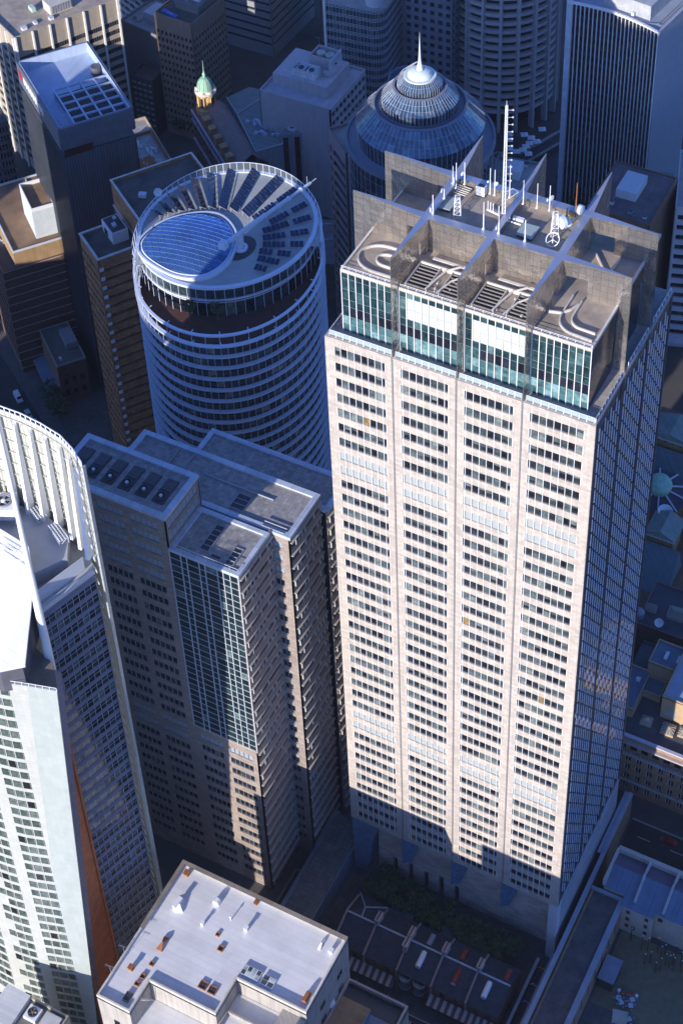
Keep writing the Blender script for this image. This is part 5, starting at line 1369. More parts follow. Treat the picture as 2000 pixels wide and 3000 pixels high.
def balcony_tower():
    H, W, D, ang = 88.0, 13.8, 24.0, -33.4
    BRN = solid('brown tiled spandrels', (.42, .21, .10), .5, var=.3, scale=.25, tile=(1.2, .6, .03, 0.0), joint=.7, tvar=.2)
    rt = box_tower('brown_spandrel_tower', 'narrow brown tower with dark window strips and white boxes up its corner', (-139.5, 100.8), ang, W, D, H, BRN, [WINS, DARKM],
                   grid(H, 4.5, 3.55, 1.5, W, 7, .7, .5, 1, t=.5), grid(H, 4.2, 3.55, 1.05, D, 1, .2, .9, 14, t=.9, md=.06), ROOFD, clutter=False)
    b = MB(); pl = [(-.2, -.2), (W + .2, -.2), (W + .2, D), (-.2, D)]; b.ring(pl, .75, H - .1, H + .25); b.build('white_coping', solid('pale coping', (.62, .58, .52), .6), rt)
    o = None
    for k in range(23):
        z = H - 4.35 - 3.55 * k
        if o is None:
            m = MB(); m.box(W - .15, W + .35, .1, 1.3, 0, 1.1); o = m.build('white_corner_box', WHITE, rt); o.location = (0, 0, z)
        else:
            c = o.copy(); COL.objects.link(c); c.location = (0, 0, z)
    # taller block behind, and the little penthouse between
    H2 = 98.0
    rt2 = box_tower('brown_slab_tower', 'taller brown slab tower with a dark flat roof behind the oval tower', (-137.0, 115.8), -34.5, 22, 26, H2, BRN, [WINS, DARKM], None, None, ROOFD, clutter=False)
    b = MB(); pl = [(-.2, -.2), (22.2, -.2), (22.2, 26.2), (-.2, 26.2)]; b.ring(pl, .6, H2 - .1, H2 + .25); b.fbox((0, 0), (1, 0), 0, 22, 0, .4, 88.5, 89.0); b.build('white_coping', solid('pale coping', (.62, .58, .52), .6), rt2)
    M = rt.matrix_basis
    rt3 = root('roof_penthouse', 'small white walled penthouse with a dark roof between two brown towers', 'penthouse', M @ Vector((1.0, 7.0, H - .9)), math.radians(ang))
    b = MB(); b.box(0, 7.8, 0, 5.0, 0, 4.2); b.build('walls', WHITE, rt3)
    b = MB(); b.box(.3, 7.5, .3, 4.7, 4.2, 4.26); b.build('roof', DARKM, rt3)
    b = MB(); b.fquad((0, 0), (1, 0), 1.6, 4.2, .05, .3, 2.6); b.build('window', WIND, rt3)
    b = MB(); b.box(4, 5.6, 1.5, 2.6, 4.27, 5.0); b.box(1, 2.2, 3, 4, 4.27, 4.6); b.build('roof_units', PALE, rt3)
    M2 = rt2.matrix_basis
    t = root('satellite_dish', 'white satellite dish on the dark roof of the brown slab tower', 'dish', M2 @ Vector((13.5, 9.5, H2 - .9)), 0, 'dishes on rooftops')
    dish_parts(t, 1.3, (.3, -.8, .5)); 
    t = root('rooftop_box', 'pale blue box unit beside the satellite dish', 'vent', M2 @ Vector((11, 5.5, H2 - .9)), .3)
    b = MB(); b.box(-1.1, 1.1, -.8, .8, .3, 1.5); b.build('casing', PALE, t); b = MB(); b.box(-1.2, 1.2, -.9, .9, 0, .3); b.build('plinth', DARKM, t)
def dish_parts(rt, r, aim):
    aim = Vector(aim).normalized(); q = aim.to_track_quat('Z', 'Y')
    b = MB(); b.tube((0, 0, 0), (0, 0, 1.4), .1, 6); b.build('post', PALE, rt)
    b = MB(); prof = [(0, 0), (r * .4, r * .05), (r * .75, r * .16), (r, r * .3)]
    b.lathe(0, 0, prof, 16); b.lathe(0, 0, [(p, z - .06) for p, z in prof][::-1], 16)
    b.v = [tuple(q @ Vector(v) + Vector((0, 0, 1.4 + r * .5))) for v in b.v]; b.build('dish', WHITE, rt, smooth=True)
    b = MB(); c = Vector((0, 0, 1.4 + r * .5)); b.tube(c, c + aim * r * .7, .05, 4); b.sphere(tuple(c + aim * r * .7), .12, 6); b.build('feed', GREYM, rt)
balcony_tower()

def left_blocks():
    BRW = solid('brown brick panels', (.17, .095, .07), .7, var=.15, scale=.3, tile=(1.1, .4, .04), joint=.8)
    H, ang = 45.0, -38.0
    u = (math.cos(math.radians(ang)), math.sin(math.radians(ang)))
    W, D = 30.0, 20.5
    Lx = (-184.5 - W * u[0], 114.5 - W * u[1])
    rt = box_tower('brown_brick_block', 'brown brick block with pale floor lines and a dark woven left face', Lx, ang, W, D, H, BRW, [WINS, DARKM],
                   grid(H, 2.0, 3.6, 2.2, W, 12, .45, .3, 2, t=.3), None, ROOFD)
    b = MB()
    for k in range(13): b.fbox((W, 0), (0, 1), 0, D, 0, .16, H - .4 - 3.55 * k, H - .15 - 3.55 * k)
    b.build('floor_lines', solid('pale floor lines', (.42, .36, .36), .6), rt)
    BRR = solid('rusty brown roof membrane', (.24, .15, .085), .9, var=.35, scale=.12)
    rt2 = root('stepped_roof_block', 'stepped brown roofed block standing behind the brown brick block', 'building', (Lx[0], Lx[1], 0), math.radians(ang))
    b = MB(); b.box(-6, W - .5, 4.5, D + 12, H + .05, 51.0); b.build('wall', solid('brown painted wall', (.36, .235, .12), .85, streak=.2, var=.15), rt2)
    b = MB(); b.face([(-5.8, 4.7, 51.02), (W - .7, 4.7, 51.02), (W - .7, D + 11.8, 51.02), (-5.8, D + 11.8, 51.02)]); b.build('roof', BRR, rt2)
    b = MB(); b.ring([(-6, 4.4), (W - .4, 4.4), (W - .4, D + 12), (-6, D + 12)], .35, 51.0, 51.7); b.build('coping', PALE, rt2)
    b = MB(); b.box(2, 14, 18, D + 11.5, 51.05, 57.0); b.box(2, 14.2, 17.7, 18.0, 51.05, 57.6); b.build('upper_wall', solid('ochre wall', (.45, .28, .12), .85, streak=.25), rt2)
    b = MB(); b.face([(2, 18, 57.05), (14, 18, 57.05), (14, D + 11.5, 57.05), (2, D + 11.5, 57.05)]); b.build('upper_roof', BRR, rt2)
    rt3 = root('white_stair_tower', 'tall pale stair tower with a brown roof above the brown roofs at left', 'stair tower', (-190.5, 136.5, 0), math.radians(-39))
    b = MB(); b.box(0, 14.3, 0, 7.5, 50, 62.0); b.build('wall', solid('pale blue render', (.55, .60, .62), .8, var=.1), rt3)
    b = MB(); b.box(.4, 13.9, .4, 7.1, 62.0, 62.05, 0); b.build('roof', BRR, rt3)
    b = MB(); b.ring([(0, 0), (14.3, 0), (14.3, 7.5), (0, 7.5)], .3, 62.0, 63.4); b.build('parapet', WHITE, rt3)
    # neighbouring dark slab at the far left edge, behind
    box_tower('dark_slab_tower', 'dark slab tower with pale ribs at the far left edge', (-262, 176), -38, 44, 20, 62, solid('dark blue grey wall', (.07, .075, .095), .6), [WINS, GREYM], grid(62, 2, 3.6, 2.2, 44, 7, .5, .4, 5, t=.3), grid(62, 2, 3.6, 2.2, 20, 4, .5, .4, 4, t=.3), ROOFD)
left_blocks()

def low_shop():
    rt = root('low_flat_shop', 'low dark roofed corner building with a canopy in the shaded street', 'building', (-178.6, 119.6, 0), math.radians(-38.2))
    b = MB(); b.box(0, 19.4, 0, 9.8, 0, 17.4); b.build('wall', BRICK, rt)
    b = MB(); b.face([(.3, .3, 17.45), (19.1, .3, 17.45), (19.1, 9.5, 17.45), (.3, 9.5, 17.45)]); b.build('roof', solid('grey green roof', (.13, .13, .11), .9, var=.2), rt)
    b = MB(); b.ring([(0, 0), (19.4, 0), (19.4, 9.8), (0, 9.8)], .3, 17.0, 17.9); b.build('parapet', CONC, rt)
    b = MB(); b.box(5, 13, 5.5, 9.4, 17.46, 20); b.build('plant_room', GREYM, rt)
    b = MB(); b.box(15.5, 17, 1.8, 2.6, 17.46, 18.2); b.build('vent', PALE, rt)
    for k in range(2):
        for j in range(3):
            b = MB(); b.fbox((19.4, 0), (0, 1), 1.4 + j * 2.8, 2.8 + j * 2.8, -.1, .05, 4 + k * 5, 6.4 + k * 5); b.build('window', WIND, rt)
    b = MB(); b.hexa([(-.2, -4, 5.2), (17, -4, 5.2), (17, 0, 6.2), (-.2, 0, 6.2), (-.2, -4, 5.4), (17, -4, 5.4), (17, 0, 6.4), (-.2, 0, 6.4)]); b.build('canopy', ROOFBD, rt)
low_shop()

# ---------------------------------------------------------------- far buildings along the top
DRK = solid('plain grey concrete', (.20, .20, .21), .8, var=.12, scale=.2)  # one even grey base colour
box_tower('banded_concrete_tower', 'grey concrete tower with continuous dark window bands turning the corner', (-240, 312.5), -1, 41.8, 34, 62, solid('banded concrete', (.27, .28, .29), .8, var=.1), [WINS, DARKM],
          dict(rows=floors(60.5, 15, 3.85, 1.35), bays=[(.0, 41.5)], npan=16, t=.5, md=.05), dict(rows=floors(60.5, 15, 3.85, 1.35), bays=[(.3, 34)], npan=14, t=.5, md=.05), CONC)
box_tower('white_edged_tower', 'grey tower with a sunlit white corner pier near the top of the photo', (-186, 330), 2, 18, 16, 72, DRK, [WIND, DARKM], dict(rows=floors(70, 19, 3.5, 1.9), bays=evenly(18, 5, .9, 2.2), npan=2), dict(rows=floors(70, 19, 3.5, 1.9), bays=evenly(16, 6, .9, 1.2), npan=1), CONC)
def curtain_tower():
    H, W, D, r = 60.0, 22.5, 20.0, 5.0
    rt = root('rounded_glass_tower', 'glass tower with fine horizontal rails and a rounded corner', 'tower', (-153.4, 277.2, 0), math.radians(6))
    b = MB(); m = MB(); path = [(0.0, 0.0), (W - r, 0.0)] + [(W - r + r * math.sin(a), r - r * math.cos(a)) for a in [PI / 2 * i / 8 for i in range(1, 9)]] + [(W, D)]
    seg = []
    for p, q in zip(path, path[1:]):
        L = math.hypot(q[0] - p[0], q[1] - p[1]); n = max(1, round(L / 1.35))
        for i in range(n): seg.append(((p[0] + (q[0] - p[0]) * i / n, p[1] + (q[1] - p[1]) * i / n), (p[0] + (q[0] - p[0]) * (i + 1) / n, p[1] + (q[1] - p[1]) * (i + 1) / n)))
    for k in range(16):
        z1 = H - .6 - 3.6 * k; z0 = z1 - 3.6
        for p, q in seg:
            b.face([(*p, z0), (*q, z0), (*q, z1 - 1.2), (*p, z1 - 1.2)], 0); b.face([(*p, z1 - 1.2), (*q, z1 - 1.2), (*q, z1), (*p, z1)], 1)
        for z in (z1, z1 - .6, z1 - 1.2):
            for p, q in seg: m.tube((*p, z), (*q, z), .1, 4, caps=False)
    for p, q in seg: m.tube((*p, 0), (*p, H), .06, 4, caps=False)
    b.build('curtain_glazing', [glass('dark teal glass', [(0, (.02, .04, .055)), (.5, (.035, .06, .075)), (.8, (.08, .12, .13))], spec=.7), solid('teal spandrel glass', (.05, .075, .095), .2, spec=.6)], rt)  # teal pane tones picked at random
    m.build('facade_rails', PALE, rt)
    b = MB(); b.prism([(0.3, .3)] + [(x - .2, y + .2) for x, y in path[1:]] + [(.3, D)], H - .8, H - .3); b.build('roof', CONC, rt)
    b = MB(); b.tube((W - r, r, H - .3), (W - r, r, H + 5), 3.4, 18); b.build('corner_drum', PALE, rt)
    b = MB(); b.box(-.9, 0, -.5, .6, 0, H + 1); b.build('white_edge_pier', WPIL, rt)
curtain_tower()
box_tower('square_window_tower', 'dark tower with a grid of square windows behind the cone roofed tower', (-128.5, 292), 4, 19, 22, 66, solid('blue grey panels', (.17, .18, .22), .7), [WINS, DARKM], grid(66, 2.5, 3.6, 1.9, 19, 6, 1.4, .8, 1), grid(66, 2.5, 3.6, 1.9, 22, 7, 1.4, .8, 1), CONC)
box_tower('plain_dark_slab', 'plain dark slab between the cone roofed tower and the round tower', (-119, 326), 4, 26, 22, 72, solid('plain dark wall', (.13, .14, .17), .8, streak=.2, tile=(1.5, 3.6, .05, 0.0), joint=.7), [WINS, DARKM], None, grid(72, 2.5, 3.6, 1.9, 22, 7, 1.4, .8, 1), CONC)
box_tower('grid_facade_tower', 'dark tower with a slanting grid of pale bands behind the beige tower', (-282, 306), -24, 44, 26, 92, solid('pale grey grid', (.24, .26, .30), .7), [WINS, DARKM], grid(92, 3, 3.5, 1.9, 44, 10, .7, .6, 1, t=.6), grid(92, 3, 3.5, 1.9, 26, 6, .7, .6, 1, t=.6), CONCD)
box_tower('pale_panel_block', 'small dark block with pale square window panels beside the brown tower', (-223.2, 246.5), -1, 10.2, 9, 26, solid('dark red brown wall', (.085, .06, .06), .8), [LOUV, DARKM], grid(26, 2.2, 2.7, 1.2, 10.2, 4, .5, .7, 1), None, solid('dark red roof', (.12, .07, .065), .9, var=.3))
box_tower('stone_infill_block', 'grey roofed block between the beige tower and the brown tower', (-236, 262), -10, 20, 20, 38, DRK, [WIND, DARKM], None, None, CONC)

def round_tower():
    cx, cy, R, H = -101.0, 320.0, 21.6, 172.0
    rt = root('round_ribbed_tower', 'round concrete tower with curved floor edges between vertical ribs', 'tower', (cx, cy, 0))
    CN = solid('quartz concrete', (.42, .40, .40), .8, var=.08, scale=.3)
    b = MB(); b.tube((0, 0, 11), (0, 0, H), R - 1.9, 60); b.build('window_cylinder', WINS, rt)
    m = MB(); m.lathe(0, 0, [(R - 1.8, 0), (R - .25, 0), (R - .25, 1.35), (R - 1.8, 1.35)], 80)
    o = None
    for k in range(44):
        z = 12.0 + 3.63 * k
        if o is None: o = m.build('floor_edge', CN, rt); o.location = (0, 0, z)
        else: c = o.copy(); COL.objects.link(c); c.location = (0, 0, z)
    for i in range(20):
        a = 2 * PI * i / 20 + .06
        m2 = MB(); c, s = math.cos(a), math.sin(a)
        def q(r, t, z): return (r * c - t * s, r * s + t * c, z)
        m2.hexa([q(R - 1.6, -.75, 0), q(R + .75, -.42, 0), q(R + .75, .42, 0), q(R - 1.6, .75, 0), q(R - 1.6, -.75, H), q(R + .25, -.38, H), q(R + .25, .38, H), q(R - 1.6, .75, H)])
        m2.build('rib', CN, rt)
    b = MB(); b.tube((0, 0, 0), (0, 0, 12), R - 6, 40); b.build('lobby_glass', WINS, rt)
    # plaza
    pz = root('raised_plaza', 'raised dark paved plaza with low walls at the foot of the round tower', 'plaza', (cx, cy, 0))
    b = MB(); b.prism([(-30, -36), (18, -50), (36, -6), (30, 34), (-34, 34)], .05, 3.6); b.build('platform', solid('dark brown plaza paving', (.075, .06, .058), .85, var=.15, tile=(1.5, 1.5, .05, 0.0), flat=True), pz)
    b = MB(); b.tube((18, -50, 3.6), (36, -6, 3.6), .5, 4); b.tube((21, -30, 4), (30, -8, 4), .6, 4); b.tube((-30, -36, 3.6), (18, -50, 3.6), .4, 4); b.build('plaza_wall', CONC, pz)
    b = MB(); b.lathe(17.5, -44 + 2, [(2.2, 3.6), (2.2, 11), (1.9, 11), (1.9, 4)], 20); b.build('round_vent_shaft', CONC, pz)
    first = None
    ps = [(1625 - 70 + 32, 377), (1535, 393), (1555, 402), (1572, 413), (1550, 418), (1540, 427), (1531, 437), (1512, 442), (1547, 449), (1490, 392), (1490, 408), (1491, 434)]
    words = ['white square umbrella farthest back beside the round tower ribs', 'white square umbrella right behind the round vent shaft', 'white square umbrella between the shaft and the plaza edge', 'white square umbrella nearest the right edge of the plaza', 'white square umbrella in the middle of the plaza group', 'white square umbrella just below the middle of the group', 'white square umbrella at the lower middle of the group', 'lower left white umbrella of the plaza group', 'frontmost white square umbrella on the plaza',
             'white umbrella left of the shaft, uppermost of three', 'white umbrella left of the shaft, middle of three', 'white umbrella left of the shaft, lowest of three']
    low = [(1510, 493), (1502, 503), (1508, 514), (1500, 528)]
    wl = ['uppermost white umbrella of the four in the sunken court', 'second white umbrella from the top in the sunken court', 'third white umbrella from the top in the sunken court', 'lowest white umbrella of the four in the sunken court']
    for (u_, v_), lab, z in [(p, w, 3.6) for p, w in zip(ps, words)] + [(p, w, .1) for p, w in zip(low, wl)]:
        p = P(u_, v_, z + 2.8); p.z = z
        if first is None:
            first = root('plaza_umbrella', lab, 'umbrella', tuple(p), .5, 'white umbrellas below the round tower')
            b = MB(); b.tube((0, 0, 0), (0, 0, 3), .06, 5); b.build('pole', GREYM, first)
            b = MB(); r = 1.65
            for i in range(4):
                a0, a1 = PI / 4 + PI / 2 * i, PI / 4 + PI / 2 * (i + 1); b.face([(r * math.cos(a0) * 1.2, r * math.sin(a0) * 1.2, 2.6), (r * math.cos(a1) * 1.2, r * math.sin(a1) * 1.2, 2.6), (0, 0, 3.15)])
            b.build('canopy', solid('white canvas', (.72, .72, .72), .8, var=.06), first)
        else: dup(first, tuple(p), random.uniform(.3, .7), lab)
    c = root('sunken_round_court', 'round sunken court ringed by curved steps in the plaza', 'court', tuple(P(1490, 510, .1)))
    b = MB()
    for r in (5.5, 7.2): b.lathe(0, 0, [(r, 0), (r, .6), (r + .35, .6), (r + .35, 0)], 30)
    b.build('curved_steps', CONC, c)
round_tower()

def cone_tower():
    cx, cy = -60.5, 165.9
    rt = root('cone_roofed_glass_tower', 'round glass tower with a tiered blue glass cone roof and white spire', 'tower', (cx, cy, 0))
    CG = glass('cone blue glass', [(0, (.05, .10, .15)), (.35, (.07, .135, .19)), (.7, (.09, .16, .22)), (.93, (.16, .22, .26))], rough=.07, spec=.8, metal=.35)
    DG = glass('drum dark glass', [(0, (.015, .03, .05)), (.5, (.03, .05, .08)), (.85, (.05, .08, .11))], rough=.06, spec=.7)
    BAR = solid('pale blue glazing bars', (.56, .55, .60), .4, var=.08)
    RM = solid('slate rim', (.20, .22, .27), .6, var=.12)
    b = MB(); m = MB()
    def tier(r0, z0, r1, z1, n, mi, rows=1, bar=.09):
        bar *= .75
        for j in range(rows):
            a, c = j / rows, (j + 1) / rows
            b.lathe(0, 0, [(r0 + (r1 - r0) * a, z0 + (z1 - z0) * a), (r0 + (r1 - r0) * c, z0 + (z1 - z0) * c)], n, mi)
            if j:
                rr, zz = r0 + (r1 - r0) * a, z0 + (z1 - z0) * a
                for i in range(n): t0, t1 = 2 * PI * i / n, 2 * PI * (i + 1) / n; m.tube((rr * math.cos(t0), rr * math.sin(t0), zz), (rr * math.cos(t1), rr * math.sin(t1), zz), bar * .8, 3, caps=False)
        for i in range(n):
            t = 2 * PI * i / n; m.tube((r0 * math.cos(t), r0 * math.sin(t), z0), (r1 * math.cos(t), r1 * math.sin(t), z1), bar, 4, caps=False)
    tier(21.3, 0, 21.3, 104.2, 64, 1, 26, .07)
    tier(18.4, 104.8, 18.7, 110.7, 72, 1, 1, .07); tier(18.9, 110.6, 13.6, 116.6, 72, 0, 3, .07)
    tier(11.1, 115.9, 11.1, 119.2, 60, 1, 1, .08); tier(11.2, 119.1, 7.75, 122.9, 60, 0, 3, .07)
    tier(6.5, 122.4, 6.5, 124.4, 48, 1, 1, .07); tier(6.6, 124.3, 4.6, 126.3, 48, 0, 2, .06)
    b.build('tiered_glazing', [CG, DG], rt); m.build('glazing_bars', BAR, rt)
    b = MB(); b.lathe(0, 0, [(21.2, 103.2), (22.1, 103.6), (22.1, 105.1), (21.4, 105.1), (21.2, 104.5), (18.4, 104.8)], 72); b.build('gutter_rim', RM, rt)
    b = MB(); b.lathe(0, 0, [(13.7, 116.4), (13.9, 116.7), (13.2, 116.9), (12.9, 115.7), (11.1, 115.9)], 60); b.lathe(0, 0, [(11.7, 116.2), (11.8, 116.6), (11.5, 116.6)], 60); b.build('middle_gutter', RM, rt)
    b = MB(); b.lathe(0, 0, [(7.8, 122.7), (8.0, 123.0), (7.3, 123.1), (7.1, 122.2), (6.5, 122.4)], 48); b.build('upper_gutter', RM, rt)
    SPW = solid('pale mint metal', (.66, .74, .70), .4, var=.06)
    b = MB(); b.lathe(0, 0, [(4.7, 126.1), (4.7, 126.6), (3.9, 126.6), (3.7, 126.3), (3.6, 127.0), (2.9, 127.9), (1.9, 128.3), (1.3, 128.4)], 40); b.build('cap_dome', SPW, rt)
    b = MB(); b.lathe(0, 0, [(1.15, 128.3), (.75, 129.8), (.45, 131.2), (.28, 134), (.12, 138), (0.02, 141.0)], 16); b.build('spire', SPW, rt)
    b = MB()
    for t in (2.35, 2.45):
        pts = [(r * math.cos(t), r * math.sin(t), z) for r, z in ((14.5, 117.4), (11.5, 121), (8.2, 124), (5, 127), (2, 129.6))]; b.path(pts, .12, 4)
    for k in range(12):
        f = k / 11; r, z = 14.5 - 12.5 * f, 117.4 + 12.2 * f; b.tube((r * math.cos(2.35), r * math.sin(2.35), z), (r * math.cos(2.45), r * math.sin(2.45), z), .08, 4)
    b.build('maintenance_ladder', PALE, rt)
    b = MB(); b.lathe(-13, 20, [(6.5, 103), (6.7, 108.5), (6.4, 108.5), (6.2, 103)], 30); b.build('round_glass_screen', solid('blue screen', (.10, .16, .26), .2, spec=.7), rt)
cone_tower()
PINK = solid('pink granite', (.33, .265, .27), .7, var=.08, scale=.3, tile=(1.5, .9, .03), joint=.75)
rt = box_tower('pink_granite_wing', 'pink granite tower with tall dark slanting window strips', (-91.2, 165.2), -39.6, 13.8, 12, 98, PINK, [WINS, DARKM], dict(rows=floors(93, 25, 3.9, 2.6), bays=[(1.2, 2.6, 1), (3.6, 13.0, 1)], t=.5), None, CONC)
rt = box_tower('granite_corner_block', 'blue edged granite corner block to the right of the cone roofed tower', (-40, 168), 10, 14, 14, 92, solid('blue grey granite', (.20, .21, .25), .6), [WINS, DARKM], grid(92, 4, 3.6, 1.9, 14, 5, .9, .6, 1), grid(92, 4, 3.6, 1.9, 14, 5, .9, .6, 1), CONC)

def fin_tower():
    H, W, D, ang = 90.0, 32.6, 26.0, -8.7
    rt = root('white_fin_tower', 'tall dark tower with thin white vertical fins and a pale ribbed side', 'tower', (-55.2, 271.6, 0), math.radians(ang))
    g = MB(); m = MB()
    # gently bowed front
    def fx(t): return (W * t, 2.2 * math.sin(PI * t) )
    n = 44
    for k in range(25):
        z1 = H - 1.0 - 3.6 * k; z0 = z1 - 3.6
        for i in range(n):
            p, q = fx(i / n), fx((i + 1) / n)
            g.face([(*p, z0), (*q, z0), (*q, z1 - 1.5), (*p, z1 - 1.5)], 0); g.face([(*p, z1 - 1.5), (*q, z1 - 1.5), (*q, z1), (*p, z1)], 1)
    for i in range(0, n + 1, 2):
        p = fx(i / n); m.box(p[0] - .11, p[0] + .11, p[1] - .5, p[1], 0, H)
    g.build('dark_glazing', [glass('bronze black glass', [(0, (.010, .013, .022)), (.6, (.018, .022, .034)), (.86, (.03, .034, .045)), (.95, (.13, .12, .11))], rough=.1, spec=.6), solid('dark spandrels', (.022, .02, .026), .5)], rt)
    m.build('white_fins', WHITE, rt)
    b = MB()
    pts = [fx(i / n) for i in range(n + 1)]
    for p, q in zip(pts, pts[1:]): b.hexa([(p[0], p[1] - .6, H - .7), (q[0], q[1] - .6, H - .7), (q[0], q[1] + .3, H - .7), (p[0], p[1] + .3, H - .7), (p[0], p[1] - .6, H), (q[0], q[1] - .6, H), (q[0], q[1] + .3, H), (p[0], p[1] + .3, H)], skip=(3, 5))
    b.build('roof_edge', WHITE, rt)
    RBS = solid('pale blue ribbed cladding', (.42, .46, .52), .6, var=.06, tile=(.42, 100, .10, 0.0), joint=.55, tvar=.05)
    b = MB(); b.fbox((W, -.1), (0, 1), 0, D, -.4, .4, 0, H); b.fbox((W, D), (-1, 0), 0, W, -.4, 0, 0, H); b.fbox((0, D), (0, -1), 0, D, -.3, 0, 0, H); b.build('ribbed_side', RBS, rt)
    b = MB(); b.box(-1.9, 0.05, -.6, 2.4, 0, H + .6); b.build('end_pier', solid('pale end pier', (.60, .63, .68), .6), rt)
    b = MB(); b.face([(*p, H - .9) for p in pts] + [(W, D, H - .9), (0, D, H - .9)]); b.build('roof', ROOFBL, rt)
    b = MB(); b.box(9, 26.5, 5.2, 22, H - .9, H + 4.6); b.build('plant_room', solid('pale plant room', (.40, .41, .42), .7, streak=.15), rt)
    b = MB(); b.path([(28, 3.6, H - .6), (30, 5, H - .6), (30, 22, H - .6)], .15, 4); b.path([(27, 3.2, H - .6), (31, 4.5, H - .6), (31, 22, H - .6)], .15, 4); b.build('cleaning_rail', GREYM, rt)
    b = MB(); b.box(20, 21, 3.9, 4.7, H - .88, H + .6); b.build('vent_box', WHITE, rt)
fin_tower()

STRP = solid('pale concrete bands', (.46, .46, .50), .75, var=.08, scale=.3)
rt = box_tower('striped_office_tower', 'pale concrete office tower with broad dark horizontal window bands at the right edge', (2.6, 219.1), 17, 50, 30, 60, STRP, [WINS, DARKM],
               dict(rows=floors(57, 13, 4.1, 2.1), bays=[(1.0, 12.5), (13.1, 25), (25.6, 37.5), (38.1, 49)], npan=7, t=.6, md=.05), None, CONC, left=dict(rows=floors(57, 13, 4.1, 2.1), bays=evenly(30, 3, .7, .8), npan=4, t=.5, md=.06))
b = MB(); b.box(-.5, 50, -1.4, 0, 2.6, 3.6); b.box(12.5, 13.1, -.7, 0, 0, 60); b.build('ledge_and_pier', solid('blue white ledge', (.5, .55, .65), .6), rt)
rt = box_tower('slim_cream_tower', 'slim cream apartment tower with small windows beside the striped tower', (-13.5, 243), 15, 9, 16, 36, CREAM, [WIND, DARKM], grid(36, 3, 3.4, 1.7, 9, 3, 1.2, .9, 1), grid(36, 3, 3.4, 1.7, 16, 5, 1.2, .9, 1), ROOFBD)
b = MB(); b.hexa([(1, 5, 36), (8, 5, 36), (8, 15, 36), (1, 15, 36), (2.5, 7, 42), (6.5, 7, 42), (6.5, 13, 42), (2.5, 13, 42)]); b.build('attic', solid('dull olive roof', (.2, .21, .17), .8), rt)
rt = box_tower('brown_tiled_roof_block', 'brown grid roofed block just behind the steel blades', (-22, 205), 0, 21, 26, 62, BRICK, [WIND, DARKM], None, None, solid('brown squared roof', (.16, .13, .13), .9, tile=(4, 4, .08, 0.0), flat=True, joint=.6), parapet=.3)

def plant_roof_block():
    H = 50
    STN = solid('pale lilac stone', (.50, .46, .47), .8, var=.1, streak=.15)
    rt = box_tower('pale_roofed_block', 'pale flat roofed block with stacked plant rooms below the glass tower', (-155.5, 230.5), 0, 28.6, 27, H, STN, [WINS, DARKM], None, dict(rows=floors(48, 12, 4.0, 2.4), bays=evenly(27, 9, .6, .8), npan=1, t=.6), solid('pale lilac roof', (.46, .44, .46), .85, var=.15), clutter=False)
    b = MB(); b.box(2.2, 24.0, 6.2, 23.5, H - .85, H + 3.9); b.build('upper_storey', STN, rt)
    M = rt.matrix_basis
    t = root('rooftop_plant_screen', 'white panelled plant screen with two fans on the pale roof', 'plant screen', M @ Vector((9, 8.0, H + 3.9)), 0)
    b = MB(); b.ring([(0, 0), (9.2, 0), (9.2, 5), (0, 5)], .3, 0, 3.2); b.build('screen', solid('white screen panels', (.70, .72, .74), .5, tile=(1.15, 1.6, .05, 0.0), joint=.6), t)
    for x in (2.6, 6.8): b = MB(); b.box(x - 1.6, x + 1.6, .6, 4.4, 0, 2.4); b.lathe(x, 2.5, [(1, 2.42), (1, 2.8), (.8, 2.8), (0, 2.6)], 14, 1); b.build('fan_unit', [PALE, DARKM], t)
    t = root('cooling_tower_pit', 'walled pit with two big round cooling towers on the pale roof', 'cooling tower', M @ Vector((12, 16.0, H + 3.9)), 0)
    b = MB(); b.ring([(0, 0), (9, 0), (9, 7), (0, 7)], .35, 0, 4.6); b.build('wall', STN, t)
    for x in (2.8, 6.4): b = MB(); b.lathe(x, 3.6, [(1.6, 0), (1.7, 4.2), (1.3, 4.4), (0, 3.9)], 16); b.build('drum', solid('pale green drum', (.45, .50, .42), .7), t)
    t = root('tall_wall_panel', 'tall pale wall slab standing at the right of the pale roof', 'wall', M @ Vector((21.4, 18, H + 3.9)), 0)
    b = MB(); b.box(0, .4, -5, 4, 0, 6); b.build('slab', solid('pale slab', (.55, .57, .60), .8), t); b = MB(); b.lathe(.42, -1, [(.6, 3), (.6, 3.2), (0, 3.2)], 12); b.build('opening', DARKM, t)
    tv_aerial('roof aerial on the cooling tower pit wall', M @ Vector((12.5, 22.5, H + 8.5)), 3.0, 'far roof aerials')
    tv_aerial('tall thin roof aerial above the white plant screen', M @ Vector((13.2, 13.2, H + 3.9)), 7.5, 'far roof aerials')
    t = root('rooftop_box', 'cream box unit on the front right of the pale roof', 'vent', M @ Vector((20.5, 13, H + 3.9)), .3); b = MB(); b.box(-1.3, 1.3, -.9, .9, .2, 1.5); b.build('casing', CREAM, t); b = MB(); b.box(-1.2, 1.2, -.8, .8, 0, .2); b.build('plinth', DARKM, t)
plant_roof_block()

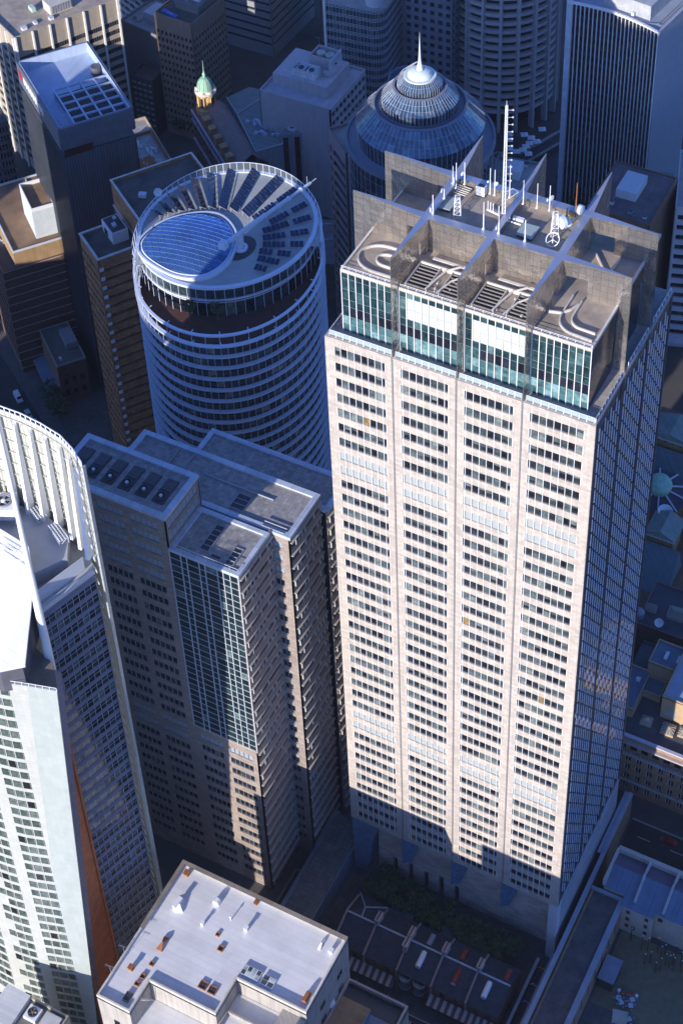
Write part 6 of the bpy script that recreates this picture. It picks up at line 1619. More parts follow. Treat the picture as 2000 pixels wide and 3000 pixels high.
def grey_roofs():
    GRY = solid('grey green roof sheet', (.20, .235, .225), .7, var=.14, scale=.25, tile=(40, .8, .03, 0.0), flat=True, joint=.9)
    WL = solid('grey fluted wall', (.30, .31, .34), .8, var=.1, streak=.2)
    rt = root('grey_roofed_block', 'rambling grey green roofed block with angled hips behind the oval tower', 'building', (0, 0, 0))
    pts = dict(a=(-176.7, 241.1), b=(-171.9, 249.8), c=(-161.3, 248.3), d=(-151.4, 247.7), e=(-151.4, 238.5), f=(-167.9, 233.9), g=(-150.6, 217.0), h=(-143.9, 225.0))
    b = MB(); b.prism([pts['g'], pts['h'], pts['e'], pts['d'], pts['b'], pts['a'], pts['f']], 0, 32.9); b.build('wall', WL, rt)
    b = MB()
    def Z(k, z): return (*pts[k], z)
    b.face([Z('a', 33), Z('f', 33), Z('c', 35.5), Z('b', 33.6)]); b.face([Z('f', 33), Z('e', 33.4), Z('d', 33.8), Z('c', 35.5)]); b.face([Z('f', 33), Z('g', 33), Z('h', 33), Z('e', 33.4)])
    b.build('roof_sheets', GRY, rt)
    b = MB()
    for p, q in (('a', 'f'), ('f', 'g'), ('g', 'h'), ('h', 'e'), ('f', 'c'), ('e', 'd')): b.tube(Z(p, 33.3), Z(q, 33.6 if q != 'c' else 35.6), .16, 4)
    b.build('ridge_trim', PALE, rt)
    b = MB(); random.seed(11)
    for i in range(26):
        t, s_ = random.random(), random.random()
        p = Vector(pts['f']).lerp(Vector(pts['g']), .15 + .5 * t).lerp(Vector(pts['e']).lerp(Vector(pts['h']), .15 + .5 * t), .15 + .7 * s_); k = random.uniform(.3, 1)
        b.box(p.x - k, p.x + k, p.y - .4, p.y + .4, 33.1, 33.8 + k * .6)
    b.build('roof_machinery', solid('blue white machines', (.45, .52, .60), .5, var=.2), rt)
    rt2 = root('fluted_wall_block', 'tall grey block with dark vertical strips and blue rooftop fans', 'building', (0, 0, 0))
    p = [(-146.0, 226.0), (-131.5, 235.4), (-130, 247.5), (-146, 247.0)]
    b = MB(); b.prism(p, 0, 36.0); b.build('wall', WL, rt2)
    u = Vector((14.5, 9.4)).normalized()
    for i in range(4): b = MB(); b.fbox(p[0], (u.x, u.y), 1.4 + i * 4.1, 3.3 + i * 4.1, 0, .15, 0, 34.5); b.build('dark_strip', WINS, rt2)
    b = MB(); b.face([(x, y, 36.05) for x, y in inset(p, .3)]); b.build('roof', GRY, rt2)
    for i, (x, y) in enumerate(((-143, 231), (-138.8, 233.6), (-134.6, 236.4))): b = MB(); b.box(x - 1.6, x + 1.6, y - 1.2, y + 1.2, 36.06, 37.2, 0); b.lathe(x, y, [(1, 37.2), (1, 37.5), (.7, 37.4), (0, 37.25)], 12, 1); b.build('fan_unit', [PALE, DARKM], rt2)
    b = MB()
    for i in range(16): x, y = random.uniform(-144, -132), random.uniform(237, 245); b.box(x, x + random.uniform(.5, 2.4), y, y + random.uniform(.4, .9), 36.06, 36.8)
    b.build('blue_machinery', solid('pale blue machines', (.30, .48, .62), .5, var=.2), rt2)
    t = root('steel_roof_frame', 'open pale blue steel frame over the low roofs beside the oval tower', 'frame', (-113.5, 190, 0))
    b = MB()
    for z, y in ((24, 0), (24, 9)):
        b.tube((-14, y - 2, z), (10, y + 8, z), .22, 4)
    for i in range(5): x = -14 + 6 * i; y = -2 + 2.5 * i; b.tube((x, y, 24), (x, y + 9, 24), .16, 4); b.tube((x, y, 0), (x, y, 24), .16, 4)
    b.build('frame', solid('blue steel', (.22, .34, .55), .5), t)
    b = MB(); b.prism([(-20, -8), (14, 4), (6, 26), (-28, 14)], 0, 17); b.build('low_roof', CONCD, t)
grey_roofs()

def copper_dome_building():
    u = Vector((23.2, -19.2)).normalized(); ang = math.atan2(u.y, u.x)
    rt = root('copper_domed_corner_building', 'red sandstone corner building with a copper green dome over a golden colonnade', 'building', (-187.4, 234.0, 5.0), ang)
    RS = solid('red sandstone', (.26, .13, .08), .85, var=.2, tile=(.9, .5, .04), joint=.7)
    b = MB(); b.box(0, 42, 0, 14, -5, 24.0); b.build('wall', RS, rt)
    b = MB()
    for k in range(5):
        for j in range(13): b.fquad((0, 0), (1, 0), 1.5 + j * 3.1, 2.9 + j * 3.1, .03, 2.5 + k * 4.4, 5.2 + k * 4.4)
    tag(b.build('window', WIND, rt), kind='stuff')
    b = MB()
    for z in (10.5, 19.5, 23.4): b.fbox((-.4, 0), (1, 0), 0, 42.4, 0, .7, z, z + .6)
    b.build('cornice', solid('blue grey cornice', (.36, .38, .44), .8), rt)
    TR = solid('terracotta grey roof tiles', (.28, .215, .20), .85, var=.12, tile=(.7, .5, .05), joint=.65)
    b = MB(); x0 = 6
    b.face([(x0, 1, 24.1), (42, 1, 24.1), (42, 8, 30), (x0, 8, 30)]); b.face([(42, 14, 24.1), (x0, 14, 24.1), (x0, 8, 30), (42, 8, 30)]); b.face([(x0, 14, 24.1), (x0, 1, 24.1), (x0, 8, 30)])
    b.build('tiled_roof', TR, rt)
    for j in range(5):
        b = MB(); x = 11 + j * 6; b.box(x, x + 2.2, .3, 2.6, 24.1, 27.2); b.prism([(x - .2, .2), (x + 2.4, .2), (x + 2.4, 2.8), (x - .2, 2.8)], 27.2, 27.7); b.build('dormer', BRICKO, rt)
    cx, cy = 3.2, 4.8
    GS = solid('golden sandstone', (.62, .40, .17), .8, var=.12)
    b = MB(); b.lathe(cx, cy, [(4.2, 24), (4.2, 26.2), (3.6, 26.6), (3.2, 26.8)], 8); b.lathe(cx, cy, [(2.7, 26.5), (2.7, 33.2)], 16); b.build('drum', GS, rt)
    for i in range(8):
        a = 2 * PI * i / 8 + .2
        b = MB(); x, y = cx + 3.3 * math.cos(a), cy + 3.3 * math.sin(a); b.tube((x, y, 26.7), (x, y, 32.0), .34, 8, .28); b.box(x - .5, x + .5, y - .5, y + .5, 32.0, 32.9); b.build('column', GS, rt)
    for i in range(4):
        a = 2 * PI * i / 4 + .6; x, y = cx + 2.72 * math.cos(a), cy + 2.72 * math.sin(a)
        b = MB(); b.tube((x - .1 * math.cos(a), y - .1 * math.sin(a), 27.4), (x - .1 * math.cos(a), y - .1 * math.sin(a), 31), .6, 8); b.build('arched_window', WIND, rt)
    b = MB(); b.lathe(cx, cy, [(2.7, 32.6), (4.0, 32.9), (4.1, 33.4), (3.4, 33.6), (3.0, 34.4)], 16)
    for i in range(8): a = 2 * PI * i / 8 + .2; b.box(cx + 3.6 * math.cos(a) - .35, cx + 3.6 * math.cos(a) + .35, cy + 3.6 * math.sin(a) - .35, cy + 3.6 * math.sin(a) + .35, 33.4, 34.3)
    b.build('stone_ring', solid('white stone', (.70, .64, .55), .7), rt)
    b = MB(); prof = [(3.05 * math.cos(t), 34.3 + 5.0 * math.sin(t)) for t in [PI / 2 * i / 10 for i in range(10)]]; b.lathe(cx, cy, prof + [(.55, 39.3), (.5, 40.2), (.75, 40.4), (.35, 41.2), (.15, 42), (.06, 46.5)], 24); b.build('copper_dome', GREENR, rt, smooth=True)
    b = MB()
    for i in range(12):
        a = 2 * PI * i / 12; b.path([(cx + (r + .05) * math.cos(a), cy + (r + .05) * math.sin(a), z) for r, z in prof], .06, 4)
    b.build('dome_ribs', solid('dark copper ribs', (.16, .27, .20), .7), rt)
copper_dome_building()

# ---------------------------------------------------------------- unseen towers added to cast shade into the picture
def shade_tower(lab, x0, x1, y0, y1, H, wall=None):
    box_tower('neighbouring_tower', lab, (x0, y0), 0, x1 - x0, y1 - y0, H, wall or CONC, [WIND, GREYM], grid(H, 4, 4.0, 2.2, x1 - x0, max(2, round((x1 - x0) / 8)), .8, .6, 4), None, CONC, cap=24, clutter=False)
shade_tower('unseen tower added left of the white curved tower to shade the oval tower', -100.5, -80.4, -75, -50, 152)
shade_tower('unseen broad tower added beyond the left edge to shade the ribbed tower', -188, -115, -45, -20, 157)
shade_tower('unseen low block added beyond the left edge to shade the street at left', -216, -188.1, -45, -20, 88)
shade_tower('unseen slender tower added at far left to shade the brown concrete tower', -240, -221, -45, -20, 150)
shade_tower('unseen tallest tower added at left to shade the round tower', -165, -110, -130, -100, 225)
shade_tower('unseen block added below the picture to shade the stone tower foot', 16, 25, -112, -98, 58)
shade_tower('unseen long block added below the right corner to shade the low buildings', 25.2, 135, -112, -98, 67)

# ---------------------------------------------------------------- right hand side: low old buildings
TAN = solid('tan painted render', (.44, .31, .19), .85, var=.12, streak=.12)
TANR = solid('dark roof felt', (.07, .075, .085), .9, var=.25, scale=.25)
def sandstone_block():
    rt = root('sandstone_street_building', 'long orange brown sandstone building with arched top windows along the shaded street', 'building', (46, 52.5, 0))
    SS = solid('orange brown sandstone', (.34, .195, .115), .85, var=.15, tile=(1.2, .55, .03), joint=.75)
    L = 46.0
    fc = Facade(rt, [SS, solid('pale cornice stone', (.40, .36, .36), .8)], [WIND, WPIL])
    fc.panel((0, 0), (1, 0), L, 0, 25, [(2, 4.6), (6.4, 8.8), (10.4, 12.8), (14.2, 16.4)], evenly(L, 15, 1.5, 1.2), npan=2, t=.35)
    for z, d in ((17.6, .9), (22.6, 1.0), (5.4, .4)): fc.wall.fbox((0, 0), (1, 0), 0, L, 0, d, z, z + .55, 1)
    for i in range(70): fc.wall.fbox((0, 0), (1, 0), .3 + i * .65, .5 + i * .65, .1, .75, 18.15, 19.0, 1)
    fc.wall.fbox((0, 22), (0, -1), 0, 22, -.3, 0, 0, 25)
    fc.finish('stone_wall', sort=lambda t: -t[7])
    for i in range(15):
        x = 2.2 + i * 3.0
        b = MB(); pts = [(x + 1.0 + .9 * math.cos(t), 20.5 + .9 * math.sin(t)) for t in [PI * k / 8 for k in range(9)]]; b.face([(x + .1, -.02, 19.5), (x + 1.9, -.02, 19.5)] + [(a, -.02, z) for a, z in pts]); b.build('arched_window', WIND, rt)
    b = MB(); b.box(0, L, -.6, 0.3, 25, 25.5); b.build('roof_coping', solid('lilac grey coping', (.40, .42, .50), .7), rt)
    b = MB(); b.face([(0, .3, 24.4), (L, .3, 24.4), (L, 30, 24.4), (0, 30, 24.4)]); b.box(0, L, 30, 30.3, 0, 25); b.build('roof', TANR, rt)
    M = rt.matrix_basis
    def pyr(lab, u, v, s):
        p = P(u, v, 24.4); t = root('glass_roof_light', lab, 'skylight', tuple(p), .05, 'star patterned roof lights')
        b = MB(); b.box(-s, s, -s, s, 0, .7); b.build('curb', TAN, t)
        b = MB()
        for i in range(4):
            a0, a1 = PI / 4 + PI / 2 * i, PI / 4 + PI / 2 * (i + 1); k = s * 1.41
            b.face([(k * math.cos(a0), k * math.sin(a0), .7), (k * math.cos(a1), k * math.sin(a1), .7), (0, 0, 1.5)])
        b.build('panes', solid('dusty roof glass', (.22, .21, .16), .35, var=.2), t)
        b = MB()
        for i in range(12):
            a = 2 * PI * i / 12; k = min(s / max(abs(math.cos(a)), 1e-6), s / max(abs(math.sin(a)), 1e-6)); b.tube((k * math.cos(a), k * math.sin(a), .75), (0, 0, 1.56), .08, 4)
        b.build('ribs', CREAM, t)
    pyr('star patterned roof light nearer the stone tower', 1892, 2115, 1.5); pyr('larger star patterned roof light in the middle of the dark roof', 1955, 2140, 1.8)
    pyr('star patterned roof light cut by the right edge of the photo', 2003, 2150, 1.5)
    def blk(name, lab, x0, x1, y0, y1, z0, z1, wall=TAN, roofm=ROOFBD):
        t = root(name, lab, 'building', (x0, y0, 0)); w, d = x1 - x0, y1 - y0
        b = MB(); b.box(0, w, 0, d, z0, z1); b.build('wall', wall, t)
        b = MB(); b.face([(.3, .3, z1 + .02), (w - .3, .3, z1 + .02), (w - .3, d - .3, z1 + .02), (.3, d - .3, z1 + .02)]); b.build('roof', roofm, t)
        b = MB(); b.ring([(0, 0), (w, 0), (w, d), (0, d)], .3, z1 - .3, z1 + .5); b.build('parapet', wall, t)
        return t
    t = blk('tan_roof_block', 'tan block with a blue roof and two louvred hatches, right of the stone tower', 51.2, 60, 71.5, 79.5, 0, 32)
    for x in (3.2, 6.6): b = MB(); b.box(x, x + .9, 2.5, 5, 32.03, 32.6); b.build('louvred_hatch', PALE, t)
    blk('tan_terrace_block', 'low tan block with a blue flat roof below the louvred hatches', 50.5, 57, 66, 71.4, 0, 26.5)
    t = blk('tan_corner_block', 'tan walled block with a plain dark blue roof touching the stone tower', 44, 52.2, 58.5, 72, 0, 27.5, TAN, ROOFBD)
    b = MB(); b.box(5.5, 6.6, 9, 9.9, 27.5, 28.6); b.build('roof_box', PALE, t)
    t = blk('tan_step_block', 'tall tan block with a grey vent at the right edge of the photo', 58.5, 74, 62, 80, 0, 33, TAN, ROOFBL)
    b = MB(); b.fquad((0, 0), (1, 0), 1.2, 4, .05, 26, 28.4); b.build('grey_vent', solid('grey vent', (.3, .33, .36), .6), t)
    t = blk('curved_gable_block', 'dark brick block with a curved gable behind the tan roofs', 42, 60, 88, 104, 0, 24, solid('red brown brick', (.20, .12, .10), .85, var=.15), TANR)
    def rect_lt(lab, u, v, s, z): 
        p = P(u, v, z); t = root('glass_roof_light', lab, 'skylight', tuple(p), .1, 'star patterned roof lights')
        b = MB(); b.box(-s, s, -s * .7, s * .7, 0, 1.1); b.build('curb', CONC, t); b = MB(); b.face([(-s, -s * .7, 1.12), (s, -s * .7, 1.12), (s * .6, 0, 2.0), (-s * .6, 0, 2.0)]); b.face([(s, s * .7, 1.12), (-s, s * .7, 1.12), (-s * .6, 0, 2.0), (s * .6, 0, 2.0)]); b.build('panes', solid('dusty roof glass', (.22, .21, .16), .35), t)
    rect_lt('large grey roof light beside the white dish', 1985, 1805, 3.0, 24); rect_lt('small grey roof light left of the white dish', 1905, 1785, 1.6, 24)
    t = root('satellite_dish', 'white satellite dish on the dark roof right of the stone tower', 'dish', tuple(P(1927, 1838, 24.1)), 0, 'dishes on rooftops'); dish_parts(t, 1.25, (.2, -.6, .75))
    t = root('round_roof_tank', 'grey round tank on the roof beside the stone tower edge', 'tank', tuple(P(1872, 1805, 24.1))); b = MB(); b.lathe(0, 0, [(1.3, 0), (1.3, 1.8), (1.0, 2.0), (0, 2.1)], 16); b.build('shell', GREYM, t); b = MB(); b.lathe(0, 0, [(1.36, .8), (1.36, 1.0)], 16); b.build('band', DARKM, t)
sandstone_block()

def old_public_building():
    rt = root('green_domed_building', 'ochre stone building with green copper roofs and a shallow green dome', 'building', (0, 0, 0))
    OCH = solid('ochre stone', (.38, .235, .085), .85, var=.15, streak=.15)
    CUR = solid('green grey copper roof', (.22, .27, .23), .7, var=.16, scale=.4, tile=(.6, 40, .04, 0.0), joint=.75)
    TEAL = solid('teal ribbed roof', (.12, .175, .185), .7, var=.12, tile=(.6, 40, .05, 0.0), joint=.6)
    PUR = solid('dark slate roof', (.07, .055, .075), .8, var=.15)
    dx, dy = 31.0, 135.5
    b = MB(); b.box(18, 50, 98, 175, 0, 18); b.build('wall', BRICK, rt)
    b = MB(); b.prism([(dx + 8.5 * math.cos(2 * PI * i / 10), dy + 8.5 * math.sin(2 * PI * i / 10)) for i in range(10)], 18, 24.6); b.build('lantern_wall', OCH, rt)
    b = MB()
    for i in range(10):
        a0, a1 = 2 * PI * i / 10, 2 * PI * (i + 1) / 10; b.face([(dx + 9 * math.cos(a0), dy + 9 * math.sin(a0), 24.6), (dx + 9 * math.cos(a1), dy + 9 * math.sin(a1), 24.6), (dx + 3.2 * math.cos(a1), dy + 3.2 * math.sin(a1), 26.0), (dx + 3.2 * math.cos(a0), dy + 3.2 * math.sin(a0), 26.0)])
    b.build('slate_skirt', PUR, rt)
    b = MB()
    for i in range(10): a0 = 2 * PI * i / 10; b.tube((dx + 9 * math.cos(a0), dy + 9 * math.sin(a0), 24.7), (dx + 3.4 * math.cos(a0), dy + 3.4 * math.sin(a0), 26.1), .28, 4)
    b.build('white_hip', PALE, rt)
    b = MB(); b.lathe(dx, dy, [(3.3, 25.6), (3.3, 27.4), (3.7, 27.6), (3.6, 28.2), (2.9, 29.4), (1.6, 30.2), (0, 30.5)], 28); b.build('copper_dome', GREENR, rt, smooth=False)
    b = MB()
    for i in range(20): a = 2 * PI * i / 20; b.tube((dx + 3.4 * math.cos(a), dy + 3.4 * math.sin(a), 25.7), (dx + 3.4 * math.cos(a), dy + 3.4 * math.sin(a), 27.4), .12, 4)
    b.build('lantern_columns', CREAM, rt)
    def pavilion(x0, x1, y0, y1, zb, ze, zr, wallm):
        b = MB(); b.box(x0, x1, y0, y1, zb, ze); b.build('pavilion_wall', wallm, rt)
        b = MB(); o = .8; ym = (y0 + y1) / 2; xm = (x0 + x1) / 2
        b.face([(x0 - o, y0 - o, ze), (xm, y0 - o, zr), (xm, y1 + o, zr), (x0 - o, y1 + o, ze)]); b.face([(xm, y0 - o, zr), (x1 + o, y0 - o, ze), (x1 + o, y1 + o, ze), (xm, y1 + o, zr)])
        b.face([(x0 - o, y0 - o, ze - .3), (x1 + o, y0 - o, ze - .3), (xm, y0 - o, zr)]); b.build('copper_roof', CUR, rt)
        b = MB(); b.box(x0 - o, x1 + o, y0 - o - .2, y0 - o + .1, ze - .5, ze); b.build('pale_eave', solid('pale eave', (.42, .47, .44), .7), rt)
        for i in range(6): x = x0 + (x1 - x0) * (i + .5) / 6; b = MB(); b.tube((x, y0 - .05, ze - 1.6), (x, y0 + .1, ze - 1.6), .42, 10); b.build('round_window', WIND, rt)
    pavilion(20, 34, 155, 163, 18, 26.5, 29, OCH); pavilion(33.8, 41.5, 118.5, 126, 18, 26.0, 28.6, OCH)
    b = MB()
    for x0, x1, y0, y1 in ((33, 45, 104, 117.5), (20, 36, 146, 153.5)):
        b = MB(); b.face([(x0, y0, 18.2), (x1, y0, 18.2), (x1 - 1, y1, 23.5), (x0 + 1, y1, 23.5)]); b.face([(x1, y0, 18.2), (x1, y1, 18.2), (x1 - 1, y1, 23.5)]); b.face([(x0, y1, 18.2), (x0, y0, 18.2), (x0 + 1, y1, 23.5)]); b.build('teal_roof', TEAL, rt)
    b = MB(); b.box(17.5, 50.5, 97.2, 98, 17.2, 18.4); b.build('pale_gutter', solid('lilac gutter', (.42, .45, .55), .7), rt)
    for k in range(3):
        for j in range(6): b = MB(); b.fquad((18, 98), (1, 0), 15 + j * 2.9, 16.4 + j * 2.9, .04, 2.5 + k * 5, 5.5 + k * 5); b.build('window', WIND, rt)
    t = root('white_access_tower', 'white lift frame beside the green dome at the right edge', 'frame', (43, 128, 0)); b = MB(); b.box(0, 5, 0, 7, 18, 27); b.build('walls', WHITE, t); b = MB(); b.box(.3, 4.7, .3, 6.7, 27, 27.1); b.build('roof', PALE, t)
    t = root('satellite_dish', 'large white flat dish beside the teal roof', 'dish', tuple(P(1945, 1517, 24)), 0, 'dishes on rooftops'); dish_parts(t, 2.2, (.1, -.2, 1))
old_public_building()

def museum_row():
    # long brown roof between pale walls beside the stone tower
    SW = solid('brown sandstone garden wall', (.36, .235, .15), .85, var=.15, tile=(1.4, .6, .04), joint=.7)
    CP = solid('grey blue stone capping', (.33, .35, .40), .8, var=.12)
    rt = root('long_brown_roofed_wing', 'long narrow wing with a mottled brown roof beside the pale tower plinth', 'building', (0, 0, 0))
    b = MB(); b.box(58.6, 67.2, -60, 17.2, 0, 9.4); b.build('wall', SW, rt)
    b = MB(); b.face([(59.2, -60, 9.45), (66, -60, 9.45), (66, 16.6, 9.45), (59.2, 16.6, 9.45)]); b.build('roof', solid('mottled brown roof', (.115, .10, .095), .95, var=.35, scale=.35, bump=.2), rt)
    b = MB(); b.box(65.9, 67.3, -60, 17.4, 9.4, 10.2); b.box(58.4, 65.9, 16.6, 17.4, 9.4, 10.15); b.build('coping', CP, rt)
    for i in range(24): 
        if i % 2: b = MB(); b.fquad((67.2, -40 + i * 2.2), (0, 1), 0, .5, .03, 4, 8.6); b.build('slit_window', WIND, rt)
    t = root('stone_boundary_wall', 'tall brown stone wall with blue grey capping along the tower plinth', 'wall', (0, 0, 0))
    b = MB(); b.box(57.5, 58.3, -30, 45.5, 0, 11.2); b.build('wall_body', SW, t)
    b = MB(); b.box(57.3, 58.4, -30, 45.6, 11.2, 11.5); b.box(56.2, 57.3, 26, 45.6, 10.8, 11.2); b.build('capping', CP, t)
    b = MB(); b.box(57.0, 58.2, -60, -30, 0, 9.2); b.box(55.6, 57.2, -40, -1, 0, 4.6); b.build('low_wall', CP, t)
    b = MB(); b.box(56.4, 57.2, 28, 43, 10.7, 10.85); b.build('slot_grille', DARKM, t)
    # blue roofed building on the street
    rt = root('blue_roofed_terrace', 'cream walled building with a blue sheet roof split by pale party walls', 'building', (61.2, 14.0, 0))
    CW = solid('cream stucco wall', (.50, .44, .36), .85, var=.1, streak=.12)
    b = MB(); b.box(0, 5.4, 4.0, 15, 0, 11.0); b.box(5.5, 14.0, 1.0, 15, 0, 11.0); b.box(14.1, 40, 2.6, 15, 0, 11.0); b.build('wall', CW, rt)
    BR_ = solid('blue standing seam roof', (.15, .21, .30), .55, var=.12, tile=(.55, 60, .03, 0.0), flat=True, joint=.85)
    b = MB(); b.face([(0, 3.7, 11.05), (5.5, 3.7, 11.05), (5.5, .7, 11.05), (14, .7, 11.05), (14, 2.3, 11.05), (40, 2.3, 11.05), (40, 9.5, 13.2), (0, 9.5, 13.2)])
    b.build('blue_roof', BR_, rt)
    b = MB(); b.face([(0, 9.5, 13.2), (40, 9.5, 13.2), (40, 14, 11.6), (0, 14, 11.6)]); b.build('rear_roof', solid('lilac slate', (.15, .13, .17), .8, var=.15), rt)
    for x in (8.2, 15.6, 23): b = MB(); b.hexa([(x, 3, 11.1), (x + .6, 3, 11.1), (x + .6, 14.5, 11.1), (x, 14.5, 11.1), (x, 3, 11.9), (x + .6, 3, 11.9), (x + .6, 9.6, 14.2), (x, 9.6, 14.2)]); b.box(x, x + .6, 9.6, 14.5, 11.1, 13.6); b.build('party_wall', solid('pale party wall', (.52, .50, .46), .8), rt)
    b = MB(); b.box(-.2, 40, 14, 15.1, 11, 13.2); b.box(-.4, .3, 4, 14, 11, 13.6); b.build('parapet', CREAM, rt)
    for x, z in ((7.2, 8.3), (7.2, 5.2), (7.2, 2.1), (8.9, 2.1), (12.0, 8.3), (12.0, 5.2), (12.0, 2.1)): b = MB(); b.fquad((0, 1.0), (1, 0), x, x + .95, .03, z, z + 1.5); b.build('window', solid('dark red sash', (.05, .03, .035), .4), rt)
    b = MB(); b.fquad((0, 2.6), (1, 0), 14.9, 16.1, .03, 8, 9.7); b.build('window', solid('dark red sash', (.05, .03, .035), .4), rt)
    # kiosk
    t = root('grey_kiosk', 'small kiosk with a flat lilac grey roof beside the long brown wing', 'kiosk', (68.0, -1.6, 0)); b = MB(); b.box(0, 3.6, 0, 6.2, 0, 4.2); b.build('walls', DARKM, t); b = MB(); b.box(-.3, 3.9, -.3, 6.5, 4.2, 4.5); b.build('roof', solid('lilac roof', (.28, .28, .33), .7), t)
    # memorial poles
    first = None; random.seed(21)
    spots = [(1850, 2724), (1882, 2742), (1900, 2748), (1930, 2748), (1939, 2773), (1950, 2768), (1952, 2795), (1963, 2800), (1972, 2798), (1976, 2806), (1907, 2789), (1890, 2795), (1937, 2808), (1922, 2820), (1998, 2790), (1998, 2815), (1983, 2770)]
    wl = ['carved timber pole standing alone near the kiosk', 'timber pole at the left of the pole group, near the wall', 'timber pole second from the left by the cream wall', 'timber pole farthest back in front of the cream wall', 'timber pole behind the middle of the pole group', 'leaning dark timber pole right of the group centre', 'timber pole in the centre of the pole cluster', 'timber pole right of centre with a bright tip', 'timber pole right of centre, beside its twin', 'timber pole at the right side of the cluster', 'timber pole left of centre on the yellow gravel', 'shorter timber pole at the left front of the group', 'timber pole at the front centre of the cluster', 'lowest timber pole at the front of the group', 'timber pole at the right edge of the photo', 'front timber pole at the right edge of the photo', 'tall timber pole right behind the cluster']
    for (u, v), lab in zip(spots, wl):
        h = random.uniform(4.5, 6.5); p = P(u, v, h); p.z = 0
        if first is None:
            first = root('timber_pole', lab, 'pole', tuple(p), 0, 'timber poles in the gravel court')
            b = MB(); b.tube((0, 0, 0), (0, 0, 5.5), .17, 7, .13); b.build('trunk', BARK, first)
            b = MB(); b.lathe(0, 0, [(.16, 5.45), (.16, 5.7), (0, 5.75)], 8); b.build('metal_cap', WHITE, first)
        else: dup(first, tuple(p), 0, lab, (1, 1, h / 5.5))
    # cafe furniture and sail
    first = None
    for (u, v), lab in zip(((1811, 2922), (1818, 2936), (1851, 2928), (1846, 2945), (1841, 2985)), ('cafe table nearest the white sun shade posts, upper left', 'cafe table second from the top in the left row', 'cafe table at the top of the right row', 'cafe table in the middle of the right row', 'cafe table at the bottom of the right row')):
        p = P(u, v, .8); p.z = 0
        if first is None:
            first = root('cafe_table', lab, 'table', tuple(p), .4, 'cafe tables on the plaza')
            b = MB(); b.box(-.6, .6, -.6, .6, .72, .78); b.build('table_top', PALE, first); b = MB(); b.tube((0, 0, 0), (0, 0, .72), .06, 6); b.build('pedestal', GREYM, first)
            for k in range(4): 
                a = PI / 2 * k; b = MB(); x, y = 1.0 * math.cos(a), 1.0 * math.sin(a); b.box(x - .22, x + .22, y - .22, y + .22, 0.42, .47); b.box(x - .22 + .2 * math.cos(a), x + .22 + .2 * math.cos(a), y - .22 + .2 * math.sin(a), y + .22 + .2 * math.sin(a), .47, .85); b.build('chair', GREYM, first)
        else: dup(first, tuple(p), random.random(), lab)
    first = None
    for (u, v), lab, m in (((1812, 2901), 'white planter ball at the left end of the row', 0), ((1824, 2906), 'leftmost red planter ball of the row', 1), ((1838, 2909), 'middle red planter ball of the row', 1), ((1850, 2911), 'rightmost red planter ball of the row', 1), ((1863, 2917), 'white planter ball at the right end of the row', 0)):
        p = P(u, v, .8); p.z = 0; t = root('round_planter', lab, 'planter', tuple(p), 0, 'row of round planters'); b = MB(); b.lathe(0, 0, [(.3, 0), (.4, .5), (.3, .55)], 10); b.build('pot', PALE, t); b = MB(); b.sphere((0, 0, .9), .48, 8); b.build('ball', solid('red flowers', (.55, .06, .03), .8) if m else WHITE, t)
    t = root('shade_sail', 'cream shade sail stretched over posts at the bottom right', 'shade sail', tuple(P(1822, 2970, 3)), 0)
    c = [P(1795, 2955, 3.2), P(1838, 2965, 2.8), P(1833, 3010, 3.2), P(1790, 2995, 2.8)]; o = t.location.copy()
    b = MB(); n = 8
    def bl(s, r): q = c[0].lerp(c[1], s).lerp(c[3].lerp(c[2], s), r); q = q - o; q.z -= .5 * (1 - (2 * s - 1) ** 2) * (1 - (2 * r - 1) ** 2) * .6; return tuple(q)
    for i in range(n):
        for j in range(n): b.face([bl(i / n, j / n), bl((i + 1) / n, j / n), bl((i + 1) / n, (j + 1) / n), bl(i / n, (j + 1) / n)])
    b.build('sail', solid('cream sail cloth', (.48, .42, .33), .8), t)
    for q in c: b = MB(); q = q - o; b.tube((q.x, q.y, -o.z), tuple(q), .07, 5); b.build('post', PALE, t)
museum_row()

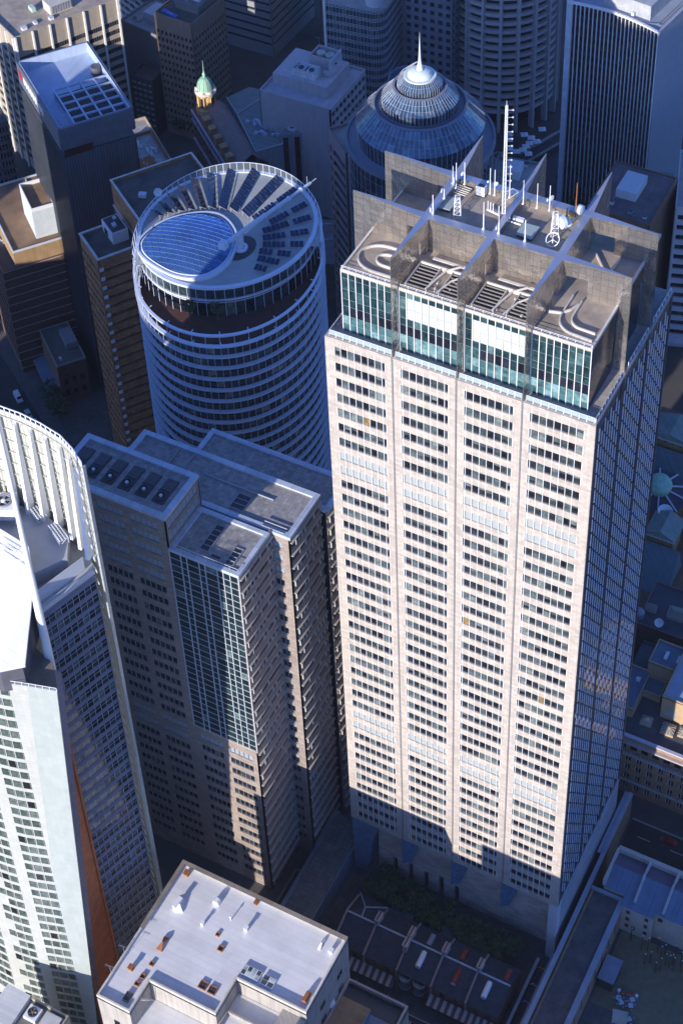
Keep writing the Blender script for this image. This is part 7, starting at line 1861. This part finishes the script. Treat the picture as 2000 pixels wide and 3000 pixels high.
# ---------------------------------------------------------------- old terrace houses in the shade
def terrace_houses():
    xs = [7.0, 15.2, 24.2, 33.4, 42.6, 51.0]
    y0, y1, yr = -23.6, -10.6, -16.6
    labs = ['end terrace house with a hipped slate roof at the left end of the row', 'terrace house with a plain slate roof, second from the left', 'terrace house with white tube dormers and rounded balconies', 'terrace house with red dormers, left of the red roof line', 'right end terrace house with a white dormer facing the lane']
    PWM = solid('rough pink stone', (.30, .24, .22), .85, var=.15)
    for i, lab in enumerate(labs):
        a, c = xs[i], xs[i + 1]; w = c - a
        rt = root('terrace_house', lab, 'house', (a, y0, 0), 0, 'row of old terrace houses')
        d, m = y1 - y0, yr - y0
        b = MB(); b.box(.3, w, 0, d, 0, 8.0); b.build('wall', BRICK, rt)
        b = MB()
        if i == 0:
            b.face([(0, -.4, 8), (w, -.4, 8), (w, m, 11), (0, m, 11)]); b.face([(w, m, 11), (w, d, 9.5), (w * .45, m + 2.8, 11)]); b.face([(0, m, 11), (w * .45, m + 2.8, 11), (0, d + 1.5, 8)]); b.face([(0, d + 1.5, 8), (w * .45, m + 2.8, 11), (w, d, 9.5), (w, d + .5, 8)]); b.face([(0, m, 11), (w, m, 11), (w * .45, m + 2.8, 11)])
        else:
            b.face([(0, -.4, 8), (w, -.4, 8), (w, m, 11), (0, m, 11)]); b.face([(w, m, 11), (w, d + .3, 8), (0, d + .3, 8), (0, m, 11)][::1])
        b.build('slate_roof', SLATE, rt)
        b = MB(); b.box(0.05, w, m - .22, m + .22, 10.98, 11.2)
        if i == 0: b.tube((0, d + 1.2, 8.2), (w * .45, m + 2.8, 11.1), .2, 4); b.tube((w * .45, m + 2.8, 11.1), (w, d - .3, 9.7), .2, 4); b.tube((w * .45, m + 2.8, 11.1), (w * .5, m, 11.1), .2, 4)
        b.build('ridge_capping', solid('pale blue ridge lead', (.35, .40, .48), .6), rt)
        b = MB(); b.hexa([(-.2, -.5, 0), (.25, -.5, 0), (.25, d + .4, 0), (-.2, d + .4, 0), (-.2, -.5, 8.6), (.25, -.5, 8.6), (.25, d + .4, 8.6), (-.2, d + .4, 8.6)])
        b.hexa([(-.2, -.5, 8.6), (.25, -.5, 8.6), (.25, m, 8.6), (-.2, m, 8.6), (-.2, -.5, 8.65), (.25, -.5, 8.65), (.25, m, 11.6), (-.2, m, 11.6)]); b.hexa([(-.2, m, 8.6), (.25, m, 8.6), (.25, d + .4, 8.6), (-.2, d + .4, 8.6), (-.2, m, 11.6), (.25, m, 11.6), (.25, d + .4, 8.65), (-.2, d + .4, 8.65)])
        b.build('party_wall', PWM, rt)
        for k, yy in enumerate((m + 1.4, m - 1.6)):
            if i == 0: continue
            if k and i != 2: continue
            ch = MB(); ch.box(-.55, .6, yy - 1.3, yy + 1.3, 9, 12.4); ch.box(-.65, .7, yy - 1.4, yy + 1.4, 12.4, 12.65); o = ch.build('chimney', solid('cream chimney', (.46, .40, .36), .85), rt)
            for q in range(5): pt = MB(); pt.tube((.05, yy - 1.0 + q * .5, 12.65), (.05, yy - 1.0 + q * .5, 13.2), .15, 6); pt.build('chimney_pot', REDB, o)
        dorm = {2: [(4.6, -1, WHITE), (4.6, 1, GREYM)], 3: [(4.9, -1, REDB), (4.2, 1, REDB)], 4: [(3.6, -1, WHITE), (6.6, 1, REDB)]}.get(i, [])
        for x, sd, mt in dorm:
            dm = MB(); ya, yb = (m - 5.0, m - .9) if sd < 0 else (m + 1.0, m + 4.0)
            za = 9.9 if sd < 0 else 10.2
            dm.tube((x, ya, za), (x, yb, za + (.35 if sd < 0 else 0)), .72, 12); o = dm.build('barrel_dormer', mt, rt)
            wn_ = MB(); wn_.box(x - .6, x + .6, ya - .12 if sd < 0 else yb, ya if sd < 0 else yb + .12, za - .6, za + .35); wn_.build('dormer_window', PALE, o)
        if i == 2:
            for x in (2.4, 6.2):
                for z in (3.4, 6.8): bal = MB(); bal.lathe(x, -.4, [(1.5, z), (1.5, z + .9), (1.4, z + .9), (1.4, z + .1), (0, z + .1)], 12, a0=PI, a1=2 * PI); bal.build('rounded_balcony', solid('grey blue ironwork', (.2, .23, .26), .6), rt)
        else:
            aw = MB(); n = 10
            for q in range(n): aw.hexa([(w * q / n, -3.0, 3.9), (w * (q + 1) / n, -3.0, 3.9), (w * (q + 1) / n, -.5, 5.0), (w * q / n, -.5, 5.0), (w * q / n, -3.0, 4.0), (w * (q + 1) / n, -3.0, 4.0), (w * (q + 1) / n, -.5, 5.1), (w * q / n, -.5, 5.1)], q % 2)
            aw.build('striped_verandah_roof', [solid('cream stripe', (.40, .38, .35), .7), solid('maroon stripe', (.13, .06, .06), .7)], rt)
        for x in (w * .3, w * .7): wd = MB(); wd.fquad((0, 0), (1, 0), x - .5, x + .5, .03, 5.5, 7.4); wd.build('window', WIND, rt)
    for k, (x, lab) in enumerate(((17.5, 'blue grey roofed lean to behind the second terrace house'), (28.5, 'grey tiled yard roof behind the middle terrace houses'), (40.0, 'dark yard shed behind the right terrace houses'))):
        t = root('yard_shed', lab, 'shed', (x, -10.2, 0), 0, 'sheds behind the terrace row'); b = MB(); b.box(-3, 3, 0, 4.2, 0, 3.0); b.build('wall', BRICK, t); b = MB(); b.hexa([(-3.2, -.1, 3), (3.2, -.1, 3), (3.2, 4.5, 3), (-3.2, 4.5, 3), (-3.2, -.1, 3.1), (3.2, -.1, 3.1), (3.2, 4.5, 3.9), (-3.2, 4.5, 3.9)]); b.build('roof', solid('grey sheet roof', (.20, .23, .27), .6, tile=(.4, 30, .04, 0.0), flat=True), t)
    t = root('lane_wall', 'pale capped lane wall at the right end of the terrace row', 'wall', (52.6, -36, 0)); b = MB(); b.box(0, .5, 0, 33, 0, 3.2); b.build('wall_body', BRICK, t); b = MB(); b.box(-.15, .65, 0, 33, 3.2, 3.4); b.build('capping', solid('pale lane capping', (.36, .39, .44), .7), t)
terrace_houses()

def glass_canopy():
    t = root('glass_forecourt_roof', 'long sloping glass roof over the lane between the two stone towers', 'canopy', (-8.6, -22, 0))
    GR = solid('grey glass roofing', (.13, .14, .14), .25, var=.3, scale=.3, tile=(1.6, 1.2, .06, 0.0), joint=.6, flat=True, spec=.6)
    b = MB(); b.hexa([(0, 0, 6), (7.5, 0, 6), (7.5, 30, 6), (0, 30, 6), (0, 0, 7.2), (7.5, 0, 7.2), (7.5, 30, 8.4), (0, 30, 8.4)]); b.build('glass_roof', GR, t)
    b = MB(); b.hexa([(0, -4.5, 5.2), (7.5, -4.5, 5.2), (7.5, -.2, 6.2), (0, -.2, 6.2), (0, -4.5, 5.4), (7.5, -4.5, 5.4), (7.5, -.2, 6.6), (0, -.2, 6.6)]); b.build('front_glass_slope', solid('pale glass slope', (.20, .20, .19), .3, tile=(.9, 30, .06, 0.0), flat=True, joint=.5), t)
    b = MB(); b.box(-1.6, -.2, -6, 32, 5.6, 6.0); b.box(-.2, 0, -4.5, 30, 0, 7); b.box(7.5, 7.8, -4.5, 30, 0, 7); b.build('gutter_beam', solid('blue grey gutter', (.22, .25, .31), .6), t)
    t = root('sunken_ramp', 'dark sunken ramp opening in the paving beside the granite tower', 'ramp', (-13.2, -19, 0)); b = MB(); b.ring([(0, 0), (2.4, 0), (2.4, 12), (0, 12)], .25, 0, .9); b.build('kerb_wall', CONC, t); b = MB(); b.box(.3, 2.1, .3, 11.7, .04, .08); b.build('ramp_floor', DARKM, t)
glass_canopy()

# ---------------------------------------------------------------- trees
def tree(lab, p, h, r, n, rz=1.0, flat=.6, grp=None, leaf=.42):
    rt = root('street_tree', lab, 'tree', tuple(p), random.random() * 6, grp)
    b = MB(); b.tube((0, 0, 0), (0, 0, h * .5), .28, 7, .18); tips = []
    for i in range(7):
        a = 2 * PI * i / 7 + random.random(); e = (r * .55 * math.cos(a), r * .55 * math.sin(a), h * random.uniform(.6, .85)); b.tube((0, 0, h * random.uniform(.3, .5)), e, .13, 5, .05); tips.append(e)
    b.build('trunk', BARK, rt)
    cl = []
    for i in range(26):
        a = random.random() * 2 * PI; q = r * math.sqrt(random.random()) * .85; cl.append((q * math.cos(a), q * math.sin(a), h * (1 - flat * .5) + random.uniform(-.25, .25) * h * flat * (1.1 - q / r), random.uniform(.16, .34) * r))
    b = MB()
    for i in range(n):
        x, y, z, s = random.choice(cl)
        d = Vector((random.gauss(0, 1), random.gauss(0, 1), random.gauss(0, .75))).normalized() * s * random.uniform(.55, 1.05)
        c = Vector((x, y, z)) + d
        nn = (d.normalized() + Vector((random.gauss(0, .5), random.gauss(0, .5), random.gauss(.4, .5)))).normalized()
        u = nn.orthogonal().normalized(); w = nn.cross(u); a = random.random() * PI; k = leaf * random.uniform(.6, 1.25)
        e1 = (u * math.cos(a) + w * math.sin(a)) * k; e2 = (w * math.cos(a) - u * math.sin(a)) * k * .55
        b.face([tuple(c - e1), tuple(c + e2), tuple(c + e1), tuple(c - e2)])
    b.build('crown', LEAF, rt)
random.seed(5)
for i, (x, y, lab) in enumerate(((10.5, -3.0, 'dark street tree at the left end of the grove under the stone tower'), (16.5, -3.4, 'second tree from the left in the grove under the stone tower'), (22.5, -4.2, 'third tree from the left in the grove under the stone tower'), (28.5, -4.6, 'tree in the middle of the grove behind the slate roofs'), (34.5, -5.2, 'broad tree right of the middle of the grove'), (40.0, -5.6, 'broadest tree of the grove, behind the red dormers'), (44.5, -4.6, 'last tree at the right end of the grove under the tower'))):
    tree(lab, (x, y, 0), 8.5, 4.7, 2600, grp='grove below the stone tower')
tree('dark street tree at the corner of the low shop', (-160.5, 101.5, 0), 9, 5.0, 1500, grp='shaded street trees'); tree('dark street tree in front of the low dark shop', (-168.0, 108.0, 0), 8, 4.2, 1300, grp='shaded street trees')
for (u, v), lab in (((1690, 640), 'tree at the foot of the white finned tower'), ((1655, 560), 'tree between the plaza and the finned tower'), ((545, 395), 'dark tree in the street below the copper dome'), ((1960, 2330), 'bare reddish tree by the sandstone building'), ((1900, 2300), 'dark street tree by the sandstone building')):
    p = P(u, v, 0); tree(lab, tuple(p), 9, 4.5, 1000, grp='shaded street trees')

for (x, y), lab in (((-66.5, 49.5), 'small tree on the oval tower terrace, left of the pair'), ((-60.0, 51.8), 'small tree on the oval tower terrace, right of the pair')):
    tree(lab, (x, y, 126.2), 6.5, 2.1, 500, grp='trees on the oval tower terrace', leaf=.3)
# ---------------------------------------------------------------- vehicles
def car(name, lab, cat, p, rz, col, L=4.5, W=1.8, H=1.45, van=False, grp=None):
    rt = root(name, lab, cat, tuple(p), rz, grp)
    m = solid('%s paint %.2f %.2f' % (name, col[0], col[2]), col, .25, var=.03, spec=.6)
    b = MB(); h0 = .3; hb = H * (.55 if not van else .5)
    b.hexa([(-L / 2, -W / 2, h0), (L / 2, -W / 2, h0), (L / 2, W / 2, h0), (-L / 2, W / 2, h0), (-L / 2 + .08, -W / 2 + .05, hb), (L / 2 - .12, -W / 2 + .05, hb * .93), (L / 2 - .12, W / 2 - .05, hb * .93), (-L / 2 + .08, W / 2 - .05, hb)])
    x0, x1 = (-L / 2 + .1, L * .24) if van else (-L * .40, L * .18)
    b.hexa([(x0, -W / 2 + .06, hb), (x1 + .5, -W / 2 + .06, hb), (x1 + .5, W / 2 - .06, hb), (x0, W / 2 - .06, hb), (x0 + (.1 if van else .55), -W / 2 + .2, H), (x1 - .1, -W / 2 + .2, H), (x1 - .1, W / 2 - .2, H), (x0 + (.1 if van else .55), W / 2 - .2, H)])
    b.build('body', m, rt)
    b = MB()
    b.hexa([(x1 + .05, -W / 2 + .22, hb + .12), (x1 + .47, -W / 2 + .16, hb + .03), (x1 + .47, W / 2 - .16, hb + .03), (x1 + .05, W / 2 - .22, hb + .12), (x1 - .08, -W / 2 + .24, H - .1), (x1 + .0, -W / 2 + .24, H - .1), (x1 + .0, W / 2 - .24, H - .1), (x1 - .08, W / 2 - .24, H - .1)])
    b.build('windscreen', WINS, rt)
    for sx in (-1, 1):
        for sy in (-1, 1):
            b = MB(); b.tube((sx * L * .31, sy * (W / 2 - .2), .33), (sx * L * .31, sy * (W / 2 + .02), .33), .33, 12); w = b.build('wheel', DARKM, rt)
        b = MB(); y = sx * (W / 2 - .55); b.box(L / 2 - .13, L / 2 - .02, y - .2, y + .2, hb * .66, hb * .85); b.build('headlight', PALE, rt)
h33 = math.radians(-33 + 90)
p = P(54, 1162, 1); car('white_van', 'white van driving along the dark street at left', 'van', (p.x, p.y, .02), math.radians(-35), (.72, .74, .76), 5.0, 1.95, 2.1, True)
p = P(84, 1212, .7); car('parked_car', 'silver car parked along the dark street below the van', 'car', (p.x, p.y, .02), math.radians(-35), (.45, .46, .48), grp='cars in the shaded street')
p = P(105, 1240, .7); car('parked_car', 'pale blue car parked nearest the white curved tower', 'car', (p.x, p.y, .02), math.radians(-35), (.35, .40, .50), grp='cars in the shaded street')

for i, (x, y, rz, c, lab) in enumerate(((66, 34.5, 0, (.04, .04, .05), 'black car in the nearer lane of the shaded street at right'), (78, 38.8, 0, (.5, .5, .52), 'silver car in the middle of the shaded street at right'), (70, 43.2, PI, (.30, .03, .03), 'dark red car in the far lane of the shaded street'), (84, 43.0, PI, (.65, .66, .68), 'white car in the far lane at the right edge'), (12, -31.5, 0, (.6, .6, .62), 'white car parked in front of the terrace houses'), (31, -31.5, 0, (.05, .07, .16), 'dark blue car parked in front of the terrace houses'))):
    car('passing_car', lab, 'car', (x, y, .02), rz, c, grp='cars in the side streets')
# ---------------------------------------------------------------- flags
for (u0, v0, v1), lab, cols in (((1591, 2880, 2832), 'flagpole nearest the tower with a red and yellow flag', ((.45, .04, .03), (.6, .4, .05), (.02, .02, .02))), ((1571, 2928, 2878), 'middle flagpole with a blue and white flag', ((.02, .04, .25), (.6, .6, .65), (.4, .04, .08))), ((1550, 2976, 2926), 'front flagpole with a pale blue flag', ((.03, .15, .45), (.05, .2, .5), (.4, .5, .6)))):
    p = P(u0, v0, 0); rt = root('flagpole', lab, 'flagpole', tuple(p), 0, 'flagpoles in the lane'); h = 7.5
    b = MB(); b.tube((0, 0, 0), (0, 0, h), .07, 6, .04); b.build('pole', WHITE, rt)
    b = MB()
    for i in range(8):
        x0, x1 = -i * .24, -(i + 1) * .24; w = lambda x: .18 * math.sin(x * 4)
        for k in range(3): z1 = h - .2 - k * .4 + x0 * .3; b.face([(x0, w(x0), z1 - .4), (x1, w(x1), z1 - .4 - .07), (x1, w(x1), z1 - .07), (x0, w(x0), z1)], k)
    b.build('flag', [solid('flag %s %d' % (lab[:8], k), c, .8, var=.05) for k, c in enumerate(cols)], rt)

# ---------------------------------------------------------------- aerials on the crown of the stone tower
def top_of(p, v):
    lo, hi = p.z, p.z + 60
    for _ in range(40):
        m = (lo + hi) / 2; q = Vector((p.x, p.y, m)) - CAM
        if PPY + F_PX * CR[1].dot(q) / CR[2].dot(q) > v: lo = m
        else: hi = m
    return lo
def KP(x, y, z): return P(1250 + x * 500 / 1568, 480 + y * 500 / 1568, z)
def crown_mast():
    p = P(1474, 625, 213.7); h = top_of(p, 295) - 213.7
    rt = root('lattice_mast', 'tallest white lattice aerial mast on the crossing steel blades', 'mast', tuple(p))
    b = MB(); s = .32
    for a in range(3): b.tube((s * math.cos(a * 2.09), s * math.sin(a * 2.09), 0), (s * .5 * math.cos(a * 2.09), s * .5 * math.sin(a * 2.09), h - 1), .11, 5)
    b.build('lattice_legs', WHITE, rt)
    b = MB(); n = 26
    for i in range(n):
        z0, z1 = (h - 1) * i / n, (h - 1) * (i + 1) / n
        for a in range(3): b.tube((s * math.cos(a * 2.09), s * math.sin(a * 2.09), z0), (s * .9 * math.cos((a + 1) * 2.09), s * .9 * math.sin((a + 1) * 2.09), z1), .035, 4)
    b.tube((0, 0, h - 1), (0, 0, h), .05, 4); b.build('lattice_braces', PALE, rt)
    for i in range(11): b = MB(); z = h * (.3 + .062 * i); b.tube((.2, .1, z), (1.0, .5, z), .04, 4); b.sphere((1.05, .55, z), .2, 6); b.build('side_aerial', PALE, rt)
    b = MB(); b.path([(1.0, -1.0, h * .22), (.3, 0, h * .2), (1.6, .4, h * .24), (2.4, 1.0, h * .2), (1.2, .6, h * .15), (.2, 0, h * .12)], .05, 4); b.build('looped_cable', PALE, rt)
crown_mast()
ZD = 211.95
def rod(lab, x, yb, yt, z, th=.06, dishes=(), col=None):
    p = KP(x, yb, z); h = top_of(p, 480 + yt * 500 / 1568) - z
    rt = root('aerial_rod', lab, 'aerial', tuple(p), 0, 'aerials on the crown of the stone tower')
    b = MB(); b.tube((0, 0, 0), (0, 0, h * .55), th * 1.5, 6); b.tube((0, 0, h * .55), (0, 0, h), th, 6); b.build('rod', col or WHITE, rt)
    b = MB(); b.box(-.22, .22, -.22, .22, 0, .3); b.build('base', PALE, rt)
    for f, r, ax, ay in dishes:
        d = MB(); q = Vector((ax, ay, .1)).normalized().to_track_quat('Z', 'Y'); d.lathe(0, 0, [(0, 0), (r * .6, .05), (r, .22), (r, .3), (0, .34)], 14); d.v = [tuple(q @ Vector(v) + Vector((ax * .25, ay * .25, h * f))) for v in d.v]; d.build('dish', WHITE, rt)
Z3 = 213.65
for a in (('aerial rod with a big white dish at the left crossing', 268, 225, -10, Z3, .07, ((.28, .85, -.9, -.5),)), ('thin aerial rod just left of the big dish', 238, 180, 20, Z3), ('aerial rod with a small dish on the far beam, left part', 345, 190, -15, Z3, .07, ((.45, .5, -.9, .1),)), ('bent aerial rod with a square dish on the left blade', 158, 320, 230, Z3, .08, ((.8, .55, -1, -.2),)),
          ('aerial rod with a round dish at the front left of the crown', 55, 455, 285, Z3, .08, ((.2, .5, -.8, -.6),)), ('aerial rod left of the pair on the far beam', 578, 275, 40, Z3, .07, ((.45, .3, -1, 0),)), ('aerial rod right of the pair, with a small dish', 620, 290, 55, Z3, .07, ((.5, .45, .7, -.5),)), ('tall aerial rod just right of the lattice mast', 757, 310, 10, Z3), ('aerial rod on the far beam beside the right blade', 882, 370, 150, Z3), ('short aerial rod in the middle of the far right beam', 1008, 410, 180, ZD, .06), ('aerial rod with twin dishes on the far right beam', 1122, 430, 200, Z3, .07, ((.55, .55, .8, -.3), (.42, .4, -.9, -.2))),
          ('dark rusty aerial rod at the far right crossing', 1360, 500, 175, Z3, .08, (), RUST), ('aerial rod standing on the front beam, left of centre', 518, 600, 350, Z3, .07), ('aerial rod with a small dish at the centre crossing', 657, 640, 470, Z3, .07, ((.3, .45, -.9, -.4),)), ('white aerial rod in front of the right roof hatch', 898, 710, 515, Z3, .08), ('red topped aerial rod beside the yellow box', 1282, 490, 405, ZD + 1.6, .08, (), REDB)): rod(*a)
def lattice(lab, x, y, h, w=.7):
    p = KP(x, y, ZD); rt = root('lattice_stand', lab, 'lattice stand', tuple(p), .4, 'lattice stands in the roof well')
    b = MB()
    for sx in (-1, 1):
        for sy in (-1, 1): b.tube((sx * w, sy * w, 0), (sx * w * .6, sy * w * .6, h), .08, 5)
    b.build('legs', WHITE, rt)
    b = MB(); n = 5
    for i in range(n):
        z0, z1 = h * i / n, h * (i + 1) / n; k0, k1 = w * (1 - .4 * i / n), w * (1 - .4 * (i + 1) / n)
        c = [(-1, -1), (1, -1), (1, 1), (-1, 1)]
        for (a, e), (f, g) in zip(c, c[1:] + c[:1]): b.tube((a * k0, e * k0, z0), (f * k1, g * k1, z1), .045, 4); b.tube((a * k1, e * k1, z1), (f * k1, g * k1, z1), .045, 4)
    b.build('braces', WHITE, rt)
    return rt
lattice('white lattice stand at the left of the roof well', 278, 490, 5.0)
lattice('white lattice stand carrying dishes at the right of the well', 1170, 660, 5.5)
def drum_dish(lab, x, y, z, r, ax, ay):
    p = KP(x, y, z); rt = root('drum_antenna', lab, 'antenna', tuple(p), 0, 'drum antennas on the crown')
    q = Vector((ax, ay, 0)).normalized().to_track_quat('Z', 'Y')
    b = MB(); b.lathe(0, 0, [(0, -.5), (r * .7, -.45), (r, -.2), (r, .6), (0, .72)], 20); b.v = [tuple(q @ Vector(v) + Vector((0, 0, r + .6))) for v in b.v]; b.build('drum', solid('pale blue radome', (.62, .70, .76), .5), rt)
    b = MB(); b.tube((0, 0, 0), (0, 0, r + .6), .12, 6); b.build('post', PALE, rt)
drum_dish('pale blue drum antenna at the far right crossing', 1395, 475, 213.65, .95, 1, -.2)
drum_dish('large pale drum antenna on the right lattice stand', 1240, 600, ZD + 1.5, 1.3, -.5, -.9)
drum_dish('lower drum antenna behind the large drum', 1275, 590, ZD + .8, .9, .6, -.8)
rt = root('ring_antenna', 'open white ring dish at the front right of the roof well', 'antenna', tuple(KP(1150, 760, ZD)), 0)
b = MB()
q = Vector((-.3, -.8, .9)).normalized().to_track_quat('Z', 'Y'); pr = [(1.35 * math.cos(2 * PI * i / 24), 1.35 * math.sin(2 * PI * i / 24), 0) for i in range(25)]; b.path([tuple(q @ Vector(v) + Vector((0, 0, 1.7))) for v in pr], .09, 5); b.build('ring', WHITE, rt)
b = MB(); b.tube((0, 0, 0), (0, 0, 1.7), .1, 6); 
for i in range(3): b.tube((0, 0, 1.7), tuple(q @ Vector((1.3 * math.cos(i * 2.1), 1.3 * math.sin(i * 2.1), 0)) + Vector((0, 0, 1.7))), .06, 4)
b.build('mount', WHITE, rt)
def hatch(lab, xy, z):
    pts = [KP(x, y, z) for x, y in xy]; c = sum(pts, Vector()) / 4; rt = root('roof_hatch', lab, 'roof hatch', (c.x, c.y, ZD), 0, 'grey green hatches in the roof well')
    b = MB(); l = [(p.x - c.x, p.y - c.y) for p in pts]; b.prism(l, z - ZD - .3, z - ZD); b.build('lid', solid('grey green hatch lid', (.36, .42, .38), .6, var=.06), rt); b = MB(); b.prism([(x * .93, y * .93) for x, y in l], 0, z - ZD - .31); b.build('curb', DARKM, rt)
hatch('grey green hatch at the left of the roof well', [(100, 395), (210, 425), (300, 320), (195, 295)], ZD + .8); hatch('grey green hatch in the right half of the roof well', [(815, 640), (960, 690), (1040, 580), (880, 535)], ZD + .8)
rt = root('white_cabinet', 'white louvred cabinet in the sunlit roof well', 'cabinet', tuple(KP(500, 285, ZD)), -.05); b = MB(); b.box(-.9, .9, -.6, .6, .2, 2.3); b.build('casing', WHITE, rt); b = MB(); b.box(-.7, .7, -.45, .45, 2.303, 2.34); b.box(-.95, .95, -.65, .65, 0, .2); b.build('grille', DARKM, rt)
rt = root('white_pipe_run', 'thick white pipe winding from the mast to a box', 'pipe', tuple(KP(705, 455, ZD)), 0); o = rt.location.copy()
b = MB(); b.path([tuple(KP(x, y, ZD + .45) - o) for x, y in ((705, 455), (730, 490), (745, 525), (780, 535), (860, 560))], .18, 6); b.build('pipe', WHITE, rt); b = MB(); q = KP(840, 530, ZD) - o; b.box(q.x - 1.1, q.x + 1.1, q.y - .4, q.y + .4, 0.1, .9); b.build('junction_box', WHITE, rt)
rt = root('cable_trays', 'stack of rusty pipe trays in the far left corner of the well', 'pipe rack', tuple(KP(300, 260, ZD)), -.1)
for i in range(5): b = MB(); b.tube((-1.6 + i * .1, -1.2 + i * .6, .6), (2.0, -1.2 + i * .6, .7), .12, 5); b.tube((-1.5 + i * .1, -1.2 + i * .6, 0), (-1.5 + i * .1, -1.2 + i * .6, .6), .07, 4); b.build('tray_pipe', CREAM, rt)
rt = root('yellow_box', 'small yellow box at the far right of the roof well', 'box', tuple(KP(1320, 475, ZD + .8)), 0); b = MB(); b.box(-.35, .35, -.3, .3, 0, .9); b.build('box_body', solid('yellow paint', (.75, .42, .02), .5), rt); b = MB(); b.box(-.38, .38, -.33, .33, .9, .97); b.build('lid', GREYM, rt)
rt = root('white_pipe_gantry', 'low white pipe gantry left of the lattice mast', 'pipe rack', tuple(KP(610, 470, ZD)), -.2)
b = MB(); b.box(-1.5, 1.5, -.15, .15, .5, .8); b.build('beam', WHITE, rt)
for x in (-1.3, -.7, -.1, 1.2): b = MB(); b.tube((x, 0, .4), (x, 0, 2.8), .09, 5); b.build('standpipe', WHITE, rt)

# ---------------------------------------------------------------- morning haze over the city
def haze():
    b = MB(); b.box(-900, 700, -700, 1100, -1.5, 460); o = b.build('haze', bpy.data.materials.new('haze')); tag(o, kind='stuff')
    m = o.data.materials[0]; m.use_nodes = True; nt = m.node_tree; nt.nodes.remove(nt.nodes['Principled BSDF'])
    v = nt.nodes.new('ShaderNodeVolumePrincipled'); v.inputs['Color'].default_value = (.80, .88, 1.0, 1); v.inputs['Density'].default_value = 0.000035; v.inputs['Anisotropy'].default_value = 0.2
    nt.links.new(v.outputs[0], nt.nodes['Material Output'].inputs['Volume'])
haze()
